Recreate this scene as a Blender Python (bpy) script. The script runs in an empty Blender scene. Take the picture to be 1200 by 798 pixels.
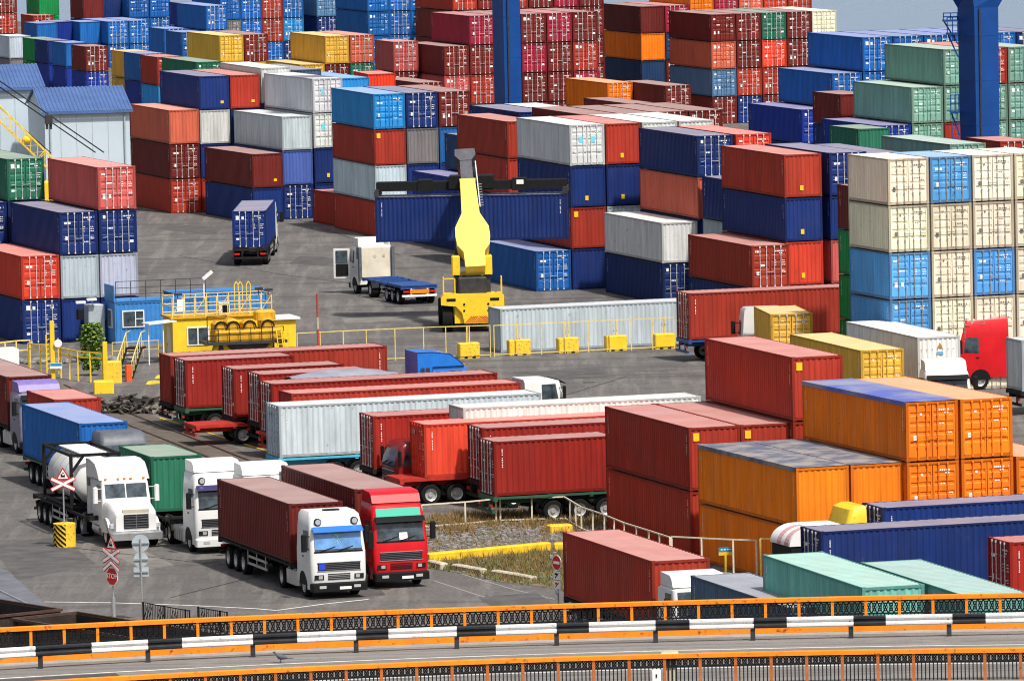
import bpy, math, random
from mathutils import Vector, Matrix
random.seed(7)
scene = bpy.context.scene
COL = scene.collection
PI = math.pi
R = math.radians

# ---------------------------------------------------------------- camera geometry (metres, camera over the origin)
FPX, PITCH, ROLL, CAMH = 8659.77, 0.08208425, -0.02252277, 37.0446
_c, _s, _cr, _sr = math.cos(PITCH), math.sin(PITCH), math.cos(ROLL), math.sin(ROLL)
def at(px, py, z=0.0):
    """world point at height z that the photograph shows at pixel (px, py)"""
    u, v = px - 600.0, py - 399.0
    u, v = u * _cr + v * _sr, -u * _sr + v * _cr
    d = Vector((u, FPX * _c - v * _s, -FPX * _s - v * _c))
    t = (z - CAMH) / d.z
    return Vector((d.x * t, d.y * t, z))
def ax(h):
    return Vector((math.cos(h), math.sin(h), 0)), Vector((-math.sin(h), math.cos(h), 0))
H0 = 0.3066

# ---------------------------------------------------------------- object bookkeeping
def tag(o, label=None, cat=None, group=None, kind=None):
    if label: o['label'] = label
    if cat: o['category'] = cat
    if group: o['group'] = group
    if kind: o['kind'] = kind
    return o
def empty(name, loc, rz=0.0):
    o = bpy.data.objects.new(name, None)
    o.empty_display_size = 0.5
    COL.objects.link(o)
    o.location = loc
    o.rotation_euler = (0, 0, rz)
    return o
def thing(name, label, cat, loc=(0, 0, 0), rz=0.0, group=None):
    return tag(empty(name, loc, rz), label, cat, group)
def link(name, me, parent=None, loc=None, color=None):
    o = bpy.data.objects.new(name, me)
    COL.objects.link(o)
    if parent: o.parent = parent
    if loc is not None: o.location = loc
    if color is not None: o.color = color
    return o
def copy_tree(o, parent=None):
    c = o.copy()
    COL.objects.link(c)
    if parent: c.parent = parent
    for ch in list(o.children): copy_tree(ch, c)
    return c

class MB:
    """collects boxes, bars, tubes and sheets into one mesh"""
    def __init__(s): s.v = []; s.f = []; s.m = []
    def add(s, vs, fs, m=0):
        k = len(s.v)
        s.v += [tuple(v) for v in vs]
        for f in fs:
            s.f.append(tuple(i + k for i in f)); s.m.append(m)
        return s
    def quad(s, a, b, c, d, m=0): return s.add([a, b, c, d], [(0, 1, 2, 3)], m)
    def box(s, x0, x1, y0, y1, z0, z1, m=0):
        v = [(x0,y0,z0),(x1,y0,z0),(x1,y1,z0),(x0,y1,z0),(x0,y0,z1),(x1,y0,z1),(x1,y1,z1),(x0,y1,z1)]
        return s.add(v, [(0,3,2,1),(4,5,6,7),(0,1,5,4),(1,2,6,5),(2,3,7,6),(3,0,4,7)], m)
    def bbox(s, x0, x1, y0, y1, z0, z1, b=0.03, m=0):
        """box with chamfered vertical and top edges"""
        r0 = [(x0+b,y0),(x1-b,y0),(x1,y0+b),(x1,y1-b),(x1-b,y1),(x0+b,y1),(x0,y1-b),(x0,y0+b)]
        def ins(p):
            cx, cy = (x0+x1)/2, (y0+y1)/2
            return (p[0]-b if p[0] > cx else p[0]+b, p[1]-b if p[1] > cy else p[1]+b)
        rings = [[(p[0],p[1],z0) for p in r0], [(p[0],p[1],z1-b) for p in r0], [(*ins(p),z1) for p in r0]]
        return s.loft(rings, m)
    def obar(s, p0, p1, w, h, m=0, up=(0,0,1)):
        """square bar between two points"""
        p0, p1 = Vector(p0), Vector(p1)
        d = (p1 - p0).normalized(); upv = Vector(up)
        if abs(d.dot(upv)) > 0.98: upv = Vector((0, 1, 0))
        a = d.cross(upv).normalized() * (w / 2); b = a.cross(d).normalized() * (h / 2)
        v = [p0-a-b, p0+a-b, p0+a+b, p0-a+b, p1-a-b, p1+a-b, p1+a+b, p1-a+b]
        return s.add(v, [(0,3,2,1),(4,5,6,7),(0,1,5,4),(1,2,6,5),(2,3,7,6),(3,0,4,7)], m)
    def cyl(s, p0, p1, r0, r1=None, n=12, m=0, caps=True):
        p0, p1 = Vector(p0), Vector(p1)
        r1 = r0 if r1 is None else r1
        d = (p1 - p0).normalized()
        u = Vector((0,0,1)) if abs(d.z) < 0.9 else Vector((1,0,0))
        a = d.cross(u).normalized(); b = d.cross(a).normalized()
        v = []
        for i in range(n):
            t = 2*PI*i/n; o = a*math.cos(t) + b*math.sin(t)
            v.append(p0 + o*r0); v.append(p1 + o*r1)
        f = [(2*i, 2*i+1, (2*i+3) % (2*n), (2*i+2) % (2*n)) for i in range(n)]
        if caps: f += [tuple(range(0, 2*n, 2)), tuple(range(2*n-1, 0, -2))]
        return s.add(v, f, m)
    def loft(s, rings, m=0, caps=True, closed=True):
        n = len(rings[0]); v = [p for r in rings for p in r]; f = []
        for k in range(len(rings)-1):
            for i in range(n if closed else n-1):
                j = (i+1) % n
                f.append((k*n+i, k*n+j, (k+1)*n+j, (k+1)*n+i))
        if caps and closed:
            f += [tuple(range(n-1, -1, -1)), tuple(range((len(rings)-1)*n, len(rings)*n))]
        return s.add(v, f, m)
    def prism(s, poly, x0, x1, m=0, axis='x'):
        """polygon of (y,z) extruded along x (or (x,z) along y)"""
        if axis == 'x': a = [(x0,p[0],p[1]) for p in poly]; b = [(x1,p[0],p[1]) for p in poly]
        elif axis == 'y': a = [(p[0],x0,p[1]) for p in poly]; b = [(p[0],x1,p[1]) for p in poly]
        else: a = [(p[0],p[1],x0) for p in poly]; b = [(p[0],p[1],x1) for p in poly]
        return s.loft([a, b], m)
    def ball(s, c, rx, ry, rz, n=10, k=6, m=0):
        rings = []
        for i in range(k+1):
            t = -PI/2 + PI*i/k; cr = max(math.cos(t), 0.02)
            rings.append([(c[0]+rx*cr*math.cos(2*PI*j/n), c[1]+ry*cr*math.sin(2*PI*j/n), c[2]+rz*math.sin(t)) for j in range(n)])
        return s.loft(rings, m)
    def mesh(s, name, mats, smooth=None, fix=True):
        me = bpy.data.meshes.new(name)
        me.from_pydata(s.v, [], s.f)
        for mt in (mats if isinstance(mats, (list, tuple)) else [mats]): me.materials.append(mt)
        me.polygons.foreach_set('material_index', s.m)
        if fix:
            import bmesh
            bm = bmesh.new(); bm.from_mesh(me)
            bmesh.ops.recalc_face_normals(bm, faces=bm.faces[:])
            bm.to_mesh(me); bm.free()
        if smooth:
            me.polygons.foreach_set('use_smooth', [True]*len(me.polygons))
            me.set_sharp_from_angle(angle=R(smooth))
        me.update()
        return me
    def build(s, name, mats, parent=None, loc=None, smooth=None, color=None, fix=True):
        return link(name, s.mesh(name, mats, smooth, fix), parent, loc, color)

# ---------------------------------------------------------------- materials
def mat(name, col=(0.5,0.5,0.5), rough=0.5, metal=0.0, spec=0.3, noise=0.0, nscale=3.0, rust=0.0, bump=0.0, emis=None):
    m = bpy.data.materials.new(name); m.use_nodes = True
    nt = m.node_tree; p = nt.nodes['Principled BSDF']
    p.inputs['Base Color'].default_value = (*col, 1)
    p.inputs['Roughness'].default_value = rough
    p.inputs['Metallic'].default_value = metal
    p.inputs['Specular IOR Level'].default_value = spec
    N = nt.nodes.new
    if noise or rust or bump:
        tc = N('ShaderNodeTexCoord'); nz = N('ShaderNodeTexNoise')
        nz.inputs['Scale'].default_value = nscale; nz.inputs['Detail'].default_value = 6; nz.inputs['Roughness'].default_value = 0.6
        nt.links.new(tc.outputs['Object'], nz.inputs['Vector'])
        src = None
        if noise:
            mr = N('ShaderNodeMapRange'); mr.inputs[1].default_value = 0.3; mr.inputs[2].default_value = 0.7
            mr.inputs[3].default_value = 1-noise; mr.inputs[4].default_value = 1+noise
            nt.links.new(nz.outputs['Fac'], mr.inputs[0])
            mx = N('ShaderNodeMix'); mx.data_type = 'RGBA'; mx.blend_type = 'MULTIPLY'; mx.inputs[0].default_value = 1
            mx.inputs[6].default_value = (*col, 1)
            nt.links.new(mr.outputs[0], mx.inputs[7])
            src = mx.outputs[2]
        if rust:
            nz2 = N('ShaderNodeTexNoise'); nz2.inputs['Scale'].default_value = nscale*2.3; nz2.inputs['Detail'].default_value = 8
            nt.links.new(tc.outputs['Object'], nz2.inputs['Vector'])
            mr2 = N('ShaderNodeMapRange'); mr2.inputs[1].default_value = 0.60; mr2.inputs[2].default_value = 0.72
            mr2.inputs[3].default_value = 0; mr2.inputs[4].default_value = rust
            nt.links.new(nz2.outputs['Fac'], mr2.inputs[0])
            mx2 = N('ShaderNodeMix'); mx2.data_type = 'RGBA'
            mx2.inputs[6].default_value = (*col, 1); mx2.inputs[7].default_value = (0.11, 0.045, 0.02, 1)
            if src: nt.links.new(src, mx2.inputs[6])
            nt.links.new(mr2.outputs[0], mx2.inputs[0])
            src = mx2.outputs[2]
        if src: nt.links.new(src, p.inputs['Base Color'])
        if bump:
            b = N('ShaderNodeBump'); b.inputs['Strength'].default_value = bump; b.inputs['Distance'].default_value = 0.02
            nt.links.new(nz.outputs['Fac'], b.inputs['Height']); nt.links.new(b.outputs[0], p.inputs['Normal'])
    if emis:
        p.inputs['Emission Color'].default_value = (*emis, 1); p.inputs['Emission Strength'].default_value = 1
    return m

def container_paint(name, dust, rust_amt, rough=0.52, streak=0.25, darkrust=1.0, grime_shade=1.0, fixed=None, even=False):
    """weathered enamel whose colour is the object's own colour"""
    m = bpy.data.materials.new(name); m.use_nodes = True
    nt = m.node_tree; p = nt.nodes['Principled BSDF']; N = nt.nodes.new; Lk = nt.links.new
    oi = N('ShaderNodeObjectInfo'); tc = N('ShaderNodeTexCoord')
    vm = N('ShaderNodeVectorMath'); vm.operation = 'ADD'
    mul = N('ShaderNodeMath'); mul.operation = 'MULTIPLY'; mul.inputs[1].default_value = 57.0
    Lk(oi.outputs['Random'], mul.inputs[0]); Lk(tc.outputs['Object'], vm.inputs[0]); Lk(mul.outputs[0], vm.inputs[1])
    mp = N('ShaderNodeMapping'); mp.inputs['Scale'].default_value = (1.6, 1.6, 0.35) if streak else (1, 1, 1)
    Lk(vm.outputs[0], mp.inputs['Vector'])
    n1 = N('ShaderNodeTexNoise'); n1.inputs['Scale'].default_value = 0.9; n1.inputs['Detail'].default_value = 7; n1.inputs['Roughness'].default_value = 0.65
    Lk(mp.outputs[0], n1.inputs['Vector'])
    mr = N('ShaderNodeMapRange'); mr.inputs[1].default_value = 0.3; mr.inputs[2].default_value = 0.7; mr.inputs[3].default_value = 0.80*grime_shade; mr.inputs[4].default_value = 1.14*grime_shade
    Lk(n1.outputs['Fac'], mr.inputs[0])
    mx = N('ShaderNodeMix'); mx.data_type = 'RGBA'; mx.blend_type = 'MULTIPLY'; mx.inputs[0].default_value = 1
    if fixed: mx.inputs[6].default_value = (*fixed, 1)
    else: Lk(oi.outputs['Color'], mx.inputs[6])
    Lk(mr.outputs[0], mx.inputs[7])
    # dirt running down the sheets
    if streak:
        mp2 = N('ShaderNodeMapping'); mp2.inputs['Scale'].default_value = (4, 4, 0.13); Lk(vm.outputs[0], mp2.inputs['Vector'])
        n4 = N('ShaderNodeTexNoise'); n4.inputs['Scale'].default_value = 1.0; n4.inputs['Detail'].default_value = 5; n4.inputs['Roughness'].default_value = 0.7; Lk(mp2.outputs[0], n4.inputs['Vector'])
        mr4 = N('ShaderNodeMapRange'); mr4.inputs[1].default_value = 0.42; mr4.inputs[2].default_value = 0.72; mr4.inputs[3].default_value = 1.0; mr4.inputs[4].default_value = 0.74; Lk(n4.outputs['Fac'], mr4.inputs[0])
        mx4 = N('ShaderNodeMix'); mx4.data_type = 'RGBA'; mx4.blend_type = 'MULTIPLY'; mx4.inputs[0].default_value = 1
        Lk(mx.outputs[2], mx4.inputs[6]); Lk(mr4.outputs[0], mx4.inputs[7]); mx = mx4
    # chalky dust
    n2 = N('ShaderNodeTexNoise'); n2.inputs['Scale'].default_value = 0.55; n2.inputs['Detail'].default_value = 5
    Lk(vm.outputs[0], n2.inputs['Vector'])
    mr2 = N('ShaderNodeMapRange'); mr2.inputs[1].default_value = 0.35; mr2.inputs[2].default_value = 0.7; mr2.inputs[3].default_value = dust*(0.85 if even else 0.6); mr2.inputs[4].default_value = dust*(1.1 if even else 1.25)
    Lk(n2.outputs['Fac'], mr2.inputs[0])
    mx2 = N('ShaderNodeMix'); mx2.data_type = 'RGBA'; mx2.inputs[7].default_value = (0.66, 0.58, 0.54, 1)
    Lk(mx.outputs[2], mx2.inputs[6]); Lk(mr2.outputs[0], mx2.inputs[0])
    # rust blooms
    n3 = N('ShaderNodeTexNoise'); n3.inputs['Scale'].default_value = 2.2; n3.inputs['Detail'].default_value = 9; n3.inputs['Roughness'].default_value = 0.7
    Lk(vm.outputs[0], n3.inputs['Vector'])
    mr3 = N('ShaderNodeMapRange'); mr3.inputs[1].default_value = 0.62; mr3.inputs[2].default_value = 0.74; mr3.inputs[3].default_value = 0; mr3.inputs[4].default_value = rust_amt
    Lk(n3.outputs['Fac'], mr3.inputs[0])
    mx3 = N('ShaderNodeMix'); mx3.data_type = 'RGBA'; mx3.inputs[7].default_value = (0.10*darkrust, 0.045*darkrust, 0.025*darkrust, 1)
    Lk(mx2.outputs[2], mx3.inputs[6]); Lk(mr3.outputs[0], mx3.inputs[0])
    Lk(mx3.outputs[2], p.inputs['Base Color'])
    p.inputs['Roughness'].default_value = rough
    p.inputs['Specular IOR Level'].default_value = 0.14
    return m

M = {}
M['cpaint'] = container_paint('container paint', 0.018, 0.75)
M['croof'] = container_paint('dusty roof paint', 0.38, 0.40, rough=0.5, streak=0, even=True)
M['cframe'] = container_paint('frame paint', 0.01, 0.95, rough=0.6, darkrust=0.5, grime_shade=0.62)  # frame colour darkened all over: grime plus painted-in shade of the gaps between tiers
M['rod'] = mat('galvanised rod', (0.66, 0.66, 0.65), 0.45, 0.2)
M['rodd'] = mat('worn rod', (0.30, 0.27, 0.23), 0.5, 0.3)
M['gasket'] = mat('rubber gasket', (0.02, 0.02, 0.02), 0.8)
M['mark'] = mat('white marking', (0.85, 0.85, 0.83), 0.6)
M['markd'] = mat('dark marking', (0.16, 0.15, 0.14), 0.6)
M['hiviz'] = mat('yellow sticker', (0.85, 0.52, 0.02), 0.5)
M['tyre'] = mat('tyre rubber', (0.014, 0.014, 0.014), 0.9, spec=0.1, noise=0.3, nscale=6)
M['rim'] = mat('wheel rim', (0.55, 0.55, 0.54), 0.4, 0.5, noise=0.25, nscale=8, rust=0.3)
M['chassis'] = mat('chassis black', (0.018, 0.017, 0.017), 0.7, spec=0.12, noise=0.4, nscale=4, rust=0.4)
M['chassis_red'] = mat('red chassis', (0.42, 0.03, 0.02), 0.5, noise=0.2, rust=0.6)
M['chassis_green'] = mat('green chassis', (0.03, 0.10, 0.06), 0.55, noise=0.2, rust=0.5)
M['chassis_cyan'] = mat('cyan chassis', (0.08, 0.42, 0.60), 0.5, noise=0.15, rust=0.3)
M['chassis_blue'] = mat('blue chassis', (0.02, 0.07, 0.25), 0.5, noise=0.2, rust=0.4)
M['glass'] = mat('windscreen glass', (0.045, 0.062, 0.075), 0.08, 0.0, 0.45, noise=0.8, nscale=2.2)
M['black'] = mat('black plastic', (0.010, 0.010, 0.011), 0.6, spec=0.15)
M['chrome'] = mat('bright metal', (0.62, 0.63, 0.64), 0.28, 0.8, noise=0.15, nscale=3)
M['lamp'] = mat('lamp lens', (0.52, 0.53, 0.52), 0.15, 0.2, 0.5)
M['redlamp'] = mat('tail lamp', (0.50, 0.02, 0.01), 0.2)
M['amber'] = mat('amber lamp', (0.80, 0.25, 0.02), 0.3)
M['white'] = mat('white truck paint', (0.70, 0.70, 0.69), 0.28, noise=0.06, nscale=1.2)
M['redcab'] = mat('red truck paint', (0.55, 0.012, 0.018), 0.25, noise=0.12, nscale=1.2)
M['darkred'] = mat('dark red truck paint', (0.17, 0.012, 0.014), 0.3, noise=0.2)
M['bluecab'] = mat('blue truck paint', (0.02, 0.17, 0.60), 0.25, noise=0.1)
M['purple'] = mat('purple truck paint', (0.20, 0.15, 0.42), 0.4, noise=0.15)
M['greycab'] = mat('grey truck paint', (0.10, 0.11, 0.13), 0.45, noise=0.2)
M['teal'] = mat('teal visor', (0.02, 0.40, 0.27), 0.35)
M['bluevisor'] = mat('blue visor', (0.03, 0.16, 0.55), 0.3)
M['grille'] = mat('grille', (0.018, 0.018, 0.02), 0.6, spec=0.15)
M['yellow'] = mat('machine yellow', (0.82, 0.55, 0.03), 0.42, noise=0.10, nscale=1.5, rust=0.35)
M['boom_yellow'] = mat('boom yellow', (0.86, 0.64, 0.11), 0.42, noise=0.06, nscale=1.2, rust=0.12)
M['yellow_worn'] = mat('worn yellow paint', (0.80, 0.52, 0.04), 0.6, noise=0.18, nscale=4, rust=0.8)
M['rail_yellow'] = mat('pale yellow rail paint', (0.72, 0.55, 0.16), 0.55, noise=0.2, nscale=3, rust=0.55)
M['rail_white'] = mat('off white rail paint', (0.66, 0.60, 0.46), 0.55, noise=0.2, nscale=3, rust=0.5)
M['oldyellow'] = mat('ochre machine paint', (0.62, 0.33, 0.02), 0.55, noise=0.25, nscale=2, rust=0.7)
M['steel_dark'] = mat('dark steel', (0.05, 0.05, 0.055), 0.5, 0.3, noise=0.3, nscale=2, rust=0.4)
M['steel_grey'] = mat('grey steel', (0.16, 0.16, 0.18), 0.45, 0.4, noise=0.2, nscale=2)
M['cranblue'] = mat('crane blue paint', (0.006, 0.055, 0.24), 0.4, noise=0.12, nscale=0.7, rust=0.08)
M['concrete'] = mat('concrete', (0.30, 0.29, 0.27), 0.85, noise=0.2, nscale=1.5, bump=0.3)
M['orange'] = mat('orange rail paint', (0.85, 0.235, 0.010), 0.5, noise=0.14, nscale=2.5, rust=0.85)
M['ironblack'] = mat('black ironwork', (0.012, 0.012, 0.013), 0.6, 0.0, 0.15, noise=0.3, nscale=5)
M['beamw'] = mat('white beam paint', (0.74, 0.74, 0.73), 0.45, 0.1, noise=0.08, nscale=2.5, rust=0.35)
M['beamk'] = mat('black beam paint', (0.022, 0.024, 0.028), 0.4, 0.1, noise=0.3, nscale=2.5)
M['galv'] = mat('galvanised steel', (0.45, 0.46, 0.46), 0.45, 0.6, noise=0.15, nscale=3)
M['signred'] = mat('sign red', (0.55, 0.02, 0.015), 0.4)
M['signwhite'] = mat('sign white', (0.80, 0.80, 0.78), 0.45, noise=0.06, nscale=3)
M['signblue'] = mat('sign blue', (0.02, 0.25, 0.50), 0.4)
M['signback'] = mat('sign back grey', (0.42, 0.48, 0.52), 0.5, 0.2, noise=0.12, nscale=4)
M['cladding'] = mat('pale blue cladding', (0.50, 0.59, 0.65), 0.55, noise=0.05, nscale=0.6)
M['roofblue'] = mat('blue profiled roof', (0.075, 0.135, 0.31), 0.45, noise=0.15, nscale=0.8)
M['cabinblue'] = mat('cabin blue paint', (0.04, 0.20, 0.50), 0.5, noise=0.15, nscale=1.5, rust=0.3)
M['frame_white'] = mat('window frame white', (0.75, 0.75, 0.74), 0.5)
M['wood'] = mat('dark weathered scrap', (0.055, 0.048, 0.042), 0.85, noise=0.5, nscale=2)
M['scrapl'] = mat('pale scrap', (0.22, 0.20, 0.17), 0.85, noise=0.4, nscale=2)
M['tarpblue'] = mat('blue tarpaulin', (0.09, 0.13, 0.42), 0.6, noise=0.25, nscale=1.0)
M['tarpgrey'] = mat('grey tarpaulin', (0.26, 0.26, 0.29), 0.7, noise=0.35, nscale=0.9)
M['tarpbeige'] = mat('grey blue tarpaulin', (0.24, 0.24, 0.29), 0.7, noise=0.2, nscale=0.9)
M['leaf'] = mat('leaves', (0.10, 0.19, 0.035), 0.6, noise=0.5, nscale=2.5)
M['leafl'] = mat('pale leaves', (0.24, 0.32, 0.04), 0.6, noise=0.4, nscale=2.5)
M['bark'] = mat('bark', (0.09, 0.06, 0.04), 0.9, noise=0.3, nscale=5)
M['drygrass'] = mat('dry grass', (0.24, 0.15, 0.055), 0.9, noise=0.45, nscale=1.2)
M['greengrass'] = mat('green weeds', (0.13, 0.15, 0.04), 0.9, noise=0.4, nscale=1.2)
M['rubble'] = mat('rubble', (0.20, 0.19, 0.185), 0.9, noise=0.6, nscale=3)
M['wagon'] = mat('wagon brown black', (0.03, 0.022, 0.02), 0.7, noise=0.4, nscale=1.2, rust=0.7)
M['railsteel'] = mat('rail steel', (0.12, 0.09, 0.07), 0.4, 0.5, noise=0.2, rust=0.4)
M['canvas'] = mat('white canopy cloth', (0.78, 0.76, 0.74), 0.6, noise=0.06)
M['pinkstripe'] = mat('faded pink stripe', (0.58, 0.33, 0.34), 0.6, noise=0.1)
M['feather'] = mat('pigeon feathers', (0.10, 0.10, 0.12), 0.7, noise=0.3, nscale=20)
M['beigebox'] = mat('beige cabinet paint', (0.50, 0.44, 0.33), 0.6, noise=0.1)
M['plate'] = mat('number plate', (0.78, 0.78, 0.75), 0.5)
M['paintline'] = mat('road line paint', (0.62, 0.61, 0.57), 0.7, noise=0.25, nscale=2)
M['kerbyellow'] = mat('yellow kerb paint', (0.75, 0.48, 0.02), 0.7, noise=0.25, nscale=2.5)
M['kerb'] = mat('pale kerb stone', (0.48, 0.43, 0.33), 0.85, noise=0.2, nscale=2)
M['galvcab'] = mat('silver grey truck paint', (0.20, 0.19, 0.26), 0.35, noise=0.15)
M['cyan'] = mat('cyan sticker', (0.16, 0.62, 0.75), 0.5)
M['amberd'] = mat('amber warning', (0.45, 0.22, 0.03), 0.5)
M['signblue3'] = mat('pale blue label', (0.15, 0.40, 0.65), 0.5)
# ---------------------------------------------------------------- shipping containers
PAL = {
 'r': ((0.40,0.036,0.018),'brick red'), 'm': ((0.165,0.016,0.013),'maroon'), 's': ((0.62,0.13,0.075),'salmon red'),
 'h': ((0.33,0.016,0.010),'deep red'),
 'z': ((0.70,0.055,0.026),'orange red'), 'o': ((0.93,0.215,0.006),'orange'), 'n': ((0.004,0.027,0.16),'navy blue'),
 'b': ((0.008,0.13,0.46),'royal blue'), 'v': ((0.006,0.035,0.31),'ultramarine'), 'l': ((0.02,0.27,0.68),'sky blue'),
 'c': ((0.09,0.34,0.76),'cornflower blue'), 'u': ((0.075,0.14,0.46),'periwinkle blue'), 'i': ((0.10,0.24,0.44),'steel blue'),
 'w': ((0.49,0.555,0.62),'pale grey'), 'g': ((0.21,0.21,0.205),'mid grey'), 'k': ((0.86,0.79,0.60),'cream'),
 'y': ((0.70,0.41,0.05),'ochre yellow'), 't': ((0.19,0.38,0.31),'pale green'), 'd': ((0.02,0.17,0.10),'dark green'),
 'e': ((0.0,0.26,0.06),'bright green'), 'p': ((0.54,0.10,0.09),'faded pink'), 'q': ((0.36,0.014,0.045),'crimson'),
 'f': ((0.012,0.045,0.13),'slate blue'), 'x': ((0.82,0.05,0.015),'vivid red'), 'a': ((0.15,0.42,0.38),'turquoise'),
 'j': ((0.08,0.13,0.20),'blue grey'), 'W': ((0.70,0.71,0.69),'white'),
}
_cm = {}
def corrugated(b, x, sgn, y0, y1, z0, z1, along='y', depth=0.036, pitch=0.278, m=0):
    """trapezoid sheet standing at x (or y), corrugations vertical"""
    n = max(1, int(round((y1-y0)/pitch))); p = (y1-y0)/n; pts = []
    for i in range(n):
        t = y0 + i*p
        pts += [(t, 0), (t+0.26*p, 0), (t+0.5*p, depth), (t+0.76*p, depth)]
    pts.append((y1, 0))
    vs = []
    for t, d in pts:
        q = x - sgn*d
        vs += ([(q, t, z0), (q, t, z1)] if along == 'y' else [(t, q, z0), (t, q, z1)])
    b.add(vs, [(2*i, 2*i+2, 2*i+3, 2*i+1) for i in range(len(pts)-1)], m)

def walls_mb(L, hh, m=0, mk=1):
    b = MB(); a = L/2
    for sg in (-1, 1): corrugated(b, sg*1.200, sg, -a+0.12, a-0.12, 0.15, hh-0.09, 'y', m=m)
    rr = random.Random(int(L*7+hh*100))
    for sg in (-1, 1):           # column of identification letters near both ends
        for sy in (-1, 1):
            for i in range(11):
                if i in (4,): continue
                z = hh-0.42-i*0.082; y = sy*(a-0.42); x = sg*1.2035; w = rr.uniform(0.016, 0.030)
                b.add([(x, y-w, z), (x, y+w, z), (x, y+w, z+0.042), (x, y-w, z+0.042)], [(0, 1, 2, 3)], m+mk)
    corrugated(b, a-0.03, 1, -1.10, 1.10, 0.15, hh-0.10, 'x', m=m)
    return b
def frame_mb(L, hh, m=0, mk=1, b=None):
    b = b or MB(); a = L/2
    for sx in (-1, 1):
        for y0, y1 in ((-a+0.006, -a+0.125), (a-0.125, a-0.006)):
            xs = sorted((sx*1.214, sx*1.09)); b.box(xs[0], xs[1], y0, y1, 0.10, hh-0.10, m)
        xs = sorted((sx*1.205, sx*1.13)); b.box(xs[0], xs[1], -a+0.127, a-0.127, 0.02, 0.155, m)
        xs = sorted((sx*1.210, sx*1.15)); b.box(xs[0], xs[1], -a+0.127, a-0.127, hh-0.095, hh-0.012, m)
        for sy in (-1, 1):
            for z0, z1 in ((-0.004, 0.116), (hh-0.118, hh)):
                xs = sorted((sx*1.219, sx*1.055)); ys = sorted((sy*a, sy*(a-0.18)))
                b.box(xs[0], xs[1], ys[0], ys[1], z0, z1, m)
    for sy in (-1, 1):
        ys = sorted((sy*(a-0.010), sy*(a-0.11)))
        b.box(-1.05, 1.05, ys[0], ys[1], 0.02, 0.155, m); b.box(-1.05, 1.05, ys[0], ys[1], hh-0.115, hh-0.015, m)
    b.box(-1.12, 1.12, -a+0.13, a-0.13, 0.10, 0.14, mk)
    b.box(-1.085, 1.085, -a+0.115, -a+0.12, 0.16, hh-0.12, mk)
    return b
def roof_mb(L, hh, m=0, b=None):
    b = b or MB(); a = L/2 - 0.127
    n = int(L/0.42); p = 2*a/n; pts = []
    for i in range(n):
        t = -a + i*p; pts += [(t, 0), (t+0.35*p, 0), (t+0.5*p, 0.012), (t+0.85*p, 0.012)]
    pts.append((a, 0)); vs = []
    for t, d in pts: vs += [(-1.148, t, hh-0.030+d), (1.148, t, hh-0.030+d)]
    b.add(vs, [(2*i, 2*i+1, 2*i+3, 2*i+2) for i in range(len(pts)-1)], m)
    b.box(-1.05, 1.05, -L/2+0.112, -L/2+0.126, hh-0.06, hh-0.02, m)
    return b
def door_mb(L, hh, sx, m=0, b=None):
    """one leaf with pressed horizontal grooves; origin shared with the container"""
    b = b or MB(); yf = -L/2 + 0.045
    x0, x1 = sorted((sx*0.018, sx*1.082)); z0, z1 = 0.165, hh-0.125
    e = 0.07; xi0, xi1 = x0+e, x1-e; n = 5
    prof = [(z0, 0), (z0+0.09, 0)]
    step = (z1-z0-0.18)/n
    for i in range(n):
        zb = z0+0.09+i*step
        prof += [(zb+0.05, 0.038), (zb+0.14, 0.038), (zb+0.19, 0.006), (zb+step, 0.006)] if i else [(zb+step, 0.006)]
    prof += [(z1, 0)]
    vs = []
    for z, d in prof: vs += [(xi0, yf+d, z), (xi1, yf+d, z)]
    b.add(vs, [(2*i, 2*i+1, 2*i+3, 2*i+2) for i in range(len(prof)-1)], m)
    b.box(x0, xi0, yf-0.006, yf+0.045, z0, z1, m); b.box(xi1, x1, yf-0.006, yf+0.045, z0, z1, m)
    return b
RODX = (0.26, 0.68)
def rod_mb(L, hh, x, m=0, b=None):
    b = b or MB(); y = -L/2 - 0.012
    b.cyl((x, y, 0.07), (x, y, hh-0.05), 0.021, n=6, m=m)
    for z in (0.11, hh-0.10): b.box(x-0.042, x+0.042, y-0.03, y+0.03, z-0.05, z+0.05, m)
    for z in (0.62, hh-0.62): b.box(x-0.038, x+0.038, y-0.026, y+0.040, z-0.022, z+0.022, m)
    s = 1 if x < 0.0 else -1
    b.obar((x, y-0.03, 1.02), (x + s*0.30*(-1 if abs(x) < 0.4 else 1)*-1, y-0.03, 0.99), 0.022, 0.024, m)
    return b
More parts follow.
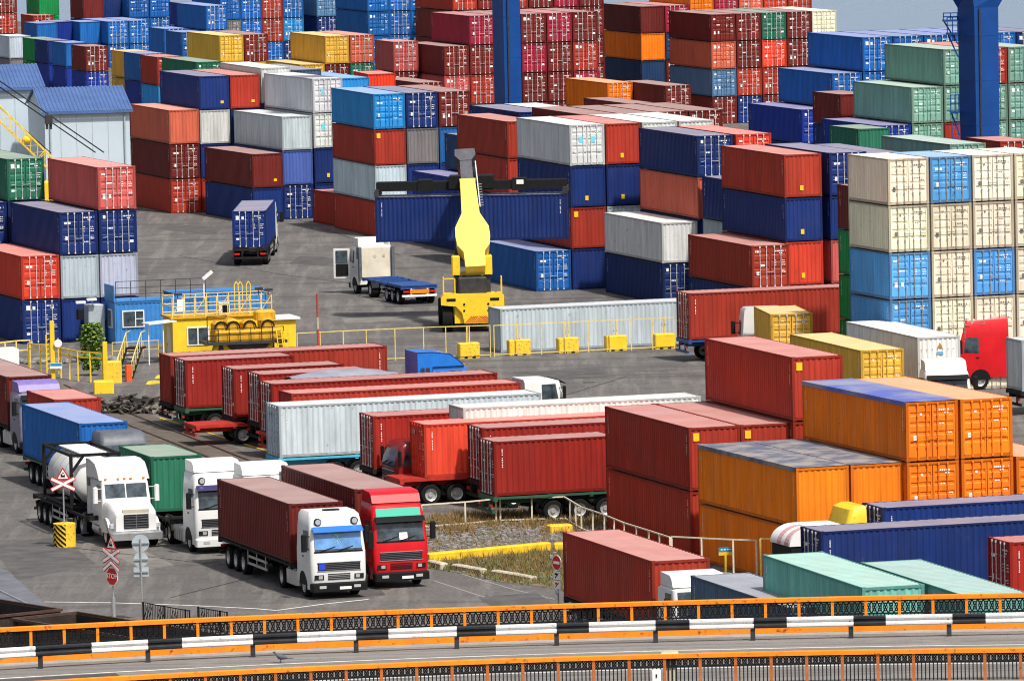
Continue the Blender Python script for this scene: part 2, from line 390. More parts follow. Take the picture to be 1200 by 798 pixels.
def marks_mb(L, hh, var, m=0, b=None, only=0):
    b = b or MB(); y = -L/2 + 0.045; rr = random.Random(var*91+3)
    def q(x0, x1, z0, z1):
        if only and (x0 > 0) != (only > 0): return
        b.quad((x0, y-0.004, z0), (x1, y-0.004, z0), (x1, y-0.004, z1), (x0, y-0.004, z1), m)
    def line(x, z, n, hgt, mean=0.09):
        for _ in range(n):
            w = mean*rr.uniform(0.5, 1.2); q(x, x+w, z, z+hgt); x += w + 0.035
    big = 0.075
    line(0.34, hh-0.42, 5, big); q(1.0, 1.06, hh-0.42, hh-0.32); line(0.60, hh-0.55, 2, big)
    if var in (0, 1, 3, 4, 6):
        for i in range(3): line(0.32, hh-0.98-i*0.135, 1, 0.045); line(0.76, hh-0.98-i*0.135, 2, 0.045)
        for i in range(2): line(0.76, hh-1.60-i*0.12, 2, 0.04)
    if var in (4, 6): q(-0.9, -0.5, hh-0.75, hh-0.62); q(-0.85, -0.66, 0.9, 1.15); line(0.34, 0.75, 3, 0.06)
    elif var == 5: q(-0.94, -0.78, hh-0.5, hh-0.3); line(-0.6, hh-1.15, 3, 0.09); q(0.75, 0.98, 0.62, 0.78)
    elif var == 12: q(-0.86, -0.72, 0.9, 1.12); line(0.36, hh-1.0, 2, 0.05); line(0.75, hh-1.4, 2, 0.05); q(-0.55, -0.45, hh-0.6, hh-0.5)
    elif var == 0: q(-0.66, -0.30, hh-1.05, hh-0.97); q(-0.92, -0.74, 0.66, 0.96); q(-0.52, -0.38, 0.70, 0.94); q(-0.97, -0.75, hh-0.52, hh-0.40)
    elif var == 1: q(-0.95, -0.70, hh-0.62, hh-0.34); q(-0.55, -0.38, hh-0.60, hh-0.40); q(-0.95, -0.74, 0.55, 0.68); line(0.32, 0.55, 3, 0.07)
    elif var == 2: q(-0.92, -0.76, 0.72, 0.98); line(-0.60, hh-0.45, 2, 0.06); line(0.35, hh-1.15, 3, 0.05); line(0.75, hh-1.25, 2, 0.05)
    else: line(-0.95, hh-0.45, 3, 0.14); q(-0.62, -0.36, hh-1.3, hh-1.18); q(-0.90, -0.72, 0.80, 1.02)
    return b
def sticker_mb(L, hh, var, b=None, m=0):
    b = b or MB(); a = L/2; y = a - 0.018
    def q(x0, x1, z0, z1): b.box(min(x0,x1), max(x0,x1), y-0.008, y, z0, z1, m)
    if var == 0: q(0.72, 1.0, hh-0.62, hh-0.26)
    elif var == 1: q(-0.02, 0.2, 0.42, 0.72)
    else: q(-0.75, -0.50, 0.45, 0.66)
    return b
def cmesh(kind, L, hh, extra=0):
    key = (kind, round(L, 2), round(hh, 3), extra)
    if key in _cm: return _cm[key]
    if kind == 'walls': me = walls_mb(L, hh).mesh('container walls', [M['cpaint'], M['mark']], fix=False)
    elif kind == 'frame': me = frame_mb(L, hh).mesh('container frame', [M['cframe'], M['gasket']])
    elif kind == 'roof': me = roof_mb(L, hh).mesh('container roof', M['croof'])
    elif kind == 'door': me = door_mb(L, hh, extra).mesh('container door', M['cpaint'], fix=False)
    elif kind in ('doorm', 'doork'):
        b = door_mb(L, hh, extra[0]); k = len(b.v); marks_mb(L, hh, extra[1], 1, b, extra[0])
        me = b.mesh('lettered container door', [M['cpaint'], M['mark' if kind == 'doorm' else 'markd']], fix=False)
    elif kind == 'rod': me = rod_mb(L, hh, extra).mesh('lock rod', M['rod'])
    elif kind == 'rodp': me = rod_mb(L, hh, extra).mesh('painted lock rod', M['cpaint'])
    elif kind == 'rodd': me = rod_mb(L, hh, extra).mesh('worn lock rod', M['rodd'])
    elif kind == 'marks': me = marks_mb(L, hh, extra).mesh('door markings', M['mark'], fix=False)
    elif kind == 'marksd': me = marks_mb(L, hh, extra).mesh('dark door markings', M['markd'], fix=False)
    elif kind == 'csticker':
        b = MB(); y = -L/2+0.030
        b.box(-0.56, -0.30, y, y+0.012, hh-1.22, hh-0.80); b.box(0.30, 0.56, y, y+0.012, hh-1.22, hh-0.80); me = b.mesh('cyan sticker', M['cyan'])
    elif kind == 'sticker': me = sticker_mb(L, hh, extra).mesh('sticker', M['hiviz'])
    elif kind == 'whole':
        b = walls_mb(L, hh, 0, 5); frame_mb(L, hh, 1, 3, b); roof_mb(L, hh, 2, b)
        for sx in (-1, 1):
            door_mb(L, hh, sx, 0, b)
            for x in RODX: rod_mb(L, hh, sx*x, 4, b)
        marks_mb(L, hh, extra % 20, 5, b)
        white = extra < 20
        me = b.mesh('whole container', [M['cpaint'], M['cframe'], M['croof'], M['gasket'], M['rod'] if white else M['cpaint'], M['mark']], fix=False)
    _cm[key] = me
    return me
NCONT = [0]
CONT_OBJS = []
STUFF = {i for a, c in ((11,12), (15,16), (26,27), (29,31), (33,35), (47,49), (57,57), (60,61), (63,64), (69,70), (72,74), (76,78), (87,87), (89,91), (93,95), (97,99), (101,103), (105,107), (109,111), (117,117), (119,121), (124,124), (128,128), (132,132), (134,136), (147,147), (152,152), (162,162), (166,167), (171,172), (176,177), (180,181), (183,184), (186,187), (189,191), (193,195), (198,200), (202,205), (207,210), (212,215), (217,220), (222,225), (227,229), (231,232), (235,236), (251,252), (254,256), (258,260), (262,264), (266,268), (270,272), (274,276), (280,280), (284,284), (286,286), (288,288), (290,290), (293,293), (297,297), (299,301), (305,305), (313,313), (316,316), (318,318), (320,321), (325,326), (328,331), (333,336), (338,341), (343,346), (351,351), (354,354), (357,357), (359,359), (361,362), (364,365), (367,368), (370,371), (373,374), (377,377), (380,380), (383,383), (391,391), (394,395), (397,397), (403,403), (405,405), (407,416), (419,419), (421,422), (425,425), (427,428), (430,431), (433,434), (436,437), (439,440), (443,443), (446,446), (455,461), (465,465), (469,470), (472,485), (489,489), (492,492), (496,496), (499,499), (502,502), (504,504), (532,532), (534,534)) for i in range(a, c+1)}   # serial numbers of the smallest boxes, built together as one object
HIDDEN = {i for a, c in ((11,12), (15,16), (27,27), (30,31), (33,35), (47,49), (57,57), (61,61), (64,64), (72,74), (76,78), (87,87), (89,91), (93,95), (97,99), (101,103), (105,107), (109,111), (117,117), (119,121), (124,124), (134,136), (147,147), (152,152), (162,162), (166,167), (171,172), (176,177), (180,181), (183,184), (186,187), (189,191), (193,195), (198,200), (202,205), (207,210), (212,215), (217,220), (222,225), (228,229), (232,232), (235,236), (252,252), (254,256), (258,260), (262,264), (266,268), (270,272), (274,276), (280,280), (284,284), (286,286), (288,288), (290,290), (293,293), (299,300), (313,313), (316,316), (318,318), (320,321), (325,326), (329,331), (334,336), (339,341), (344,346), (351,351), (354,354), (357,357), (359,359), (361,362), (365,365), (367,368), (370,371), (373,374), (377,377), (383,383), (394,395), (397,397), (405,405), (407,416), (422,422), (425,425), (427,428), (431,431), (434,434), (437,437), (440,440), (443,443), (446,446), (455,455), (457,461), (469,469), (473,485), (489,489), (492,492), (496,496), (499,499), (502,502), (504,504), (532,532), (534,534)) for i in range(a, c+1)}  # of those, the ones standing inside the stacks
STUFF_MB = [MB(), {}]
def stuff_box(code, loc, rz, L, hh, hidden):
    b, slots = STUFF_MB
    if hidden: s = frame_mb(L, hh, 0, 0); s.box(-1.15, 1.15, -L/2+0.13, L/2-0.13, 0.15, hh-0.03)
    else:
        s = walls_mb(L, hh, 0, 1); frame_mb(L, hh, 0, 0, s); roof_mb(L, hh, 0, s)
        for sx in (-1, 1):
            door_mb(L, hh, sx, 0, s)
            for x in RODX: rod_mb(L, hh, sx*x, 1 if code[1] == 'D' else 0, s)
        marks_mb(L, hh, 1, 1, s)
    c, q = math.cos(rz), math.sin(rz); k = slots.setdefault(code[0], len(slots)+1)
    vs = [(loc[0]+c*v[0]-q*v[1], loc[1]+q*v[0]+c*v[1], loc[2]+v[2]) for v in s.v]; n = len(b.v)
    b.v += vs; b.f += [tuple(i+n for i in f) for f in s.f]; b.m += [0 if m == 1 else k for m in s.m]
def container(code, loc, rz, L, hh, label, group, detail=True, cat='container'):
    """loc = ground centre of the box; doors at local -y"""
    col, _ = PAL[code[0]]
    NCONT[0] += 1
    rr = random.Random(NCONT[0])
    j = rr.uniform(0.86, 1.14); rgb = tuple(min(1, max(0.001, c*j*rr.uniform(0.95, 1.05))) for c in col) + (1,)
    end = code[1]; var = rr.choice((0, 1, 3, 4, 5, 6)) if code[0] not in 'koy' else rr.choice((2, 12))
    if end == 'F': rz += PI
    if NCONT[0] in STUFF:
        stuff_box(code, loc, rz, L, hh, NCONT[0] in HIDDEN); return None
    painted = (end == 'P')
    if not detail:
        o = link('shipping_container', cmesh('whole', L, hh, var + (20 if painted else 0)), None, loc, rgb)
        o.rotation_euler = (0, 0, rz)
        tag(o, label, cat, group)
    else:
        o = thing('shipping_container', label, cat, loc, rz, group)
        link('wall', cmesh('walls', L, hh), o, None, rgb)
        link('frame', cmesh('frame', L, hh), o, None, rgb if code[0] not in 'kct' else tuple(0.75*c+0.25*q for c, q in zip(rgb[:3], (0.28, 0.15, 0.08)))+(1,))
        link('roof', cmesh('roof', L, hh), o, None, rgb)
        for sx in (-1, 1):
            d = link('door', cmesh('door', L, hh, sx) if end == 'F' else cmesh('doork' if code[0] == 'k' else 'doorm', L, hh, (sx, var)), o, None, rgb)
            if end != 'F':
                rk = 'rod' if not painted else ('rodd' if code[0] in 'kc' else 'rodp')
                for x in RODX: link('lock_rod', cmesh(rk, L, hh, sx*x), d, None, rgb)
        if end == 'F' and code[0] in 'rmnsbz' and len(code) < 3 and rr.random() < 0.7:
            link('sticker', cmesh('sticker', L, hh, rr.choice((1, 1, 2))), o)
        if code[2:] == 'c': link('sticker', cmesh('csticker', L, hh), o)
        if len(code) > 2 and code[2].isdigit(): link('sticker', cmesh('sticker', L, hh, int(code[2])), o)
    CONT_OBJS.append((o, L, hh)); o['serial'] = NCONT[0]
    return o

TIER = {0: 'on top of', 1: 'second from top of', 2: 'third from top of', 3: 'fourth from top of', 4: 'fifth from top of'}
def row(px, py, ntier, tp, h=H0, corner='B', L=12.19):
    e, sd = ax(h); P = at(px, py, ntier*tp); P.z = 0
    if corner == 'A': P = P - sd*L
    if corner == 'D': P = P - e*2.44
    return (P, h)
TGAP = 0.045
def stack(rw, k, codes, tp, phrase, group, shift=0.0, L=12.19, pitch=2.52, dh=0.0):
    P0, h = rw; e, sd = ax(h)
    codes = codes.split(); n = len(codes)
    P = P0 + e*(k*pitch) + sd*shift
    h = h + dh; e, sd = ax(h)
    c = P + e*1.22 + sd*(L/2)
    det = P.y < 600
    for i, code in enumerate(codes):
        z = (n-1-i)*tp
        nm = PAL[code[0]][1]
        if n == 1: lab = f'{nm} container standing alone, {phrase}'
        else:
            t = 'at bottom of' if i == n-1 else TIER[i]
            lab = f'{nm} container {t} {phrase}'
        container(code, (c.x, c.y, z+0.004), h, L, tp-TGAP, lab, group, det)

g = 'containers stacked by the blue site cabin'
A = row(69.3, 248.5, 3, 2.70, 0.3166)
stack(A, -1, 'zD nD', 2.75, 'leftmost stack beside blue site cabin', g)
stack(A, 0, 'nD wF nF', 2.70, 'middle stack beside blue site cabin', g)
stack(A, 1, 'pD nD wF nF', 2.70, 'tall stack touching blue site cabin', g)
stack(A, -1, 'nD nD nD', 2.70, 'stack under green container, left edge', g, 12.8)
stack(A, 0, 'dD nD nD nD', 2.70, 'stack below pale warehouse, left edge', g, 12.8)

g = 'containers stacked right of the warehouse'
B = row(197.6, 128.8, 3, 2.72, 0.302)
stack(B, 0, 'sF mD rD', 2.72, 'stack touching right side of warehouse', g)
stack(B, 1, 'nF2 WF nF rF', 2.68, 'second stack right of warehouse', g)
stack(B, 2, 'rF2 nF nF nF', 2.68, 'third stack right of warehouse', g)
stack(B, 3, 'WF nF nF nF', 2.80, 'fourth stack right of warehouse', g)
stack(B, 4, 'jF nF nF nF', 2.74, 'fifth stack right of warehouse', g)
C = row(329.9, 136.3, 3, 2.66, 0.344)
C1 = row(295.2, 180.2, 2, 2.66, 0.344)
g = 'containers stacked behind the departing blue lorry'
stack(C1, 0, 'mF2 nF', 2.66, 'low stack behind departing blue lorry', g)
stack(C, 0, 'wF uF nD', 2.66, 'middle stack behind departing blue lorry', g)
stack(C, 1.02, 'WPc WPc nF nF', 2.70, 'white door stack left of sky blue one', g)
stack(row(369, 222, 1, 2.55, 0.344, 'A', 6.06), 0, 'rF', 2.55, 'left of the sky blue topped stack', g, 0.6, 6.06)
stack(row(398.3, 91.4, 4, 2.60, 0.31), 0, 'lF mF nF nF', 2.60, 'stack behind the white door stack', g)

g = 'containers stacked behind the white tractor'
Dr = row(437, 110, 4, 2.66, 0.28)
stack(Dr, 0, 'lP rF0 wF rF', 2.66, 'stack behind open doored white tractor', g)
stack(Dr, 1, 'nD gF nF nF', 2.66, 'stack right of sky blue container', g)
stack(Dr, 2.0, 'mD bF nF nF', 2.66, 'third stack left of reach stacker boom', g)
N2 = row(520.5, 155.5, 3, 2.65, H0, 'A')
stack(N2, 0, 'fF nF nF', 2.65, 'stack behind reach stacker boom tip', g)
stack(N2, -1.0, 'vF nF', 2.65, 'low stack behind reach stacker spreader', g)

g = 'containers stacked behind the reach stacker'
G0 = row(594, 142, 4, 2.59, 0.295)
stack(G0, 0, 'rF rF1 nF nF', 2.59, 'stack just right of reach stacker boom', g)
N3 = row(547.7, 122.6, 4, 2.65, 0.295, 'A')
stack(N3, 0.05, 'nF nF nF nF', 2.65, 'stack at foot of left crane leg', g)
stack(N3, 1.08, 'WF nF nF nF', 2.65, 'stack just right of left crane leg', g)
E = row(667, 146.3, 4, 2.75, 0.29)
stack(E, -1, 'bD', 2.72, 'right of reach stacker', g)
stack(E, 0, 'WPc nF rF0 nF', 2.75, 'stack right of held blue container', g)
stack(E, 1, 'rF1 nF1 wF nF', 2.75, 'second stack right of held container', g)
stack(E, 2.02, 'WF nF nF nF', 2.75, 'third stack right of held container', g)
stack(E, 3.04, 'WF nF nF nF', 2.75, 'fourth stack right of held container', g)
g = 'containers stacked in the middle distance'
E2 = (E[0] + ax(0.29)[1]*13.0, 0.29)
for k, cc in ((2, 'mF'), (3, 'mF'), (4, 'mD'), (5, 'mD')):
    stack(E2, k, cc + ' mD mD mD', 2.74, ('first', 'second', 'third', 'fourth')[k-2] + ' maroon stack behind long white roofs', g)
F1 = row(816.5, 158.8, 4, 2.71, 0.295)
g = 'containers stacked right of the middle'
stack(F1, -1, 'WF nD', 2.66, 'low stack behind long white container', g)
stack(F1, 0, 'nD sF nF nF', 2.71, 'tall stack behind low white one', g)
stack(F1, 1.05, 'zD nF nF nF', 2.71, 'stack with orange red doors, centre right', g)
Gr = row(918.6, 180.8, 4, 2.70, 0.295)
stack(row(819, 205, 3, 2.76, 0.295, 'A'), 0, 'nF wF nF', 2.76, 'half hidden stack left of cream row', g, -0.6)
stack(Gr, 0, 'rF1 nF1 zF nF', 2.70, 'third stack left of cream row', g)
stack(Gr, 1.17, 'nD nF pF nF', 2.70, 'second stack left of cream row', g)
stack(Gr, 2.22, 'nF nF nF nF', 2.66, 'stack hidden behind cream row', g, 0.5)
Hr = row(880.5, 287.5, 2, 2.68, 0.30)
stack(Hr, 0, 'rD nD', 2.68, 'low stack above long red trailer', g)
stack(row(987, 216, 4, 2.62, 0.30, 'A'), 0, 'mF eF eF eF', 2.62, 'narrow stack touching cream row', g, 0.9)

g = 'cream and blue containers in the tall near row'
K = row(1040.1, 185.7, 5, 2.62, 0.33)
for k, (cc, ph) in enumerate((('kP kP cP cP kP', 'leftmost stack of tall cream row'), ('cP kP kP kP kP', 'second stack of tall cream row'),
        ('kP kP cP kP kP', 'third stack of tall cream row'), ('kP kP kP kP kP', 'rightmost stack of tall cream row'))):
    stack(K, k, cc, 2.62, ph, g, 0, 6.06, 2.53)

g = 'green and blue containers around the right crane leg'
Q = row(1105.2, 57.5, 5, 2.68, 0.3066)
stack(Q, 0, 'tP tP rF1 tP tP', 2.68, 'tall green stack left of crane leg', g)
stack(Q, 1, 'rD tP tP tP tP', 2.68, 'stack behind right crane leg', g)
stack(Q, 2, 'tP tP tP tP tP', 2.68, 'tall green stack right of crane leg', g)
stack(Q, -1, 'tP tP tP tP', 2.68, 'lower green stack left of crane leg', g)
stack(Q, -2, 'vD nF nF', 2.68, 'low stack left of green stacks', g)
stack(Q, -2.95, 'dF nF nF', 2.66, 'sunken stack left of ultramarine one', g, -2.0, 6.06)
I4 = row(1113, 168.6, 4, 2.65, 0.31)
stack(I4, 0, 'tP tP nF nF', 2.65, 'stack in front of right crane leg', g)
stack(row(1172, 165.2, 4, 2.65, 0.30), 0, 'rD mF nF nF', 2.65, 'stack right of right crane leg foot', g, 0, 6.06)
Rr = row(1010.5, 43.5, 5, 2.66, H0)
for k in range(0, 6):
    stack(Rr, k, ('bD bD' if k < 5 else 'nD nD') + ' nF nF nF', 2.66, ('first', 'second', 'third', 'fourth', 'fifth', 'sixth')[k] + ' stack of blue row by water', g)
stack(Rr, -1, 'bD mF nF nF', 2.66, 'step below blue row by water', g)
stack(Rr, -2, 'vD nF nF', 2.66, 'lowest step below blue row', g)
stack(row(973.4, 109, 4, 2.42, H0, 'A', 6.06), 0, 'mF nF nF nF', 2.42, 'narrow maroon stack left of green ones', g, 4.0, 6.06)

g = 'containers stacked at the back, right of centre'
Lr = row(832.7, 16.9, 4, 2.58, H0)
for k, (cc, ph) in enumerate((('mP sP iP mD', 'first stack of far mixed wall'), ('mD mD rD nD', 'second stack of far mixed wall'), ('dD zD rD mD', 'third stack of far mixed wall'),
        ('mD mD mD mD', 'fourth stack of far mixed wall'), ('kP mD mD mD', 'fifth stack of far mixed wall'))):
    stack(Lr, k, cc, 2.58, ph, g)
Mr = row(808, -8, 4, 2.90, H0)
for k, (cc, ph) in enumerate((('oP oP mD mD', 'orange sided stack behind far wall'), ('qD mD mD mD', 'crimson stack behind far wall'), ('sD mD mD mD', 'salmon stack behind far wall'),
        ('zD mD mD mD', 'orange red stack behind far wall'), ('rD mD mD mD', 'last stack behind far wall'))):
    stack(Mr, k, cc, 2.90, ph, g)
stack(Mr, -1, 'qD fD mD mD', 2.62, 'narrow crimson stack beside orange one', g)
stack(Mr, -2, 'mF oF fF oP', 2.62, 'stack right of left crane leg wall', g)
O1 = row(779.6, 100.3, 2, 2.6, H0)
stack(O1, 0, 'mD mD', 2.6, 'low stack left of far mixed wall', g)
stack(row(711.5, 97, 2, 2.6, H0), 0, 'oD nD', 2.6, 'low stack with orange doors', g)
stack(row(736, 121, 2, 2.6, H0), 0, 'mD mD', 2.6, 'low stack below orange doors', g)

g = 'maroon wall behind the left crane leg'
Pr = row(549.5, 18.4, 4, 2.75, H0)
for k, cc in ((-1, 'mD pD mD'), (0, 'qD mD rD mD'), (1, 'mD mD rD mD'), (2, 'mD qD mD mD'), (3, 'qD mD mD mD'), (4, 'mD rD qD mD')):
    stack(Pr, k, cc, 2.75, ('first', 'second', 'third', 'fourth', 'fifth', 'sixth')[k+1] + ' stack of maroon wall', g)
stack(Pr, -2.1, 'pD mD mD', 2.85, 'stub left of maroon wall', g, 7.0, 6.06)
stack(row(490, 96.7, 2, 2.65, H0), 0, 'mD mD', 2.65, 'low stack left of maroon wall', g)
stack(row(431, 86.5, 3, 2.65, 0.22), 0, 'xF nF nF', 2.65, 'vivid stack left of maroon wall', g, 0, 6.06)
P2 = (Pr[0] + ax(H0)[1]*13.2, H0)
for k in range(1, 7):
    stack(P2, k, ('rD', 'mD', 'rD', 'mD', 'qD', 'mD')[k-1] + ' mD mD mD mD', 2.74, ('first', 'second', 'third', 'fourth', 'fifth', 'sixth')[k-1] + ' stack behind maroon wall', g)

g = 'containers stacked at the back, left of centre'
S = row(380.4, 42.2, 3, 2.74, H0)
stack(S, 0, 'yP mD mD', 2.74, 'ochre stack left of vivid red', g)
stack(S, 1, 'sD dD mD', 2.74, 'salmon stack touching ochre one', g)
stack(S, -1, 'yP mD', 2.78, 'low step left of ochre stack', g)
T = row(257, 41.6, 3, 2.70, H0)
stack(T, 0, 'yP yP mD', 2.70, 'left ochre stack above navy roof', g)
stack(T, 1, 'mD yP mD', 2.70, 'maroon stack right of left ochre', g)
stack(row(215.5, 38.2, 3, 2.66, H0), 0, 'bD bD nD', 2.66, 'first blue stub left of ochre', g, 1.0, 6.06)
stack(row(194, 34, 3, 2.58, H0), 0, 'bD bD nD', 2.58, 'second blue stub left of ochre', g, 0.6, 6.06)
U = row(230, 72.5, 3, 2.70, H0)
stack(U, 0, 'dP nD nD', 2.70, 'dark green stack behind warehouse', g)
stack(row(186.5, 67, 3, 2.66, H0), 0, 'rD lD nD', 2.66, 'red stub left of dark green', g, 0.8, 6.06)
stack(row(166, 63.3, 3, 2.62, H0), 0, 'bD vD nD', 2.62, 'blue stub left of red stub', g, 0.6, 6.06)
stack(row(149.8, 61, 3, 2.56, H0), 0, 'yF yF nD', 2.56, 'ochre stub above warehouse roof', g, 0.3, 6.06)
stack(row(100, 54.5, 2, 2.65, H0), 0, 'mD vD', 2.65, 'maroon stub above warehouse', g, 0, 6.06)
V = [(79.5, 50.6, 'bF vF', 'blue stub left of maroon stub'), (61.5, 48.3, 'nF vF', 'navy stub above warehouse'), (49.8, 46.8, 'eF eF', 'bright green stub above warehouse'),
     (33.6, 45.6, 'wF gF', 'grey stub above left warehouse'), (13.5, 45.6, 'jD jD', 'dark stub above left warehouse')]
for i, (x, y, cc, ph) in enumerate(V):
    stack(row(x, y, 2, 2.62 - 0.03*(i+1), H0), 0, cc, 2.62 - 0.03*(i+1), ph, g, (1, 2, 3, 9, 14)[i], 6.06)

g = 'containers in the farthest rows'
stack(row(38.9, 18.2, 2, 2.70, H0), 0, 'rD mD', 2.70, 'far left red door stack', g, 0, 6.06)
W2 = row(126, 25.2, 2, 2.65, H0)
stack(W2, 0, 'bD bD', 2.65, 'far left blue door stack', g)
stack(W2, 1, 'bD bD', 2.65, 'second far blue door stack', g)
stack(W2, -1, 'bF vF', 2.62, 'far blue stack, third from left', g, 3.0, 6.06)
stack(W2, -2, 'vF vF', 2.62, 'far blue stack, second from left', g, 6.0, 6.06)
stack(W2, -3.0, 'bF vF', 2.62, 'far blue stack beside red doors', g, 3.0, 6.06)
X = row(1, 3, 3, 2.50, H0)
for k in range(4):
    stack(X, k, ('sD rD mD', 'rD pD mD', 'rD mD mD', 'mD rD mD')[k], 2.50, ('leftmost', 'second', 'third', 'fourth')[k] + ' stack of farthest red row', g, 34.0, 12.19, 2.6)
Y = row(150.5, -4, 3, 2.55, H0)
stack(Y, 0, 'bP bD bD', 2.55, 'first farthest blue door stack', g)
stack(Y, 1, 'bP bD bD', 2.55, 'second farthest blue door stack', g)
stack(Y, -1, 'nF nF nF', 2.55, 'farthest navy stack', g, 3.0, 6.06)
stack(Y, -2.0, 'mF nF nF', 2.55, 'farthest brown stack', g, 1.5, 6.06)
stack(Y, -2.75, 'eF eF nF', 2.55, 'farthest bright green stack', g, 15.0, 6.06)
Z1 = row(241, 7, 3, 2.68, H0)
stack(Z1, 0, 'bD bD bD', 2.68, 'far blue stack above ochre doors', g)
stack(row(218.5, 4.3, 3, 2.62, H0), 0, 'vF vF nF', 2.62, 'far ultramarine stub above ochre', g, 1.4, 6.06)
Z2 = row(282, -4, 3, 2.62, H0)
for k, cc, ph in ((-1, 'bP gP bD', 'grey marked stack in blue wall'), (0, 'bD bD vD', 'blue stack in far middle wall'), (1, 'rD rD bD', 'red stack in far middle wall'), (2, 'bD lD nD', 'sky blue marked far stack'),
        (2.62+1.0, 'iP nD nD', 'steel blue far stack between gaps'), (4.75, 'mD mD mD', 'maroon far stack between gaps'), (5.8, 'rD mD mD', 'red far stack beside blue wall')):
    stack(Z2, k*0.98, cc, 2.62, ph, g, 0.0)
Z = row(430, -14, 4, 2.56, H0)
for k, cc, ph in ((0, 'bP bP bP bD', 'first stack of far blue wall'), (1, 'bD bD bD bD', 'second stack of far blue wall'), (2, 'bD bD bD bD', 'third stack of far blue wall'), (3.05, 'rD mD mD mD', 'red stack ending far blue wall')):
    stack(Z, k, cc, 2.56, ph, g, 0, 12.19, 2.42)
stack(row(535, -12, 4, 2.56, H0), 0, 'yP yP mD mD', 2.56, 'first ochre stack behind crane leg', g)
stack(row(535, -12, 4, 2.56, H0), 1, 'yP yP mD mD', 2.56, 'second ochre stack behind crane leg', g)

# near right blocks
g = 'red containers stacked in the near block'
RF = row(807, 500.2, 2, 2.90, 0.3008)
stack(RF, 0, 'rF0 rF', 2.90, 'left stack of near red block', g)
stack(RF, 1, 'rF0 rF', 2.90, 'middle stack of near red block', g, 0, 12.19, 2.46)
stack(row(927.8, 417.6, 3, 2.93, 0.3008), 0, 'rF0 rF rF', 2.93, 'tallest stack of near red block', g)
g = 'orange containers stacked in the near block'
OR = row(932.8, 547.6, 2, 2.62, 0.33)
stack(OR, 0, 'oF oF', 2.62, 'first low stack, tarpaulin roofs', g, 0, 12.19, 2.53)
stack(OR, 1, 'oF oF', 2.62, 'second low stack, tarpaulin roofs', g, 0, 12.19, 2.53)
OR3 = row(1061.2, 470.7, 3, 2.62, 0.335)
stack(OR3, 0, 'oP oP oP', 2.62, 'tall stack with blue tarpaulin', g, 0, 12.19, 2.53)
stack(OR3, 1.01, 'oP oP oP', 2.62, 'tall plain stack at near right', g, 0, 12.19, 2.53)
stack(OR3, 2.03, 'oP oP', 2.62, 'low stack at right picture edge', g, 0, 12.19, 2.53)
# ---------------------------------------------------------------- ground, water
def asphalt():
    m = bpy.data.materials.new('worn asphalt'); m.use_nodes = True
    nt = m.node_tree; p = nt.nodes['Principled BSDF']; N = nt.nodes.new; Lk = nt.links.new
    tc = N('ShaderNodeTexCoord')
    def noise(scale, det, sc=(1,1,1), rot=0.0):
        mp = N('ShaderNodeMapping'); mp.inputs['Scale'].default_value = sc; mp.inputs['Rotation'].default_value = (0,0,rot)
        n = N('ShaderNodeTexNoise'); n.inputs['Scale'].default_value = scale; n.inputs['Detail'].default_value = det; n.inputs['Roughness'].default_value = 0.62
        Lk(tc.outputs['Object'], mp.inputs[0]); Lk(mp.outputs[0], n.inputs['Vector']); return n
    def rng(n, a, b, c, d):
        r = N('ShaderNodeMapRange'); r.inputs[1].default_value = a; r.inputs[2].default_value = b; r.inputs[3].default_value = c; r.inputs[4].default_value = d
        Lk(n.outputs['Fac'], r.inputs[0]); return r
    big = rng(noise(0.06, 5), 0.35, 0.65, 0.0, 1.0)
    mid = rng(noise(0.5, 8), 0.35, 0.68, 0.0, 1.0)
    trk = rng(noise(1.1, 9, (1.0, 0.07, 1), 1.25), 0.48, 0.62, 0.0, 1.0)
    drk = rng(noise(0.30, 8, (0.12, 1.0, 1), 0.15), 0.52, 0.64, 0.0, 1.0)
    fine = rng(noise(5.0, 6), 0.3, 0.7, 0.72, 1.25)
    oil = rng(noise(0.22, 7, (1, 0.45, 1), 0.9), 0.60, 0.72, 0.0, 1.0)
    def mix(f, a, b, bt='MIX'):
        x = N('ShaderNodeMix'); x.data_type = 'RGBA'; x.blend_type = bt
        if isinstance(f, float): x.inputs[0].default_value = f
        else: Lk(f.outputs[0], x.inputs[0])
        for i, v in ((6, a), (7, b)):
            if isinstance(v, tuple): x.inputs[i].default_value = (*v, 1)
            else: Lk(v.outputs[2] if v.bl_idname == 'ShaderNodeMix' else v.outputs[0], x.inputs[i])
        return x
    c1 = mix(big, (0.122, 0.113, 0.106), (0.160, 0.149, 0.139))
    c2 = mix(mid, c1, (0.098, 0.092, 0.089))
    f3 = N('ShaderNodeMath'); f3.operation = 'MULTIPLY'; f3.inputs[1].default_value = 0.45; Lk(trk.outputs[0], f3.inputs[0])
    c3 = mix(f3, c2, (0.225, 0.206, 0.188))
    f4 = N('ShaderNodeMath'); f4.operation = 'MULTIPLY'; f4.inputs[1].default_value = 0.70; Lk(oil.outputs[0], f4.inputs[0])
    f5 = N('ShaderNodeMath'); f5.operation = 'MULTIPLY'; f5.inputs[1].default_value = 0.55; Lk(drk.outputs[0], f5.inputs[0])
    c3 = mix(f5, c3, (0.062, 0.058, 0.058))
    c4 = mix(f4, c3, (0.035, 0.033, 0.034))
    c5 = mix(1.0, c4, fine, 'MULTIPLY')
    Lk(c5.outputs[2], p.inputs['Base Color']); p.inputs['Roughness'].default_value = 0.8; p.inputs['Specular IOR Level'].default_value = 0.25
    bp = N('ShaderNodeBump'); bp.inputs['Strength'].default_value = 0.35; bp.inputs['Distance'].default_value = 0.03
    Lk(mid.outputs[0], bp.inputs['Height']); Lk(bp.outputs[0], p.inputs['Normal'])
    return m
M['asphalt'] = asphalt()
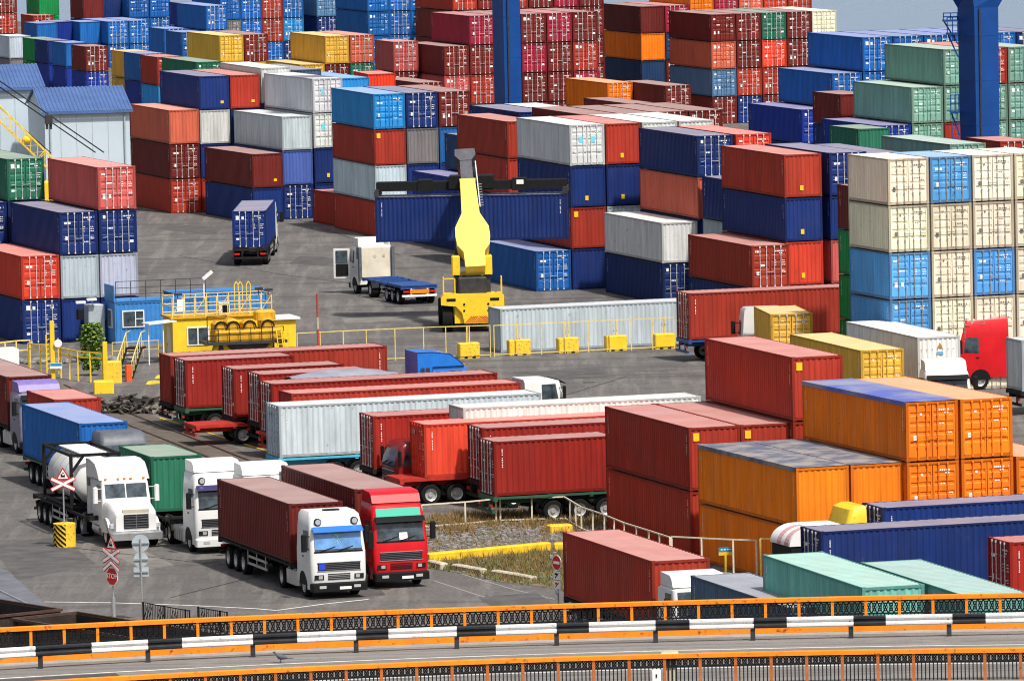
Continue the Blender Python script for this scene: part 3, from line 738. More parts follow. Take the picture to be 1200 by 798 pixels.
q0, q1 = (-400, 890+1.5*400, 0), (200, 890-1.5*200, 0)
b = MB(); b.add([(-400, 60, 0), (200, 60, 0), q1, q0], [(0, 1, 2, 3)]); b.quad(q0, q1, (q1[0], q1[1], -6), (q0[0], q0[1], -6))
tag(b.build('yard_ground', M['asphalt']), kind='structure')
def water():
    m = bpy.data.materials.new('sea water'); m.use_nodes = True
    nt = m.node_tree; p = nt.nodes['Principled BSDF']; N = nt.nodes.new; Lk = nt.links.new
    p.inputs['Base Color'].default_value = (0.22, 0.29, 0.38, 1); p.inputs['Roughness'].default_value = 0.25
    tc = N('ShaderNodeTexCoord'); mp = N('ShaderNodeMapping'); mp.inputs['Scale'].default_value = (0.5, 1.0, 1)
    n = N('ShaderNodeTexNoise'); n.inputs['Scale'].default_value = 0.35; n.inputs['Detail'].default_value = 6; n.inputs['Roughness'].default_value = 0.7
    Lk(tc.outputs['Object'], mp.inputs[0]); Lk(mp.outputs[0], n.inputs['Vector'])
    bp = N('ShaderNodeBump'); bp.inputs['Strength'].default_value = 0.8; bp.inputs['Distance'].default_value = 0.5
    Lk(n.outputs['Fac'], bp.inputs['Height']); Lk(bp.outputs[0], p.inputs['Normal'])
    return m
b = MB(); b.quad((-20000, 300, -2.2), (20000, 300, -2.2), (20000, 40000, -2.2), (-20000, 40000, -2.2))
tag(b.build('harbour_water', water()), kind='structure')
# ---------------------------------------------------------------- lorries and trailers
_wm = {}
def wheel(parent, x, y, r=0.50, w=0.30, rim=None):
    key = (r, w)
    if key not in _wm:
        b = MB(); n = 22; prof = [(-w/2, r*0.60), (-w/2, r*0.90), (-w/2+0.05, r), (w/2-0.05, r), (w/2, r*0.90), (w/2, r*0.60)]
        rings = [[(px, pr*math.cos(2*PI*i/n), pr*math.sin(2*PI*i/n)) for i in range(n)] for px, pr in prof]
        b.loft(rings, 0, caps=False)
        tyre = b.mesh('tyre', M['tyre'], 40)
        b = MB()
        for s in (-1, 1):
            prof = [(s*w*0.46, r*0.62), (s*w*0.40, r*0.55), (s*w*0.14, r*0.50), (s*w*0.12, r*0.26), (s*w*0.36, r*0.20), (s*w*0.36, 0.01)]
            b.loft([[(px, pr*math.cos(2*PI*i/16), pr*math.sin(2*PI*i/16)) for i in range(16)] for px, pr in prof], 0, caps=False)
        rm = b.mesh('rim', M['rim'], 40)
        _wm[key] = (tyre, rm)
    t, rm = _wm[key]
    o = link('wheel', t, parent, (x, y, r))
    c = link('rim', rm, o)
    if rim: 
        if len(c.material_slots): c.material_slots[0].link = 'OBJECT'; c.material_slots[0].material = rim
    return o

class Cab:
    """rounded cab shell: rings of (z, front y, half width); front faces -y"""
    def __init__(s, prof, back, rad=0.20): s.p = prof; s.back = back; s.rad = rad
    def at(s, z):
        p = s.p
        if z <= p[0][0]: return p[0][1], p[0][2]
        for a, c in zip(p, p[1:]):
            if z <= c[0]:
                t = (z-a[0])/(c[0]-a[0]); return a[1]+t*(c[1]-a[1]), a[2]+t*(c[2]-a[2])
        return p[-1][1], p[-1][2]
    def ring(s, z, yf, hw):
        r = s.rad; pts = [(-hw, s.back, z)]
        for i in range(5):
            t = PI/2*i/4; pts.append((-hw + r*(1-math.cos(t)), yf + r*(1-math.sin(t)), z))
        for i in range(5):
            t = PI/2*(1-i/4); pts.append((hw - r*(1-math.cos(t)), yf + r*(1-math.sin(t)), z))
        pts.append((hw, s.back, z)); return pts
    def shell(s, b, m=0): return b.loft([s.ring(*q) for q in s.p], m)
    def front(s, b, z0, z1, x0, x1, off=0.012, m=0, n=2, taper=0.0):
        v = []
        for i in range(n+1):
            z = z0+(z1-z0)*i/n; yf, hw = s.at(z); k = taper*i/n
            v += [(x0+k, yf-off, z), (x1-k, yf-off, z), (x0+k, yf+0.03, z), (x1-k, yf+0.03, z)]
        f = []
        for i in range(n):
            a = 4*i; f += [(a, a+1, a+5, a+4), (a, a+4, a+6, a+2), (a+1, a+3, a+7, a+5)]
        f += [(0, 2, 3, 1), (4*n, 4*n+1, 4*n+3, 4*n+2)]
        return b.add(v, f, m)
    def side(s, b, sx, pts, off=0.012, m=0):
        """pts of (y,z) on the side wall"""
        out = [(sx*(s.at(z)[1]+off), y, z) for y, z in pts]; inn = [(sx*(s.at(z)[1]-0.03), y, z) for y, z in pts]
        return b.loft([inn, out], m)

def lorry_chassis(t, y0, y1, m, wheels, parent_tank=True, tank='chrome', tankx=(-1,)):
    b = MB()
    for sx in (-1, 1): b.box(sx*0.43-0.05, sx*0.43+0.05, y0, y1, 0.70, 0.98)
    for y in (y0+0.1, (y0+y1)/2, y1-0.1): b.box(-0.40, 0.40, y-0.06, y+0.06, 0.74, 0.94)
    for y, n in wheels: b.cyl((-1.0, y, 0.5), (1.0, y, 0.5), 0.09, n=8)
    b.box(-0.55, 0.55, wheels[-1][0]-0.45, wheels[-1][0]+0.45, 0.98, 1.14)
    b.build('chassis', M[m], t)
    for y, n in wheels:
        for sx in (-1, 1): wheel(t, sx*(1.05 if n == 1 else 0.92), y, 0.51, 0.32 if n == 1 else 0.58)
    if parent_tank:
        for sx in tankx:
            b = MB(); b.bbox(min(sx*0.6, sx*1.22), max(sx*0.6, sx*1.22), 2.45, 4.25, 0.36, 1.08, 0.10)
            for yy in (2.9, 3.3, 3.7): b.box(min(sx*0.59, sx*1.235), max(sx*0.59, sx*1.235), yy-0.03, yy+0.03, 0.35, 1.09)
            b.build('fuel_tank', M[tank], t, smooth=35)
    for sx in (-1, 1):
        b = MB(); yw = wheels[-1][0]; x0, x1 = sorted((sx*0.62, sx*1.24)); pr = []
        for i in range(9):
            a = PI*(0.08+0.84*i/8); pr.append((yw+0.64*math.cos(a), 0.51+0.62*math.sin(a)))
        b.loft([[(x0, y, z) for y, z in pr], [(x1, y, z) for y, z in pr]], 0, caps=False, closed=False)
        b.build('mudguard', M['black'], t, fix=False)

def cabover(label, loc, rz, paint='white', roof=3.72, deflector=None, visor=None, group=None, band=None, lower=None, spots=False,
            extra=None, axle=5.1, chassis='chassis', low=False, plate=True, back=2.25):
    t = thing('truck_tractor', label, 'lorry tractor', loc, rz, group)
    if low: prof = [(0.62,0.06,1.20),(0.95,0.0,1.24),(1.75,0.02,1.24),(2.55,0.22,1.18),(2.78,0.42,1.12),(2.86,0.62,1.02)]; ws = (1.72, 2.50); hi = 2.86
    else: prof = [(0.66,0.06,1.22),(1.0,0.0,1.25),(2.02,0.03,1.25),(3.08,0.30,1.19),(roof-0.14,0.52,1.13),(roof,0.80,1.02)]; ws = (2.06, 3.02); hi = roof
    cab = Cab(prof, back)
    b = MB(); cab.shell(b); b.build('cab', M[paint], t, smooth=38)
    b = MB(); cab.front(b, ws[0], ws[1], -1.06, 1.06, 0.014, taper=0.03); b.build('windscreen', M['glass'], t)
    b = MB(); b.box(-1.09, 1.09, cab.at(ws[0])[0]-0.022, cab.at(ws[0])[0]+0.05, ws[0]-0.05, ws[0]+0.015)
    b.build('scuttle', M['black'], t)
    for k in (-0.55, 0.25):
        b = MB(); y0 = cab.at(ws[0])[0]-0.05; y1 = cab.at(ws[0]+0.20)[0]-0.03
        b.obar((k-0.25, y0, ws[0]+0.02), (k+0.42, y1, ws[0]+0.20), 0.03, 0.03); b.build('wiper', M['black'], t)
    for sx in (-1, 1):
        b = MB(); cab.side(b, sx, [(0.42, ws[0]+0.05), (1.32, ws[0]-0.02), (1.32, ws[1]-0.10), (0.56, ws[1]-0.08)]); b.build('side_window', M['glass'], t)
        b = MB(); cab.side(b, sx, [(0.32, 1.15), (1.40, 1.15), (1.40, ws[0]-0.10), (0.34, ws[0]-0.06)], 0.006)
        d = b.build('door', M[paint], t); h = MB(); x = sx*(cab.at(1.75)[1]+0.02); h.box(x-0.02, x+0.02, 1.15, 1.32, ws[0]-0.28, ws[0]-0.23); h.build('handle', M['black'], d)
        # mirror on its arm
        b = MB(); x = sx*1.50
        b.bbox(x-0.12, x+0.12, 0.10, 0.24, ws[0]+0.02, ws[0]+0.78, 0.04); b.obar((sx*1.2, 0.34, ws[0]+0.66), (x, 0.18, ws[0]+0.68), 0.04, 0.04); b.obar((sx*1.22, 0.34, ws[0]+0.10), (x, 0.18, ws[0]+0.12), 0.04, 0.04)
        b.build('mirror', M['black'], t)
    # grille, lamps, bumper
    b = MB(); cab.front(b, 1.24 if not low else 1.12, 1.58 if not low else 1.42, -0.95, 0.95, 0.02)
    gobj = b.build('grille', M['grille'], t)
    b = MB()
    gz = 1.24 if not low else 1.12
    for i in range(4): cab.front(b, gz+0.05+i*0.075, gz+0.065+i*0.075, -0.92, 0.92, 0.035, n=1)
    b.build('grille_bar', M['steel_grey'], gobj)
    b = MB()
    for z0 in (gz-0.03, gz+0.335): cab.front(b, z0, z0+0.03, -0.98, 0.98, 0.03, n=1)
    b.build('grille_trim', M['chrome'], gobj)
    b = MB()
    for i in range(4): cab.front(b, 0.84+i*0.075, 0.875+i*0.075, -0.5, 0.5, 0.02, n=1)
    b.build('lower_grille', M['grille'], t)
    bp = lower or 'black'
    b = MB(); b.bbox(-1.24, 1.24, -0.12, 0.35, 0.34, 0.72, 0.06); b.build('bumper', M[bp], t, smooth=35)
    for sx in (-1, 1):
        b = MB(); cab.front(b, 0.85, 1.06, *sorted((sx*0.68, sx*1.10)), 0.022, n=1); hl = b.build('headlight', M['grille'], t)
        b = MB(); cab.front(b, 0.89, 1.03, *sorted((sx*0.74, sx*0.92)), 0.034, n=1); b.build('lens', M['lamp'], hl)
        b = MB(); b.box(*sorted((sx*0.62, sx*0.92)), -0.135, -0.118, 0.48, 0.60); b.build('fog_light', M['lamp'], t)
        b = MB(); pr = []
        for i in range(9):
            a = PI*(0.0+1.0*i/8); pr.append((1.38+0.62*math.cos(a), 0.55+0.60*math.sin(a)))
        cab.side(b, sx, pr, 0.008); b.build('wheel_arch', M['black'], t)
        b = MB(); b.box(*sorted((sx*0.95, sx*1.22)), 0.28, 0.78, 0.40, 0.66); b.build('step', M[paint if not low else 'black'], t)
    if plate:
        b = MB(); b.box(-0.02, 0.50, -0.138, -0.118, 0.42, 0.54); b.build('number_plate', M['plate'], t)
    if visor:
        b = MB(); y = cab.at(ws[1])[0]
        b.prism([(y-0.02, ws[1]+0.10), (y-0.30, ws[1]-0.06), (y-0.32, ws[1]-0.12), (y-0.02, ws[1]+0.0)], -1.12, 1.12)
        b.build('visor', M[visor], t)
    if band:
        b = MB(); cab.front(b, ws[1]+0.10, ws[1]+0.44, -1.00, 1.00, 0.016); b.build('sign_panel', M[band], t)
    if spots:
        for sx in (-1, 1):
            b = MB(); y = cab.at(ws[1]+0.25)[0]; b.cyl((sx*0.82, y-0.10, ws[1]+0.30), (sx*0.82, y+0.05, ws[1]+0.30), 0.16, n=16); so_ = b.build('spot_lamp', M['grille'], t); b = MB(); b.cyl((sx*0.82, y-0.115, ws[1]+0.30), (sx*0.82, y-0.101, ws[1]+0.30), 0.12, n=16); b.build('lens', M['lamp'], so_)
    if deflector:
        b = MB(); z = hi - 0.03
        for_ = [(0.62, z), (0.80, z+0.34), (1.05, z+0.46), (2.2, z+0.50), (2.2, z)]
        r0 = [(-1.02, y, zz) for y, zz in for_]; r1 = [(-0.86 if zz > z else -1.02, y, zz) for y, zz in for_]
        b.loft([[(-1.10, y, zz) for y, zz in for_], [(-1.06, y, zz) for y, zz in for_], [(1.06, y, zz) for y, zz in for_], [(1.10, y, zz) for y, zz in for_]])
        b.build('roof_deflector', M[deflector], t, smooth=30)
    lorry_chassis(t, 0.9, axle+1.0, chassis, [(1.38, 1), (axle, 2)])
    if extra: extra(t, cab, ws)
    return t

def trailer(label, loc, rz, chassis='chassis', L=12.4, deck=1.30, axles=(8.2, 9.5, 10.8), group=None, guard=True, flat=False, legs=True, tail=None, white_rim=True):
    """container skeleton trailer; origin under the front end, +y to the rear"""
    t = thing('container_trailer', label, 'trailer', loc, rz, group)
    b = MB()
    for sx in (-1, 1):
        b.box(sx*0.50-0.07, sx*0.50+0.07, 0.15, L-0.1, deck-0.42, deck-0.10)
    for y in (0.12, 1.2, L*0.3, L*0.48, L*0.7, L-0.15): b.box(-1.20, 1.20, y-0.09, y+0.09, deck-0.22, deck-0.005)
    for y in (0.12, L-0.15):
        for sx in (-1, 1): b.box(sx*1.14-0.09, sx*1.14+0.09, y-0.10, y+0.10, deck-0.24, deck-0.004)
    b.box(-1.22, -1.12, 0.2, L-0.2, deck-0.14, deck-0.03); b.box(1.12, 1.22, 0.2, L-0.2, deck-0.14, deck-0.03)
    b.build('frame', M[chassis], t)
    if flat:
        b = MB(); b.box(-1.2, 1.2, L*0.62, L-0.02, deck-0.05, deck+0.02); b.build('rear_deck', M[chassis], t)
    for y in axles:
        for sx in (-1, 1): wheel(t, sx*1.02, y, 0.50, 0.36)
    for y in axles:
        b = MB(); b.cyl((-0.95, y, 0.5), (0.95, y, 0.5), 0.08, n=8); b.build('axle', M['chassis'], t)
    for y in axles:
        for sx in (-1, 1):
            b = MB(); pr = []
            for i in range(9):
                a = PI*(0.12+0.76*i/8); pr.append((y+0.60*math.cos(a), 0.50+0.60*math.sin(a)))
            x0, x1 = sorted((sx*0.82, sx*1.22))
            b.loft([[(x0, yy, z) for yy, z in pr], [(x1, yy, z) for yy, z in pr]], 0, caps=False, closed=False)
            b.build('mudguard', M['black'], t, fix=False)
    if legs:
        for sx in (-1, 1):
            b = MB(); b.box(sx*0.72-0.07, sx*0.72+0.07, 2.5, 2.64, 0.25, deck-0.1); b.box(sx*0.72-0.16, sx*0.72+0.16, 2.42, 2.72, 0.22, 0.28); b.build('landing_leg', M['steel_grey'], t)
    if guard:
        for sx in (-1, 1):
            b = MB(); x = sx*1.17
            for z in (0.55, 0.86): b.box(x-0.02, x+0.02, 4.2, 7.4, z, z+0.11)
            for y in (4.3, 5.8, 7.3): b.box(x-0.05, x-0.021, y-0.03, y+0.03, 0.55, deck-0.12)
            b.build('side_guard', M['galv'], t)
    b = MB(); b.box(-1.18, 1.18, L-0.10, L+0.02, 0.52, 0.66); b.box(-0.6, -0.5, L-0.08, L, 0.6, deck-0.2); b.box(0.5, 0.6, L-0.08, L, 0.6, deck-0.2)
    bo = b.build('rear_bumper', M['signwhite'] if tail else M[chassis], t)
    for sx in (-1, 1):
        b = MB(); b.box(*sorted((sx*0.72, sx*1.10)), L-0.03, L+0.03, 0.80, 0.94); b.build('tail_lamp', M['redlamp'], t)
    if tail:
        b = MB(); b.box(-0.66, 0.66, L-0.01, L+0.03, 0.74, 1.0); b.build('marker_board', M['amber'], t)
    return t

def yard_box(code, corner, rz_h, L, hh, label, group, along=False, z=1.3, cat='container'):
    """container whose near-left bottom corner (world xy) is given; along=True: long side runs to the right, doors at left"""
    e, sd = ax(rz_h)
    if not along:
        c = corner + e*1.22 + sd*(L/2); rz = rz_h
    else:
        c = corner + e*(L/2) + sd*1.22; rz = rz_h - PI/2
    return container(code, (c.x, c.y, z+0.004), rz, L, hh, label, group, True, cat)

DECK = 1.32
def from_top(px, py, hh, deck=DECK):
    P = at(px, py, deck+hh); P.z = 0; return P

GV = 'lorries waiting in the parking row'
GB = 'containers riding on parked trailers'
# --- white lorry with brick red container, nearest
h = 0.297; e, sd = ax(h)
P = from_top(338.4, 590, 2.59)
yard_box('mF', P, h, 12.19, 2.59, 'brick maroon container carried by the nearest white lorry', GB)
def emblem(t, cab, ws):
    b = MB(); cab.front(b, ws[0]+0.10, ws[1]-0.05, -1.04, 1.04, 0.022, m=0); b.build('sun_film', M['bluevisor_glass'], t)
    b = MB(); z = ws[0]+0.62; y = cab.at(z)[0]-0.03
    for i in range(16):
        a = 2*PI*i/16; y2 = lambda zz: cab.at(zz)[0]-0.030
        p0 = (0.16*math.cos(a), z+0.16*math.sin(a)); p1 = (0.30*math.cos(a), z+0.30*math.sin(a))
        if math.sin(a) > 0.75: continue
        b.obar((p0[0], y2(p0[1]), p0[1]), (p1[0], y2(p1[1]), p1[1]), 0.03, 0.012)
    b.prism([(-0.2, z+0.14), (0.0, z-0.06), (0.2, z+0.14), (0.0, z+0.05)], cab.at(z)[0]-0.036, cab.at(z)[0]-0.028, axis='y')
    b.build('windscreen_emblem', M['emblem'], t)
    b = MB(); cab.front(b, 1.28, 1.54, -0.90, -0.62, 0.042, n=1); b.build('badge_plate', M['signblue2'], t)
    b = MB(); b.box(-0.35, 0.35, 0.95, 1.25, 3.70, 3.78); b.build('roof_hatch', M['black'], t)
M['bluevisor_glass'] = mat('blue tinted windscreen', (0.10, 0.26, 0.55), 0.08, 0, 0.8, noise=0.35, nscale=2)
M['emblem'] = mat('pale green emblem', (0.25, 0.55, 0.45), 0.4)
M['signblue2'] = mat('blue plate', (0.02, 0.06, 0.55), 0.4)
c = P + e*1.22 - sd*2.95
cabover('white lorry tractor with blue tinted windscreen, nearest camera', c + e*0.15, h, 'white', visor='bluevisor', spots=True, band='signback', group=GV, extra=emblem)
trailer('black trailer under container of nearest white lorry', P + e*1.22 + sd*(-0.15), h, 'chassis', group='trailers in the parking row')
# --- red lorry
P = from_top(415.3, 573, 2.80)
yard_box('mF', P, h, 12.19, 2.80, 'maroon container carried by the bright red lorry', GB)
def redx(t, cab, ws):
    b = MB(); cab.front(b, 2.12, 2.42, -0.05, 0.32, 0.02); b.build('windscreen_paper', M['signwhite'], t)
c = P + e*1.22 - sd*2.95
cabover('bright red lorry tractor with teal sign panel over windscreen', c, h, 'redcab', visor='black', deflector='redcab', band='teal', group=GV, extra=redx)
trailer('black trailer under container of red lorry', P + e*1.22 + sd*(-0.15), h, 'chassis', group='trailers in the parking row')
# --- hidden white lorry behind the nearest one: only its roof shows
P = at(314, 556, 3.72); P.z = 0
cabover('white lorry tractor hidden behind nearest red container, roof showing', P - sd*0.3, h, 'white', deflector='white', group=GV)
# --- white lorry with dark green box
P = from_top(176.7, 535, 2.59)
yard_box('dF', P, h, 6.06, 2.59, 'dark green short container behind white lorry cab', GB)
trailer('black trailer under short dark green container', P + e*1.22 - sd*3.3, h, 'chassis', group='trailers in the parking row')
c = P + e*1.55 - sd*6.8
M['purplevis'] = mat('dark violet visor', (0.035, 0.03, 0.10), 0.3)
cabover('white lorry tractor in front of dark green container', c, h, 'white', visor='purplevis', deflector='white', spots=True, lower='white', group=GV)

# --- white bonneted lorry with tank container
P = at(81.5, 532, DECK+2.59); P.z = 0
th = h - 0.02; te, tsd = ax(th)
ct = P + te*1.22 + tsd*3.03
t = thing('tank_container', 'white cylindrical tank container in black frame behind bonneted lorry', 'tank container', (ct.x, ct.y, DECK), th)
b = MB(); n = 24; rings = []
for y, r in ((-2.75, 0.35), (-2.68, 0.75), (-2.5, 1.02), (-2.2, 1.15), (2.2, 1.15), (2.5, 1.02), (2.68, 0.75), (2.75, 0.35)):
    rings.append([(r*math.cos(2*PI*i/n), y, 1.30 + r*math.sin(2*PI*i/n)) for i in range(n)])
b.loft(rings); tk = b.build('tank', M['white'], t, smooth=50)
b = MB()
for y in (-1.4, -0.2, 1.0):
    b.loft([[((1.15+k)*math.cos(2*PI*i/n), y+q, 1.30+(1.15+k)*math.sin(2*PI*i/n)) for i in range(n)] for q, k in ((-0.03, 0.0), (-0.03, 0.02), (0.03, 0.02), (0.03, 0.0))], caps=False)
b.build('seam_band', M['galv'], tk)
b = MB()
for sx in (-1, 1):
    for sy in (-1, 1): b.box(sx*1.15-0.07, sx*1.15+0.07, sy*2.96-0.07, sy*2.96+0.07, 0, 2.59)
    for z in (0.08, 2.50): b.box(sx*1.15-0.05, sx*1.15+0.05, -2.88, 2.88, z-0.06, z+0.06)
    for sy in (-1, 1):
        b.obar((sx*1.1, sy*2.96, 1.75), (sx*0.55, sy*2.96, 2.48), 0.12, 0.12); b.obar((sx*1.1, sy*2.96, 0.85), (sx*0.55, sy*2.96, 0.12), 0.12, 0.12)
for sy in (-1, 1):
    for z in (0.08, 2.50): b.box(-1.08, 1.08, sy*2.96-0.06, sy*2.96+0.06, z-0.07, z+0.07)
b.build('frame', M['ironblack'], t)
b = MB(); b.box(-0.55, 0.75, -2.2, 2.3, 2.47, 2.53); b.build('walkway', M['canvas'], t)
trailer('black trailer under the white tank container', P + te*1.22 - tsd*3.2, th, 'chassis', L=11.6, axles=(7.9, 9.2, 10.4), group='trailers in the parking row')

def bonneted(label, loc, rz, paint, group, sleeper=True, bumper='chrome', scale=1.0):
    t = thing('bonneted_tractor', label, 'lorry tractor', loc, rz, group)
    hood = [(0.10, 0.80, 0.95, 1.62), (0.35, 0.74, 1.0, 1.86), (1.3, 0.70, 1.06, 2.02), (2.05, 0.70, 1.12, 2.12)]
    b = MB(); rings = []
    for y, z0, hw, z1 in hood:
        r = 0.22
        rings.append([(-hw, y, z0), (hw, y, z0), (hw, y, z1-r), (hw-0.10, y, z1-0.06), (hw-0.35, y, z1), (-hw+0.35, y, z1), (-hw+0.10, y, z1-0.06), (-hw, y, z1-r)])
    b.loft(rings); b.build('bonnet', M[paint], t, smooth=40)
    cab = Cab([(0.75, 1.95, 1.16), (2.05, 1.98, 1.16), (2.85, 2.22, 1.10), (3.0, 2.34, 1.06)], 4.2 if sleeper else 3.6, 0.12)
    b = MB(); cab.shell(b); b.build('cab', M[paint], t, smooth=38)
    for x0, x1 in ((-0.98, -0.03), (0.03, 0.98)):
        b = MB(); cab.front(b, 2.16, 2.80, x0, x1, 0.014); b.build('windscreen', M['glass'], t)
    if sleeper:
        b = MB(); pf = [(2.35, 2.97), (2.75, 3.36), (3.2, 3.66), (4.15, 3.78), (5.0, 3.78), (5.0, 0.85), (4.15, 0.85), (4.15, 2.97)]
        b.loft([[(-1.16, y, z) for y, z in pf], [(-1.2, y, z) for y, z in pf], [(1.2, y, z) for y, z in pf], [(1.16, y, z) for y, z in pf]])
        b.build('sleeper', M[paint], t, smooth=30)
        for k in (0, 1):
            b = MB(); b.box(-1.225, -1.203, 4.32+k*0.30, 4.52+k*0.30, 2.55, 2.95); b.build('sleeper_window', M['glass'], t)
        for x in (-0.3, 0, 0.3, -0.9, 0.9):
            b = MB(); b.box(x-0.06, x+0.06, 2.25, 2.40, 2.99, 3.05); b.build('roof_lamp', M['amber'], t)
    for sx in (-1, 1):
        b = MB(); cab.side(b, sx, [(2.25, 2.12), (3.2, 2.12), (3.2, 2.72), (2.45, 2.72)]); b.build('side_window', M['glass'], t)
        pr = [(0.30, 0.72)]
        for i in range(11):
            a = PI*(1.0-1.0*i/10); pr.append((1.25+0.78*math.cos(a), 0.62+0.72*math.sin(a)))
        pr.append((1.95, 0.62)); b = MB(); xs = sorted((sx*0.80, sx*1.22))
        b.loft([[(xs[0], y, z) for y, z in pr], [(xs[1], y, z) for y, z in pr]]); b.build('wing', M[paint], t, smooth=40)
        b = MB(); b.bbox(*sorted((sx*0.86, sx*1.20)), 0.30, 0.50, 0.92, 1.14, 0.04); b.build('headlight', M['lamp'], t)
        b = MB(); x = sx*1.46; b.bbox(x-0.11, x+0.11, 1.95, 2.10, 1.95, 2.72, 0.05); b.obar((sx*1.12, 2.2, 2.60), (x, 2.05, 2.62), 0.03, 0.03); b.obar((sx*1.12, 2.2, 2.05), (x, 2.05, 2.05), 0.03, 0.03); b.build('mirror', M[paint], t)
        b = MB(); b.cyl((sx*0.95, 2.55, 0.66), (sx*0.95, 3.9, 0.66), 0.30, n=14); b.build('fuel_tank', M['chrome'], t, smooth=40)
    b = MB(); b.box(-0.58, 0.58, 0.055, 0.15, 0.92, 1.56); gq = b.build('grille', M['grille'], t)
    b = MB()
    for i in range(5): b.box(-0.56, 0.56, 0.04, 0.06, 0.98+i*0.12, 1.01+i*0.12)
    b.box(-0.02, 0.02, 0.035, 0.06, 0.92, 1.56); b.build('grille_bar', M['steel_grey'], gq)
    b = MB(); b.box(-0.62, 0.62, 0.10, 0.36, 1.62, 1.78); b.build('bonnet_scoop', M['kerb'], t)
    b = MB(); b.bbox(-1.22, 1.22, -0.15, 0.30, 0.40, 0.78, 0.07); b.build('bumper', M[bumper], t, smooth=35)
    lorry_chassis(t, 0.6, 8.2, 'chassis', [(1.25, 1), (6.3, 2), (7.6, 2)], False)
    return t
c = P + te*1.75 - tsd*6.0
bonneted('white bonneted lorry tractor with tall sleeper, pulling tank', c, th, 'white', GV)
b = MB()
# --- left group: three more boxes
P = from_top(7.5, 441.4, 2.59)
yard_box('mF', P, h, 12.19, 2.59, 'maroon container at left picture edge behind purple roofed lorry', GB)
cabover('grey lorry tractor with purple roof fairing at left edge', P + e*1.22 - sd*2.95, h, 'galvcab', deflector='purple', visor='black', group=GV, roof=3.3)
trailer('dark trailer under maroon container at left edge', P + e*1.22 - sd*0.15, h, 'chassis', group='trailers in the parking row')
P = from_top(63.5, 468, 2.59)
yard_box('rF', P, h, 6.06, 2.59, 'small red container right of purple roofed lorry', GB)
trailer('dark trailer under small red container', P + e*1.22 - sd*0.15, h, 'chassis', L=7.0, axles=(4.2, 5.4), group='trailers in the parking row', guard=False)
P = from_top(92.7, 496, 2.59)
yard_box('bF', P, h, 12.19, 2.59, 'bright blue container above the white tank container', GB)
trailer('green framed trailer under the bright blue container', P + e*1.22 - sd*0.15, h, 'chassis_green', group='trailers in the parking row')
cabover('grey lorry tractor mostly hidden behind the white tank', P + e*1.6 - sd*2.95, h, 'greycab', group=GV, roof=3.6)

# ---------------------------------------------------------------- rows of trailers with long sides to the camera
GT = 'containers on the middle rows of trailers'
GTT = 'trailers in the middle rows'
def long_box(code, px, py, L, hh, lab, chassis='chassis', tlab=None, tl=None, h=0.30, axles=None, deck=DECK, box_off=0.0, fl=False, legs=True):
    e, sd = ax(h); P = from_top(px, py, hh, deck)
    yard_box(code, P, h, L, hh, lab, GT, True, deck)
    if tlab:
        tl = tl or max(L, 7.0) + 0.2
        axl = axles or ((tl-4.2, tl-2.9, tl-1.6) if tl > 9 else (tl-3.0, tl-1.7))
        o = P + e*(tl - 0.1 - box_off) + sd*1.22
        trailer(tlab, (o.x, o.y, 0), h + PI/2, chassis, L=tl, axles=axl, group=GTT, guard=False, deck=deck, flat=fl, legs=legs)
    return P
long_box('rF', 199.5, 417.5, 12.19, 2.59, 'long red container furthest back in trailer rows, white lettering', 'chassis', 'trailer under furthest long red container')
long_box('hD', 216.8, 422.5, 6.06, 2.59, 'short red container with doors left, top left of trailer rows', 'chassis_green', 'green trailer under top left short red container')
long_box('hD', 273.3, 432.6, 6.06, 2.59, 'second short red container with doors left, on red trailer', 'chassis', 'dark trailer under second short red container')
long_box('hD', 304.0, 438.9, 6.06, 2.59, 'third short red container with doors left', 'chassis', 'dark trailer under third short red container')
long_box('hD', 317.8, 450.0, 12.19, 2.59, 'long red container behind the blue tarpaulin load', 'chassis_red', 'red trailer under fourth long red container')
long_box('rF', 341.3, 461.4, 12.19, 2.59, 'long red container directly behind long pale grey one', 'chassis', 'dark trailer behind the long pale grey container')
P = long_box('wP', 326.3, 476.0, 13.72, 2.59, 'longest pale grey container on cyan trailer', 'chassis_cyan', 'cyan trailer under longest pale grey container', tl=13.7, axles=(8.2, 9.5, 10.7))
long_box('hD', 437.0, 488.0, 6.06, 2.59, 'short red container behind the dark red cab', 'chassis', 'dark trailer behind the dark red cab')
long_box('WF', 542.8, 478.2, 12.19, 2.89, 'white container with rusty corner posts in trailer rows', 'chassis', 'dark trailer under rusty cornered white container', deck=1.52)
long_box('zP', 496.5, 497.6, 12.19, 2.59, 'bright red container with doors left, on red trailer', 'chassis_red', 'red trailer under bright red container', tl=13.4, box_off=1.2, fl=True)
long_box('hD', 564.8, 501.8, 12.19, 2.59, 'long maroon container behind nearest trailer', 'chassis', 'dark trailer under long maroon container')
long_box('hD', 578.3, 517.6, 6.06, 2.59, 'nearest short maroon container beside white fence', 'chassis_green', 'green trailer beside white fence, large wheels', tl=9.4, axles=(3.8, 5.1, 6.4))
# empty red flat trailer between the short reds (left)
P = at(222, 497, 1.1); P.z = 0; e, sd = ax(0.30)
trailer('empty red flat trailer at left of trailer rows', P + e*7.2, 0.30 + PI/2, 'chassis_red', L=7.2, deck=1.1, axles=(3.3, 4.6), group=GTT, guard=False, flat=True)
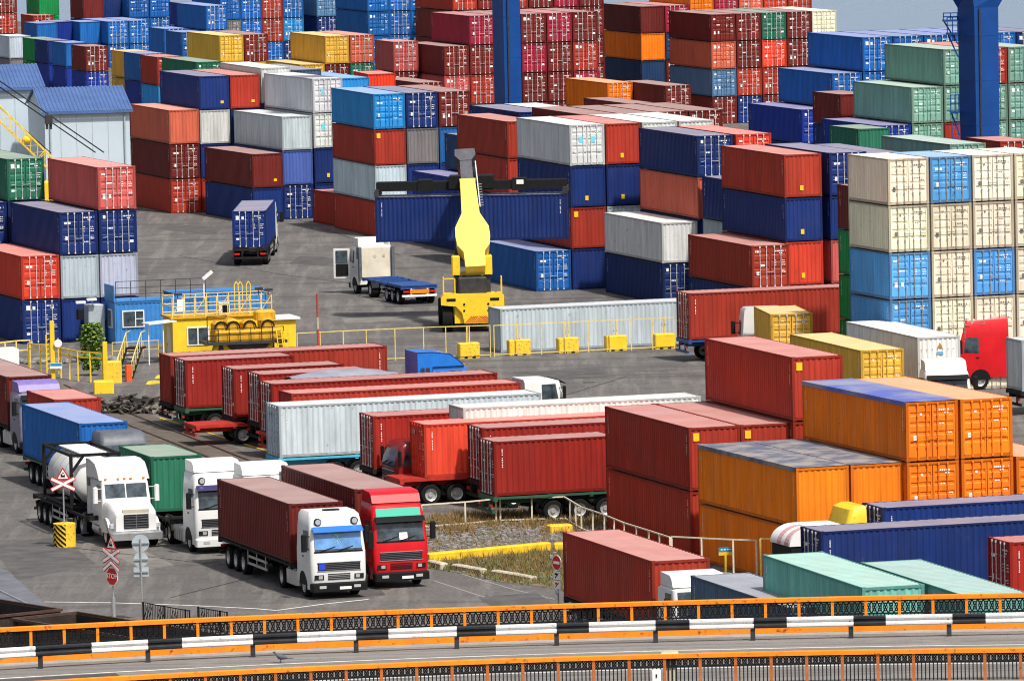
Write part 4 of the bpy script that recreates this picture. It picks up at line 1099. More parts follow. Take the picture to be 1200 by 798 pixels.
# tarpaulin load
P = at(345, 441, 4.04); P.z = 0
t = thing('tarpaulin_load', 'tipper body covered with blue and beige tarpaulin', 'tarpaulin load', (P.x, P.y, 0), 0.30)
b = MB(); b.box(0, 5.9, 0, 2.4, 1.2, 3.62); b.build('body', M['tarpblue'], t)
b = MB(); rings = []
rr = random.Random(5)
for i in range(13):
    x = 0.05 + 5.8*i/12; k = 0.25 + 0.30*math.sin(PI*i/12) + rr.uniform(-0.04, 0.04)
    rings.append([(x, -0.04, 3.5), (x, -0.03, 3.66), (x, 0.5, 3.64+k*0.8), (x, 1.2, 3.66+k), (x, 1.9, 3.64+k*0.8), (x, 2.43, 3.66), (x, 2.44, 3.4)])
b.loft(rings, 0, caps=False, closed=False); b.build('tarpaulin', M['tarpbeige'], t, smooth=60, fix=False)
b = MB()
for x in (1.2, 4.6):
    b.cyl((x, 0.0, 0.5), (x, 2.4, 0.5), 0.5, n=18)
b.build('wheel_axle', M['tyre'], t); b = MB(); b.box(0.1, 5.8, 0.7, 1.7, 0.8, 1.2); b.build('chassis', M['chassis'], t)

GC = 'lorry tractors in the middle rows'
# dark red cab facing left
P = at(464, 588, 0); P.z = 0
cabover('dark red lorry cab facing left beside bright red container', P + sd*1.25, 0.30 - PI/2, 'darkred', group=GC, low=True, chassis='chassis', axle=3.6, lower='galv')
# white cab at right end of the rows, facing right
P = at(659, 470, 2.0); P.z = 0
cabover('white lorry cab facing right at end of trailer rows', P + sd*1.2 + e*0.2, 0.30 + PI/2, 'white', group=GC, visor='black', roof=3.2)
# blue bonneted tractor facing right
P = at(592, 489, 0); P.z = 0
bonneted('blue bonneted lorry with open white panel behind trailer rows', P + sd*0.8, 0.30 + PI/2, 'bluecab', GC)

# ---------------------------------------------------------------- lorries out in the yard
GY = 'lorries out in the yard'
# white tractor with open door and empty trailer, seen from behind
h7 = 0.30; e, sd = ax(h7)
P = at(492, 357, 0.0)
trailer('empty blue skeleton trailer behind the open doored white tractor', P + sd*9.2, h7 + PI, 'chassis_blue', L=9.2, deck=1.25, axles=(5.6, 6.9, 8.2), group=GY, flat=True, tail=True, legs=False)
def opendoor(t, cab, ws):
    # leaf swung out on the left side (local +x because the cab faces away)
    d = MB(); x0 = 1.27
    d.loft([[(x0, 0.45, 1.0), (x0+0.05, 0.42, 1.0), (x0+0.05, 0.42, 3.0), (x0, 0.45, 3.0)], [(x0+1.0, 0.15, 1.0), (x0+1.05, 0.10, 1.0), (x0+1.05, 0.10, 3.0), (x0+1.0, 0.15, 3.0)]])
    do = d.build('open_door', M['white'], t)
    g_ = MB(); g_.loft([[(x0+0.15, 0.435, 2.0), (x0+0.15, 0.435, 2.85)], [(x0+0.92, 0.215, 2.0), (x0+0.92, 0.215, 2.85)]], 0, caps=False, closed=False)
    g_.build('door_window', M['glass'], do, fix=False)
    g_ = MB(); g_.loft([[(x0+0.13, 0.442, 1.15), (x0+0.13, 0.442, 1.95)], [(x0+0.92, 0.222, 1.15), (x0+0.92, 0.222, 1.95)]], 0, caps=False, closed=False)
    g_.build('door_lining', M['black'], do, fix=False)
    b = MB(); b.box(-1.0, 1.0, 2.252, 2.30, 1.15, 3.1); b.build('rear_panel', M['cream_panel'], t)
    for sx in (-1, 1):
        b = MB(); b.box(sx*1.14-0.09, sx*1.14+0.09, 1.9, 2.55, 1.0, 3.15); b.build('side_fairing', M['greycab'], t)
    for x in (-0.55, 0.05):
        b = MB(); b.cyl((x, 2.30, 2.55), (x, 2.325, 2.55), 0.11, n=12); b.build('vent', M['kerb'], t)
    b = MB(); b.box(-1.02, 1.02, 0.9, 1.0, 3.22, 3.75); b.box(-1.1, -1.02, 0.85, 1.9, 3.22, 3.72); b.box(1.02, 1.1, 0.85, 1.9, 3.22, 3.72); b.build('wind_deflector', M['white'], t)
M['cream_panel'] = mat('cream cab rear', (0.66, 0.60, 0.48), 0.5, noise=0.12, nscale=1.5, rust=0.15)
cabover('white lorry tractor with open door and cream rear wall', P + sd*12.7 + e*0.1, h7 + PI, 'white', group=GY, extra=opendoor, roof=3.25, axle=4.9)
# departing lorry with navy box, rear doors to the camera
h8 = -0.02; e8, sd8 = ax(h8)
P = at(271.5, 247, 1.35+2.59); P.z = 0
yard_box('nD', P, h8, 12.19, 2.59, 'navy container on lorry departing toward the stacks', GB)
trailer('black trailer of the departing lorry', P + e8*1.22 + sd8*12.3, h8 + PI, 'chassis', group=GY, tail=None)
cabover('lorry tractor hidden in front of departing navy container', P + e8*1.22 + sd8*15.2, h8 + PI, 'white', group=GY)
# red 40 ft trailer right of the long white box
P = long_box('rD', 806.8, 344, 12.19, 2.74, 'long brick red container on trailer below low stack', 'chassis_blue', 'blue framed trailer under long brick red container', h=0.28)
# ochre box lorry seen from behind
h10 = 0.12; e, sd = ax(h10)
P = from_top(902.5, 368.0, 2.59)
yard_box('yD', P, h10, 6.06, 2.59, 'small ochre container behind white cab, centre right', GB)
trailer('dark trailer under small ochre container', P + e*1.22 + sd*6.3, h10 + PI, 'chassis', L=6.4, axles=(3.6, 4.9), group=GY, guard=False)
cabover('white lorry tractor half hidden by small ochre container', P + e*0.75 + sd*9.3, h10 + PI, 'white', group=GY)
# ochre 40 ft and white reefer
h11 = 0.274; e, sd = ax(h11)
P = from_top(1008.3, 410.4, 2.59)
yard_box('yP', P, h11, 12.19, 2.59, 'long ochre container left of white refrigerated one', GB)
trailer('dark trailer under long ochre container', P + e*1.22 + sd*12.2, h11 + PI, 'chassis', group=GY)
P = from_top(1075, 395, 2.74)
o = yard_box('WF', P, h11, 12.19, 2.74, 'dirty white refrigerated container beside red cab', GB)
trailer('dark trailer under refrigerated container', P + e*1.22 - sd*0.15, h11, 'chassis', group=GY)
# red cab side on, facing left
P = at(1113, 456, 0); P.z = 0
cabover('bright red lorry cab facing left at right edge', P, 0.28 - PI/2, 'redcab', group=GY, chassis='chassis', back=3.1, roof=4.0, visor='redcab')
# white cab with wind deflector in front of it
P = at(1112, 497, 0); P.z = 0
cabover('white lorry cab with wind deflector beside red cab', P, 0.10, 'white', group=GY, deflector='white', low=True, visor='black')
# grey box at the right edge
P = from_top(1177, 399, 2.74)
P = long_box('wF', 1197, 399, 12.19, 2.74, 'grey container on trailer cut by right picture edge', 'chassis', 'trailer under grey container at right edge', h=0.28)

# ---------------------------------------------------------------- near lower right lorries
GN = 'lorries at the lower right'
h12 = 0.288; e, sd = ax(h12)
P = from_top(763.7, 657, 2.70)
yard_box('rF', P, h12, 12.19, 2.70, 'brick red container on lorry behind the bridge railing', GB)
trailer('dark trailer behind the bridge railing', P + e*1.22 - sd*0.15, h12, 'chassis', group=GN)
cabover('white lorry tractor partly hidden by the bridge railing', P + e*1.22 - sd*2.95, h12, 'white', group=GN, deflector='white', roof=3.2)
P = at(809, 673.3, 1.32+2.59); P.z = 0; P = P - sd*12.19
yard_box('jF', P, h12, 12.19, 2.59, 'blue grey container beside the white lorry cab', GB)
trailer('dark trailer under blue grey container', P + e*1.22 - sd*0.15, h12, 'chassis', group=GN)
TQ = row(1010.3, 687, 2, 2.64, 0.272)
stack(TQ, 0, 'aF aF', 2.64, 'turquoise stack with white lettering above bridge', GN)
stack(row(1007.8, 657, 2, 2.64, 0.272, 'A'), 0, 'aF aF', 2.64, 'right turquoise stack above bridge', GN)
long_box('nD', 961.5, 623, 12.19, 2.59, 'long navy container with doors left, lower right', 'chassis', 'trailer under nearest long navy container', h=0.31)
long_box('nD', 1034, 595, 12.19, 2.59, 'navy container behind the long navy one', 'chassis', 'trailer under rear long navy container', h=0.31)
long_box('hD', 1183, 635.6, 12.19, 2.59, 'rusty red container cut by lower right edge', 'chassis_red', 'trailer under rusty red container, lower right', h=0.31)
# yellow cab roof and striped canopy cab
P = at(974, 698, 0); P.z = 0; e, sd = ax(0.31)
cabover('yellow lorry cab between orange stack and navy container', P, 0.31 - PI/2, 'yellow', group=GN, roof=3.9, back=1.25, axle=3.2)
P = at(940, 640, 2.6); P.z = 0
t = thing('canopy_truck', 'dark vehicle with white pink striped rounded canopy', 'truck', (P.x, P.y, 0), 0.31)
b = MB(); pr = []
for i in range(9):
    a = PI*(1-0.5*i/8); pr.append((0.0+1.0*math.cos(a)*1.0, 2.75+0.75*math.sin(a)))
pr += [(1.6, 3.5), (1.6, 2.75)]
b.prism([(p[0], p[1]) for p in pr], -1.2, 1.2, axis='y'); b.build('canopy', M['canvas'], t, smooth=40)
b = MB()
for y in (-1.0, -0.1):
    v = []
    for i in range(9):
        a = PI*(1-0.5*i/8); v += [(1.012*math.cos(a), y, 2.75+0.762*math.sin(a)), (1.012*math.cos(a), y+0.45, 2.75+0.762*math.sin(a))]
    b.add(v, [(2*i, 2*i+1, 2*i+3, 2*i+2) for i in range(8)])
b.build('canopy_stripe', M['pinkstripe'], t, fix=False)
b = MB(); b.bbox(-0.95, 1.6, -1.15, 1.15, 0.9, 2.74, 0.05); b.build('body', M['ironblack'], t)
for x in (-0.2, 1.2):
    for y in (-1.0, 1.0):
        w = wheel(t, 0, 0, 0.48, 0.3); w.location = (x, y, 0.48); w.rotation_euler = (0, 0, PI/2)
b = MB(); b.box(-0.8, 1.5, -0.6, 0.6, 0.6, 0.9); b.build('chassis', M['chassis'], t)

# decals on the refrigerated box and white lettering on the furthest trailer box
for o, L_, hh_ in CONT_OBJS:
    if o['label'].startswith('dirty white refrigerated'):
        y = L_/2-0.010
        b = MB(); b.prism([(0.10, hh_-0.62), (-0.22, hh_-0.62), (-0.06, hh_-0.32)], y, y+0.008, axis='y'); b.build('warning_triangle', M['amberd'], o)
        b = MB(); b.box(-0.25, 0.12, y, y+0.008, hh_-0.98, hh_-0.82); b.build('label', M['signblue3'], o)
        b = MB()
        for i in range(7): b.box(0.95-i*0.3, 1.0-i*0.3, y, y+0.006, hh_-0.72, hh_-0.67); b.box(0.95-i*0.3, 1.0-i*0.3, y, y+0.006, hh_-1.9, hh_-1.85)
        b.build('rivet_row', M['markd'], o)
    if o['label'].startswith('long red container furthest back'):
        b = MB(); x = 1.2045
        for (y0, y1, z0, z1) in ((-1.35, -1.0, -0.62, -0.42), (-1.35, -0.85, -0.78, -0.66), (-0.78, -0.70, -0.62, -0.50), (-0.95, -0.72, -1.25, -0.98)):
            b.quad((x, L_/2+y0, hh_+z0), (x, L_/2+y1, hh_+z0), (x, L_/2+y1, hh_+z1), (x, L_/2+y0, hh_+z1))
        b.build('lettering', M['mark'], o)
# ---------------------------------------------------------------- overpass in the foreground
DZ = 10.35; RT = 11.40
def lerp_line(pts, x):
    if x <= pts[0][0]: a, c = pts[0], pts[1]
    elif x >= pts[-1][0]: a, c = pts[-2], pts[-1]
    else:
        for a, c in zip(pts, pts[1:]):
            if x <= c[0]: break
    t = (x-a[0])/(c[0]-a[0]); return a[1]+t*(c[1]-a[1])
class Curve:
    """smooth plan curve through a few measured points"""
    def __init__(s, pts, z, off=0.0):
        ws = [at(x, y, z) for x, y in pts]
        # quadratic fit y(x) in plan keeps the line fair
        import numpy as np
        A = np.array([[1, p.x, p.x*p.x, p.x**3] for p in ws]); s.k = np.linalg.lstsq(A, np.array([p.y for p in ws]), rcond=None)[0]
    def y(s, x): return float(s.k[0]+s.k[1]*x+s.k[2]*x*x+s.k[3]*x**3)
    def nrm(s, x):
        d = float(s.k[1]+2*s.k[2]*x+3*s.k[3]*x*x); n = Vector((-d, 1, 0)); return n.normalized()
    def pt(s, x, off=0.0, z=0.0):
        p = Vector((x, s.y(x), z)); return p + s.nrm(x)*off
    def walk(s, x0, x1, step):
        out = []; x = x0
        while x < x1:
            out.append(x); d = float(s.k[1]+2*s.k[2]*x+3*s.k[3]*x*x); x += step/math.sqrt(1+d*d)
        return out
far = Curve([(0, 735), (150, 727.5), (300, 720.5), (450, 714.5), (600, 709.5), (750, 704.5), (900, 700.5), (1050, 697), (1200, 694.5)], RT)
near = Curve([(50, 797), (300, 783), (450, 776.5), (600, 771), (750, 766.5), (900, 762.5), (1050, 760), (1200, 758.5)], RT)
gr = Curve([(47, 783), (173, 776), (295, 770), (417, 764.3), (535, 760), (651, 756.3), (766, 753.3), (881, 750.3), (996, 747.8), (1111, 745.3)], DZ)
XL, XR = -19.0, 19.0
def sweep(cv, x0, x1, prof, n=60):
    """profile of (offset towards far side, z) swept along a curve"""
    b = MB(); rings = []
    for i in range(n+1):
        x = x0+(x1-x0)*i/n; rings.append([tuple(cv.pt(x, o, z)) for o, z in prof])
    b.loft(rings); return b
# deck, kerbs and lines
def deckmat():
    m = mat('bridge road surface', (0.2, 0.2, 0.2), 0.85); nt = m.node_tree; p = nt.nodes['Principled BSDF']; N = nt.nodes.new; Lk = nt.links.new
    tc = N('ShaderNodeTexCoord'); prev = None
    for sc, a, c, lo, hi in (((0.05, 2.2, 1), (0.215, 0.20, 0.186), (0.13, 0.122, 0.116), 0.42, 0.60), ((0.6, 0.8, 1), None, (0.25, 0.232, 0.212), 0.52, 0.70), ((5, 5, 1), None, (0.11, 0.105, 0.10), 0.55, 0.75)):
        mp = N('ShaderNodeMapping'); mp.inputs['Scale'].default_value = sc; n = N('ShaderNodeTexNoise'); n.inputs['Scale'].default_value = 1.0; n.inputs['Detail'].default_value = 7; n.inputs['Roughness'].default_value = 0.65
        Lk(tc.outputs['Object'], mp.inputs[0]); Lk(mp.outputs[0], n.inputs['Vector'])
        r = N('ShaderNodeMapRange'); r.inputs[1].default_value = lo; r.inputs[2].default_value = hi; r.inputs[4].default_value = 0.8; Lk(n.outputs['Fac'], r.inputs[0])
        x = N('ShaderNodeMix'); x.data_type = 'RGBA'; Lk(r.outputs[0], x.inputs[0]); x.inputs[7].default_value = (*c, 1)
        if prev: Lk(prev.outputs[2], x.inputs[6])
        else: x.inputs[6].default_value = (*a, 1)
        prev = x
    Lk(prev.outputs[2], p.inputs['Base Color']); return m
M['deck'] = deckmat()
b = MB(); n = 60; ring = []
for i in range(n+1):
    x = XL-3+(XR-XL+6)*i/n; f = far.pt(x, 0.45); q = near.pt(x, -7.0)
    ring.append([(f.x, f.y, DZ), (q.x, q.y, DZ), (q.x, q.y, DZ-1.1), (f.x, f.y, DZ-1.1)])
b.loft(ring)
for x in (-12, 0, 12):
    p = far.pt(x, -7); b.box(p.x-0.7, p.x+0.7, p.y-4, p.y+4, 0, DZ-1.1)
tag(b.build('bridge_deck', M['deck']), kind='structure')
tag(sweep(far, XL-2, XR+2, [(-0.75, DZ+0.002), (0.42, DZ+0.002), (0.42, DZ+0.015), (-0.75, DZ+0.015)]).build('kerb_strip', M['concrete']), kind='structure')
tag(sweep(near, XL-2, XR+2, [(-6.9, DZ+0.002), (0.50, DZ+0.002), (0.50, DZ+0.16), (-6.9, DZ+0.16)]).build('bridge_pavement', M['concrete']), kind='structure')
for o0, o1, nm in ((8.95, 9.07, 'road_line'), (4.8, 4.92, 'road_line')):
    tag(sweep(near, XL-2, XR+2, [(o0, DZ+0.003), (o1, DZ+0.003), (o1, DZ+0.006), (o0, DZ+0.006)]).build(nm, M['paintline']), kind='structure')
# dark repair patch
tag(sweep(near, -18, -9.5, [(7.9, DZ+0.004), (8.8, DZ+0.004), (8.8, DZ+0.007), (7.9, DZ+0.007)], 12).build('road_patch', mat('dark patch', (0.07,0.068,0.068), 0.85, noise=0.3, nscale=1)), kind='structure')

def lattice_panel(cv, xa, xb, zt, zb, band):
    """ironwork between two posts: ornamental band on top, plain bars below"""
    b = MB(); pa, pb = cv.pt(xa), cv.pt(xb); N = 6
    def P(t, z): q = pa.lerp(pb, t); return (q.x, q.y, z)
    for z in (zt-0.02, zt-band): b.obar(P(0, z), P(1, z), 0.03, 0.05)
    b.obar(P(0, zb+0.03), P(1, zb+0.03), 0.022, 0.028)
    for i in range(N):
        t0, t1 = i/N, (i+1)/N; zm = zt-band/2-0.01
        b.obar(P(t0, zt-0.03), P(t1, zt-band), 0.024, 0.036); b.obar(P(t0, zt-band), P(t1, zt-0.03), 0.024, 0.036)
        tm = (t0+t1)/2; dt = 0.34/N; dz = band*0.30
        loop = [P(tm+dt*math.cos(a*PI/4), zm+dz*math.sin(a*PI/4)) for a in range(8)]
        for j in range(8): b.obar(loop[j], loop[(j+1) % 8], 0.024, 0.034)
    for i in range(1, 9): b.obar(P(i/9, zt-band), P(i/9, zb+0.03), 0.032, 0.032)
    return b
def railing(cv, lab, x0, x1, bottom, band, brown=False):
    t = thing('bridge_railing', lab, 'railing', cv.pt((x0+x1)/2, 0, DZ))
    o = t.location.copy()
    def put(b, nm, m, **k):
        b.v = [(v[0]-o.x, v[1]-o.y, v[2]-o.z) for v in b.v]; return b.build(nm, m, t, **k)
    put(sweep(cv, x0, x1, [(-0.075, RT-0.13), (0.075, RT-0.13), (0.075, RT-0.02), (0.05, RT), (-0.05, RT), (-0.075, RT-0.02)]), 'top_rail', M['orange'])
    if bottom: put(sweep(cv, x0, x1, [(-0.10, DZ+0.02), (0.07, DZ+0.02), (0.07, DZ+0.25), (-0.10, DZ+0.25)]), 'bottom_rail', M['orange'])
    xs = cv.walk(x0, x1, 0.99)
    for x in xs:
        p = cv.pt(x); nv = cv.nrm(x); tv = Vector((nv.y, -nv.x, 0)); b = MB()
        b.obar((p.x, p.y, DZ+0.1), (p.x, p.y, RT-0.12), 0.085, 0.085, up=tuple(nv)); put(b, 'post', M['orange_brown' if brown else 'orange'])
    for xa, xb in zip(xs, xs[1:]): put(lattice_panel(cv, xa, xb, RT-0.13, DZ+0.27 if bottom else DZ+0.12, band), 'panel', M['ironblack'])
M['orange_brown'] = mat('rusty orange post', (0.42, 0.12, 0.03), 0.6, noise=0.2, nscale=4, rust=0.9)
railing(far, 'orange railing on far side of bridge, behind striped barrier', XL, XR, True, 0.40)
railing(near, 'orange railing with black ironwork along bottom picture edge', XL, XR, False, 0.24, True)
# striped crash barrier
t = thing('crash_barrier', 'black and white striped steel crash barrier on bridge', 'crash barrier', gr.pt(0, 0, DZ)); o = t.location.copy()
trans = [-60, 41, 107, 173, 213, 296, 348, 417, 455, 535, 581, 652, 690, 768, 808, 883, 922, 1000, 1038, 1116, 1155, 1260]
def px2x(px):
    # world x on the barrier line for a picture column
    lo, hi = -25.0, 25.0
    for _ in range(40):
        mid = (lo+hi)/2; p = gr.pt(mid, 0, DZ+0.5)
        zc = p.y*_c-(p.z-CAMH)*_s; yc = p.y*_s+(p.z-CAMH)*_c
        u, v = FPX*p.x/zc, -FPX*yc/zc; X = 600+u*_cr-v*_sr
        if X < px: lo = mid
        else: hi = mid
    return lo
prof = [(-0.03, 0.36), (-0.085, 0.40), (-0.085, 0.45), (-0.03, 0.50), (-0.03, 0.53), (-0.085, 0.58), (-0.085, 0.63), (-0.03, 0.67), (-0.018, 0.67), (-0.018, 0.36)]
for i in range(len(trans)-1):
    a, c = px2x(trans[i]), px2x(trans[i+1])
    b = sweep(gr, a, c, [(q, DZ+z) for q, z in prof], 8)
    b.v = [(v[0]-o.x, v[1]-o.y, v[2]-o.z) for v in b.v]
    b.build('beam_section', M['beamw' if i % 2 == 0 else 'beamk'], t, smooth=25)
for px in (-75, 47, 173, 296, 417, 535, 652, 768, 882, 997, 1112, 1228):
    x = px2x(px); p = gr.pt(x); b = MB()
    b.box(p.x-0.07, p.x+0.07, p.y-0.01, p.y+0.06, DZ, DZ+0.62); b.box(p.x-0.05, p.x+0.05, p.y-0.03, p.y-0.008, DZ+0.40, DZ+0.62)
    b.v = [(v[0]-o.x, v[1]-o.y, v[2]-o.z) for v in b.v]
    b.build('post', M['steel_dark'], t)
# electrical boxes fixed to the near railing
p = at(769, 786, 10.95); p = near.pt(p.x, -0.16, 10.62)
t = thing('electrical_box', 'small white electrical box on near bridge railing', 'electrical box', p)
b = MB(); b.bbox(-0.13, 0.13, -0.08, 0.08, 0, 0.36, 0.02); b.build('case', M['signwhite'], t); b = MB(); b.box(-0.02, 0.02, -0.10, -0.075, 0.15, 0.24); b.build('lock', M['black'], t)
p = at(786, 790, 10.9); p = near.pt(p.x, 0.22, DZ+0.16)
t = thing('cabinet_post', 'beige capped post beside white electrical box', 'post', p)
b = MB(); b.bbox(-0.19, 0.19, -0.19, 0.19, 0.0, 0.80, 0.03); b.build('body', M['beigebox'], t); b = MB(); b.bbox(-0.25, 0.25, -0.25, 0.25, 0.80, 0.92, 0.03); b.build('cap', M['beigebox'], t)
# pigeon on the carriageway
p = at(329, 776.5, DZ)
b = MB(); rings = []
for x, r, z in ((-0.19, 0.012, 0.115), (-0.10, 0.045, 0.13), (-0.02, 0.065, 0.14), (0.06, 0.06, 0.155), (0.10, 0.04, 0.19), (0.125, 0.032, 0.225), (0.155, 0.03, 0.245), (0.175, 0.015, 0.24), (0.20, 0.005, 0.235)):
    rings.append([(x, r*math.cos(2*PI*i/10), z+r*math.sin(2*PI*i/10)) for i in range(10)])
b.loft(rings)
for s in (-1, 1): b.obar((0.0, s*0.025, 0.11), (0.01, s*0.03, 0.0), 0.012, 0.012); b.obar((0.01, s*0.03, 0.006), (0.045, s*0.035, 0.006), 0.02, 0.01)
b.prism([(-0.31, -0.03), (-0.31, 0.03), (-0.16, 0.02), (-0.16, -0.02)], 0.108, 0.122, axis='z')
o = b.build('pigeon', M['feather'], None, smooth=60); o.location = (p.x, p.y, p.z+0.004); o.rotation_euler = (0, 0, R(160)); o.scale = (1.25, 1.25, 1.25)
tag(o, 'dark grey pigeon standing on the bridge road', 'pigeon')
M['steel_dk2'] = mat('dark grey boom steel', (0.075, 0.075, 0.09), 0.5, 0.2, noise=0.3, nscale=2, rust=0.2)
# ---------------------------------------------------------------- reach stacker holding a navy container
P = at(555, 389, 0)
t = thing('reach_stacker', 'yellow reach stacker with raised boom, seen from behind', 'reach stacker', (P.x, P.y, 0), 0.02)
b = MB()
pf = [(0.0, 0.55), (0.0, 1.55), (0.25, 2.15), (1.3, 2.35), (6.3, 1.7), (7.2, 1.5), (7.2, 0.7), (0.6, 0.55)]
b.loft([[(-1.15, y, z) for y, z in pf], [(1.15, y, z) for y, z in pf]]); b.build('body', M['yellow'], t)
b = MB(); cw = [(-1.98, 1.72), (-1.98, 2.15), (-1.78, 2.38), (1.75, 2.38), (1.95, 2.15), (1.95, 1.35), (1.25, 0.55), (-0.55, 0.55), (-0.68, 1.20), (-1.05, 1.62)]
b.loft([[(x, -0.25, z) for x, z in cw], [(x, 1.6, z) for x, z in cw]]); cwo = b.build('counterweight', M['yellow'], t)
b = MB()
for i in range(7):
    for s in (-1, 1):
        x = 0.35+s*(0.03+0.13*i); b.quad((x, -0.262, 0.58), (x+s*0.065, -0.262, 0.58), (x+s*(0.065-0.42), -0.262, 1.0), (x-s*0.42, -0.262, 1.0)) if i > 2 else b.quad((x, -0.262, 0.58), (x+s*0.065, -0.262, 0.58), (0.35+s*0.0, -0.262, 0.64+0.13*i), (0.35, -0.262, 0.58+0.13*i))
b.build('hazard_stripe', M['signred'], cwo, fix=False)
for x in (-0.55, 0.95):
    for z in (1.35, 1.75):
        b = MB(); b.cyl((x, -0.275, z), (x, -0.24, z), 0.07, n=10); b.build('bolt', M['black'], cwo)
for x in (-1.35, 1.35):
    b = MB(); b.box(x-0.28, x+0.28, -0.27, -0.24, 1.95, 2.12); b.build('lamp_slot', M['black'], cwo)
for sx in (-1, 1):
    wheel(t, sx*1.60, 0.72, 0.86, 0.65); wheel(t, sx*1.55, 6.1, 0.86, 1.1)
b = MB()
for sx in (-1, 1):
    b.obar((sx*1.8, -0.1, 2.38), (sx*1.8, -0.1, 3.35), 0.07, 0.07); b.obar((sx*1.8, 1.2, 2.38), (sx*1.8, 1.2, 3.35), 0.07, 0.07)
    b.obar((sx*1.8, -0.1, 3.35), (sx*1.8, 1.2, 3.35), 0.07, 0.07)
b.obar((-1.8, -0.1, 3.35), (-1.1, -0.1, 3.35), 0.07, 0.07); b.obar((-1.1, -0.1, 3.35), (-1.1, -0.1, 2.38), 0.07, 0.07); b.build('handrail', M['yellow'], t)
b = MB(); b.bbox(-0.9, 0.9, 0.3, 1.5, 2.36, 3.4, 0.1); b.build('engine_cover', M['steel_dark'], t)
b = MB(); b.bbox(-0.72, 0.72, 2.6, 4.5, 1.9, 3.5, 0.12); cb = b.build('driver_cab', M['yellow'], t); b = MB(); b.box(-0.6, 0.6, 2.585, 2.61, 2.5, 3.35); b.build('rear_window', M['glass'], cb)
for sx in (-1, 1):
    b = MB(); b.obar((sx*0.98, 1.2, 2.3), (sx*0.98, 1.2, 4.7), 0.32, 0.5); b.build('boom_pedestal', M['steel_dark'], t)
    b = MB(); b.bbox(sx*1.0-0.26, sx*1.0+0.26, 0.75, 1.75, 3.5, 4.7, 0.08); b.build('pedestal_cap', M['yellow'], t)
# boom: outline in its own plane, then raised
p0 = Vector((0.22, 0.35, 3.75)); p1 = Vector((-0.20, 6.6, 10.55)); ax1 = (p1-p0); BL = ax1.length; ax1.normalize()
side = Vector((1, 0, 0)); side = (side - ax1*side.dot(ax1)).normalized(); nb = ax1.cross(side)*-1
if nb.y > 0: nb = -nb
out = [(0.0, 0.62), (0.13, 0.66), (0.185, 1.0), (0.26, 1.08), (0.34, 1.05), (0.46, 0.56), (0.72, 0.47), (0.76, 0.50)]
def bp(f, s_, k): return tuple(p0 + ax1*(f*BL) + side*s_ + nb*k)
b = MB(); top = [(f, -w_) for f, w_ in out] + [(f, w_) for f, w_ in reversed(out)]
b.loft([[bp(f, s_, 0.50) for f, s_ in top], [bp(f, s_*0.96, -0.42) for f, s_ in top]]); bm_ = b.build('boom', M['boom_yellow'], t)
b = MB(); b.loft([[bp(0.72, -0.40, 0.40), bp(0.72, 0.40, 0.40), bp(0.72, 0.40, -0.35), bp(0.72, -0.40, -0.35)], [bp(0.99, -0.36, 0.36), bp(0.99, 0.36, 0.36), bp(0.99, 0.36, -0.3), bp(0.99, -0.36, -0.3)]])
b.build('inner_boom', M['steel_dk2'], bm_)
b = MB()
b.loft([[bp(0.93, -0.36, 0.40), bp(0.93, 0.36, 0.40), bp(0.93, 0.36, -0.5), bp(0.93, -0.36, -0.5)], [bp(0.975, -0.66, 0.40), bp(0.975, 0.66, 0.40), bp(0.975, 0.66, -0.5), bp(0.975, -0.66, -0.5)], [bp(1.03, -0.62, 0.40), bp(1.03, 0.62, 0.40), bp(1.03, 0.62, -0.5), bp(1.03, -0.62, -0.5)]])
b.build('boom_head', M['steel_dk2'], t)
for sx in (-1, 1):
    b = MB(); b.cyl((sx*0.98, 2.8, 2.1), tuple(p0+ax1*(0.40*BL)+side*(sx*0.85)+nb*-0.3), 0.17, n=12); b.build('lift_cylinder', M['steel_dark'], t, smooth=40)
b = MB()
for i in range(9): b.obar(bp(0.53+0.023*i, 0.64, 0.40), bp(0.53+0.023*i, 0.86, 0.40), 0.04, 0.05)
b.obar(bp(0.52, 0.64, 0.36), bp(0.92, 0.60, 0.36), 0.06, 0.06); b.build('hose_chain', M['galv'], t)
# spreader across the held box
Pc = at(551.5, 229.0, 7.85); hh_ = -0.06; ee, ss = ax(hh_)
zs = 7.85; cen = Vector((Pc.x, Pc.y, 0)) + ss*1.22
loc = Matrix.Rotation(-0.02, 3, 'Z') @ (cen - Vector((P.x, P.y, 0)))
sp = empty('spreader', (loc.x, loc.y, zs), hh_-0.02); sp.parent = t
def kid(b, nm, m, **k): return b.build(nm, M[m], sp, **k)
b = MB(); b.box(-6.05, 6.05, -0.62, -0.12, 0.30, 0.86); b.box(-6.05, 6.05, 0.12, 0.62, 0.30, 0.86); b.box(-3.4, -2.5, -0.70, 0.70, 0.22, 0.98); b.box(2.6, 3.5, -0.70, 0.70, 0.22, 0.98); b.box(-1.4, 1.4, -0.9, 0.9, 0.4, 1.2)
kid(b, 'spreader_beam', 'ironblack')
for sx in (-1, 1):
    b = MB(); b.box(sx*5.98-0.12, sx*5.98+0.12, -1.21, 1.21, 0.06, 0.42)
    for sy in (-1, 1): b.box(sx*5.98-0.16, sx*5.98+0.16, sy*1.12-0.1, sy*1.12+0.1, 0.0, 0.3)
    kid(b, 'spreader_arm', 'steel_dark')
b = MB(); b.box(2.9, 3.35, -0.712, -0.702, 0.62, 0.9); kid(b, 'plate', 'signwhite')
hd = bp(0.99, 0, -0.2); lc = sp.location
b = MB(); b.obar(hd, (lc.x, lc.y, zs+1.1), 0.75, 0.7); b.build('rotator', M['steel_dark'], t)
o = container('nF', (cen.x, cen.y, zs-2.90), hh_-PI/2, 12.19, 2.89, 'navy container held up by the reach stacker', 'containers being handled', True)
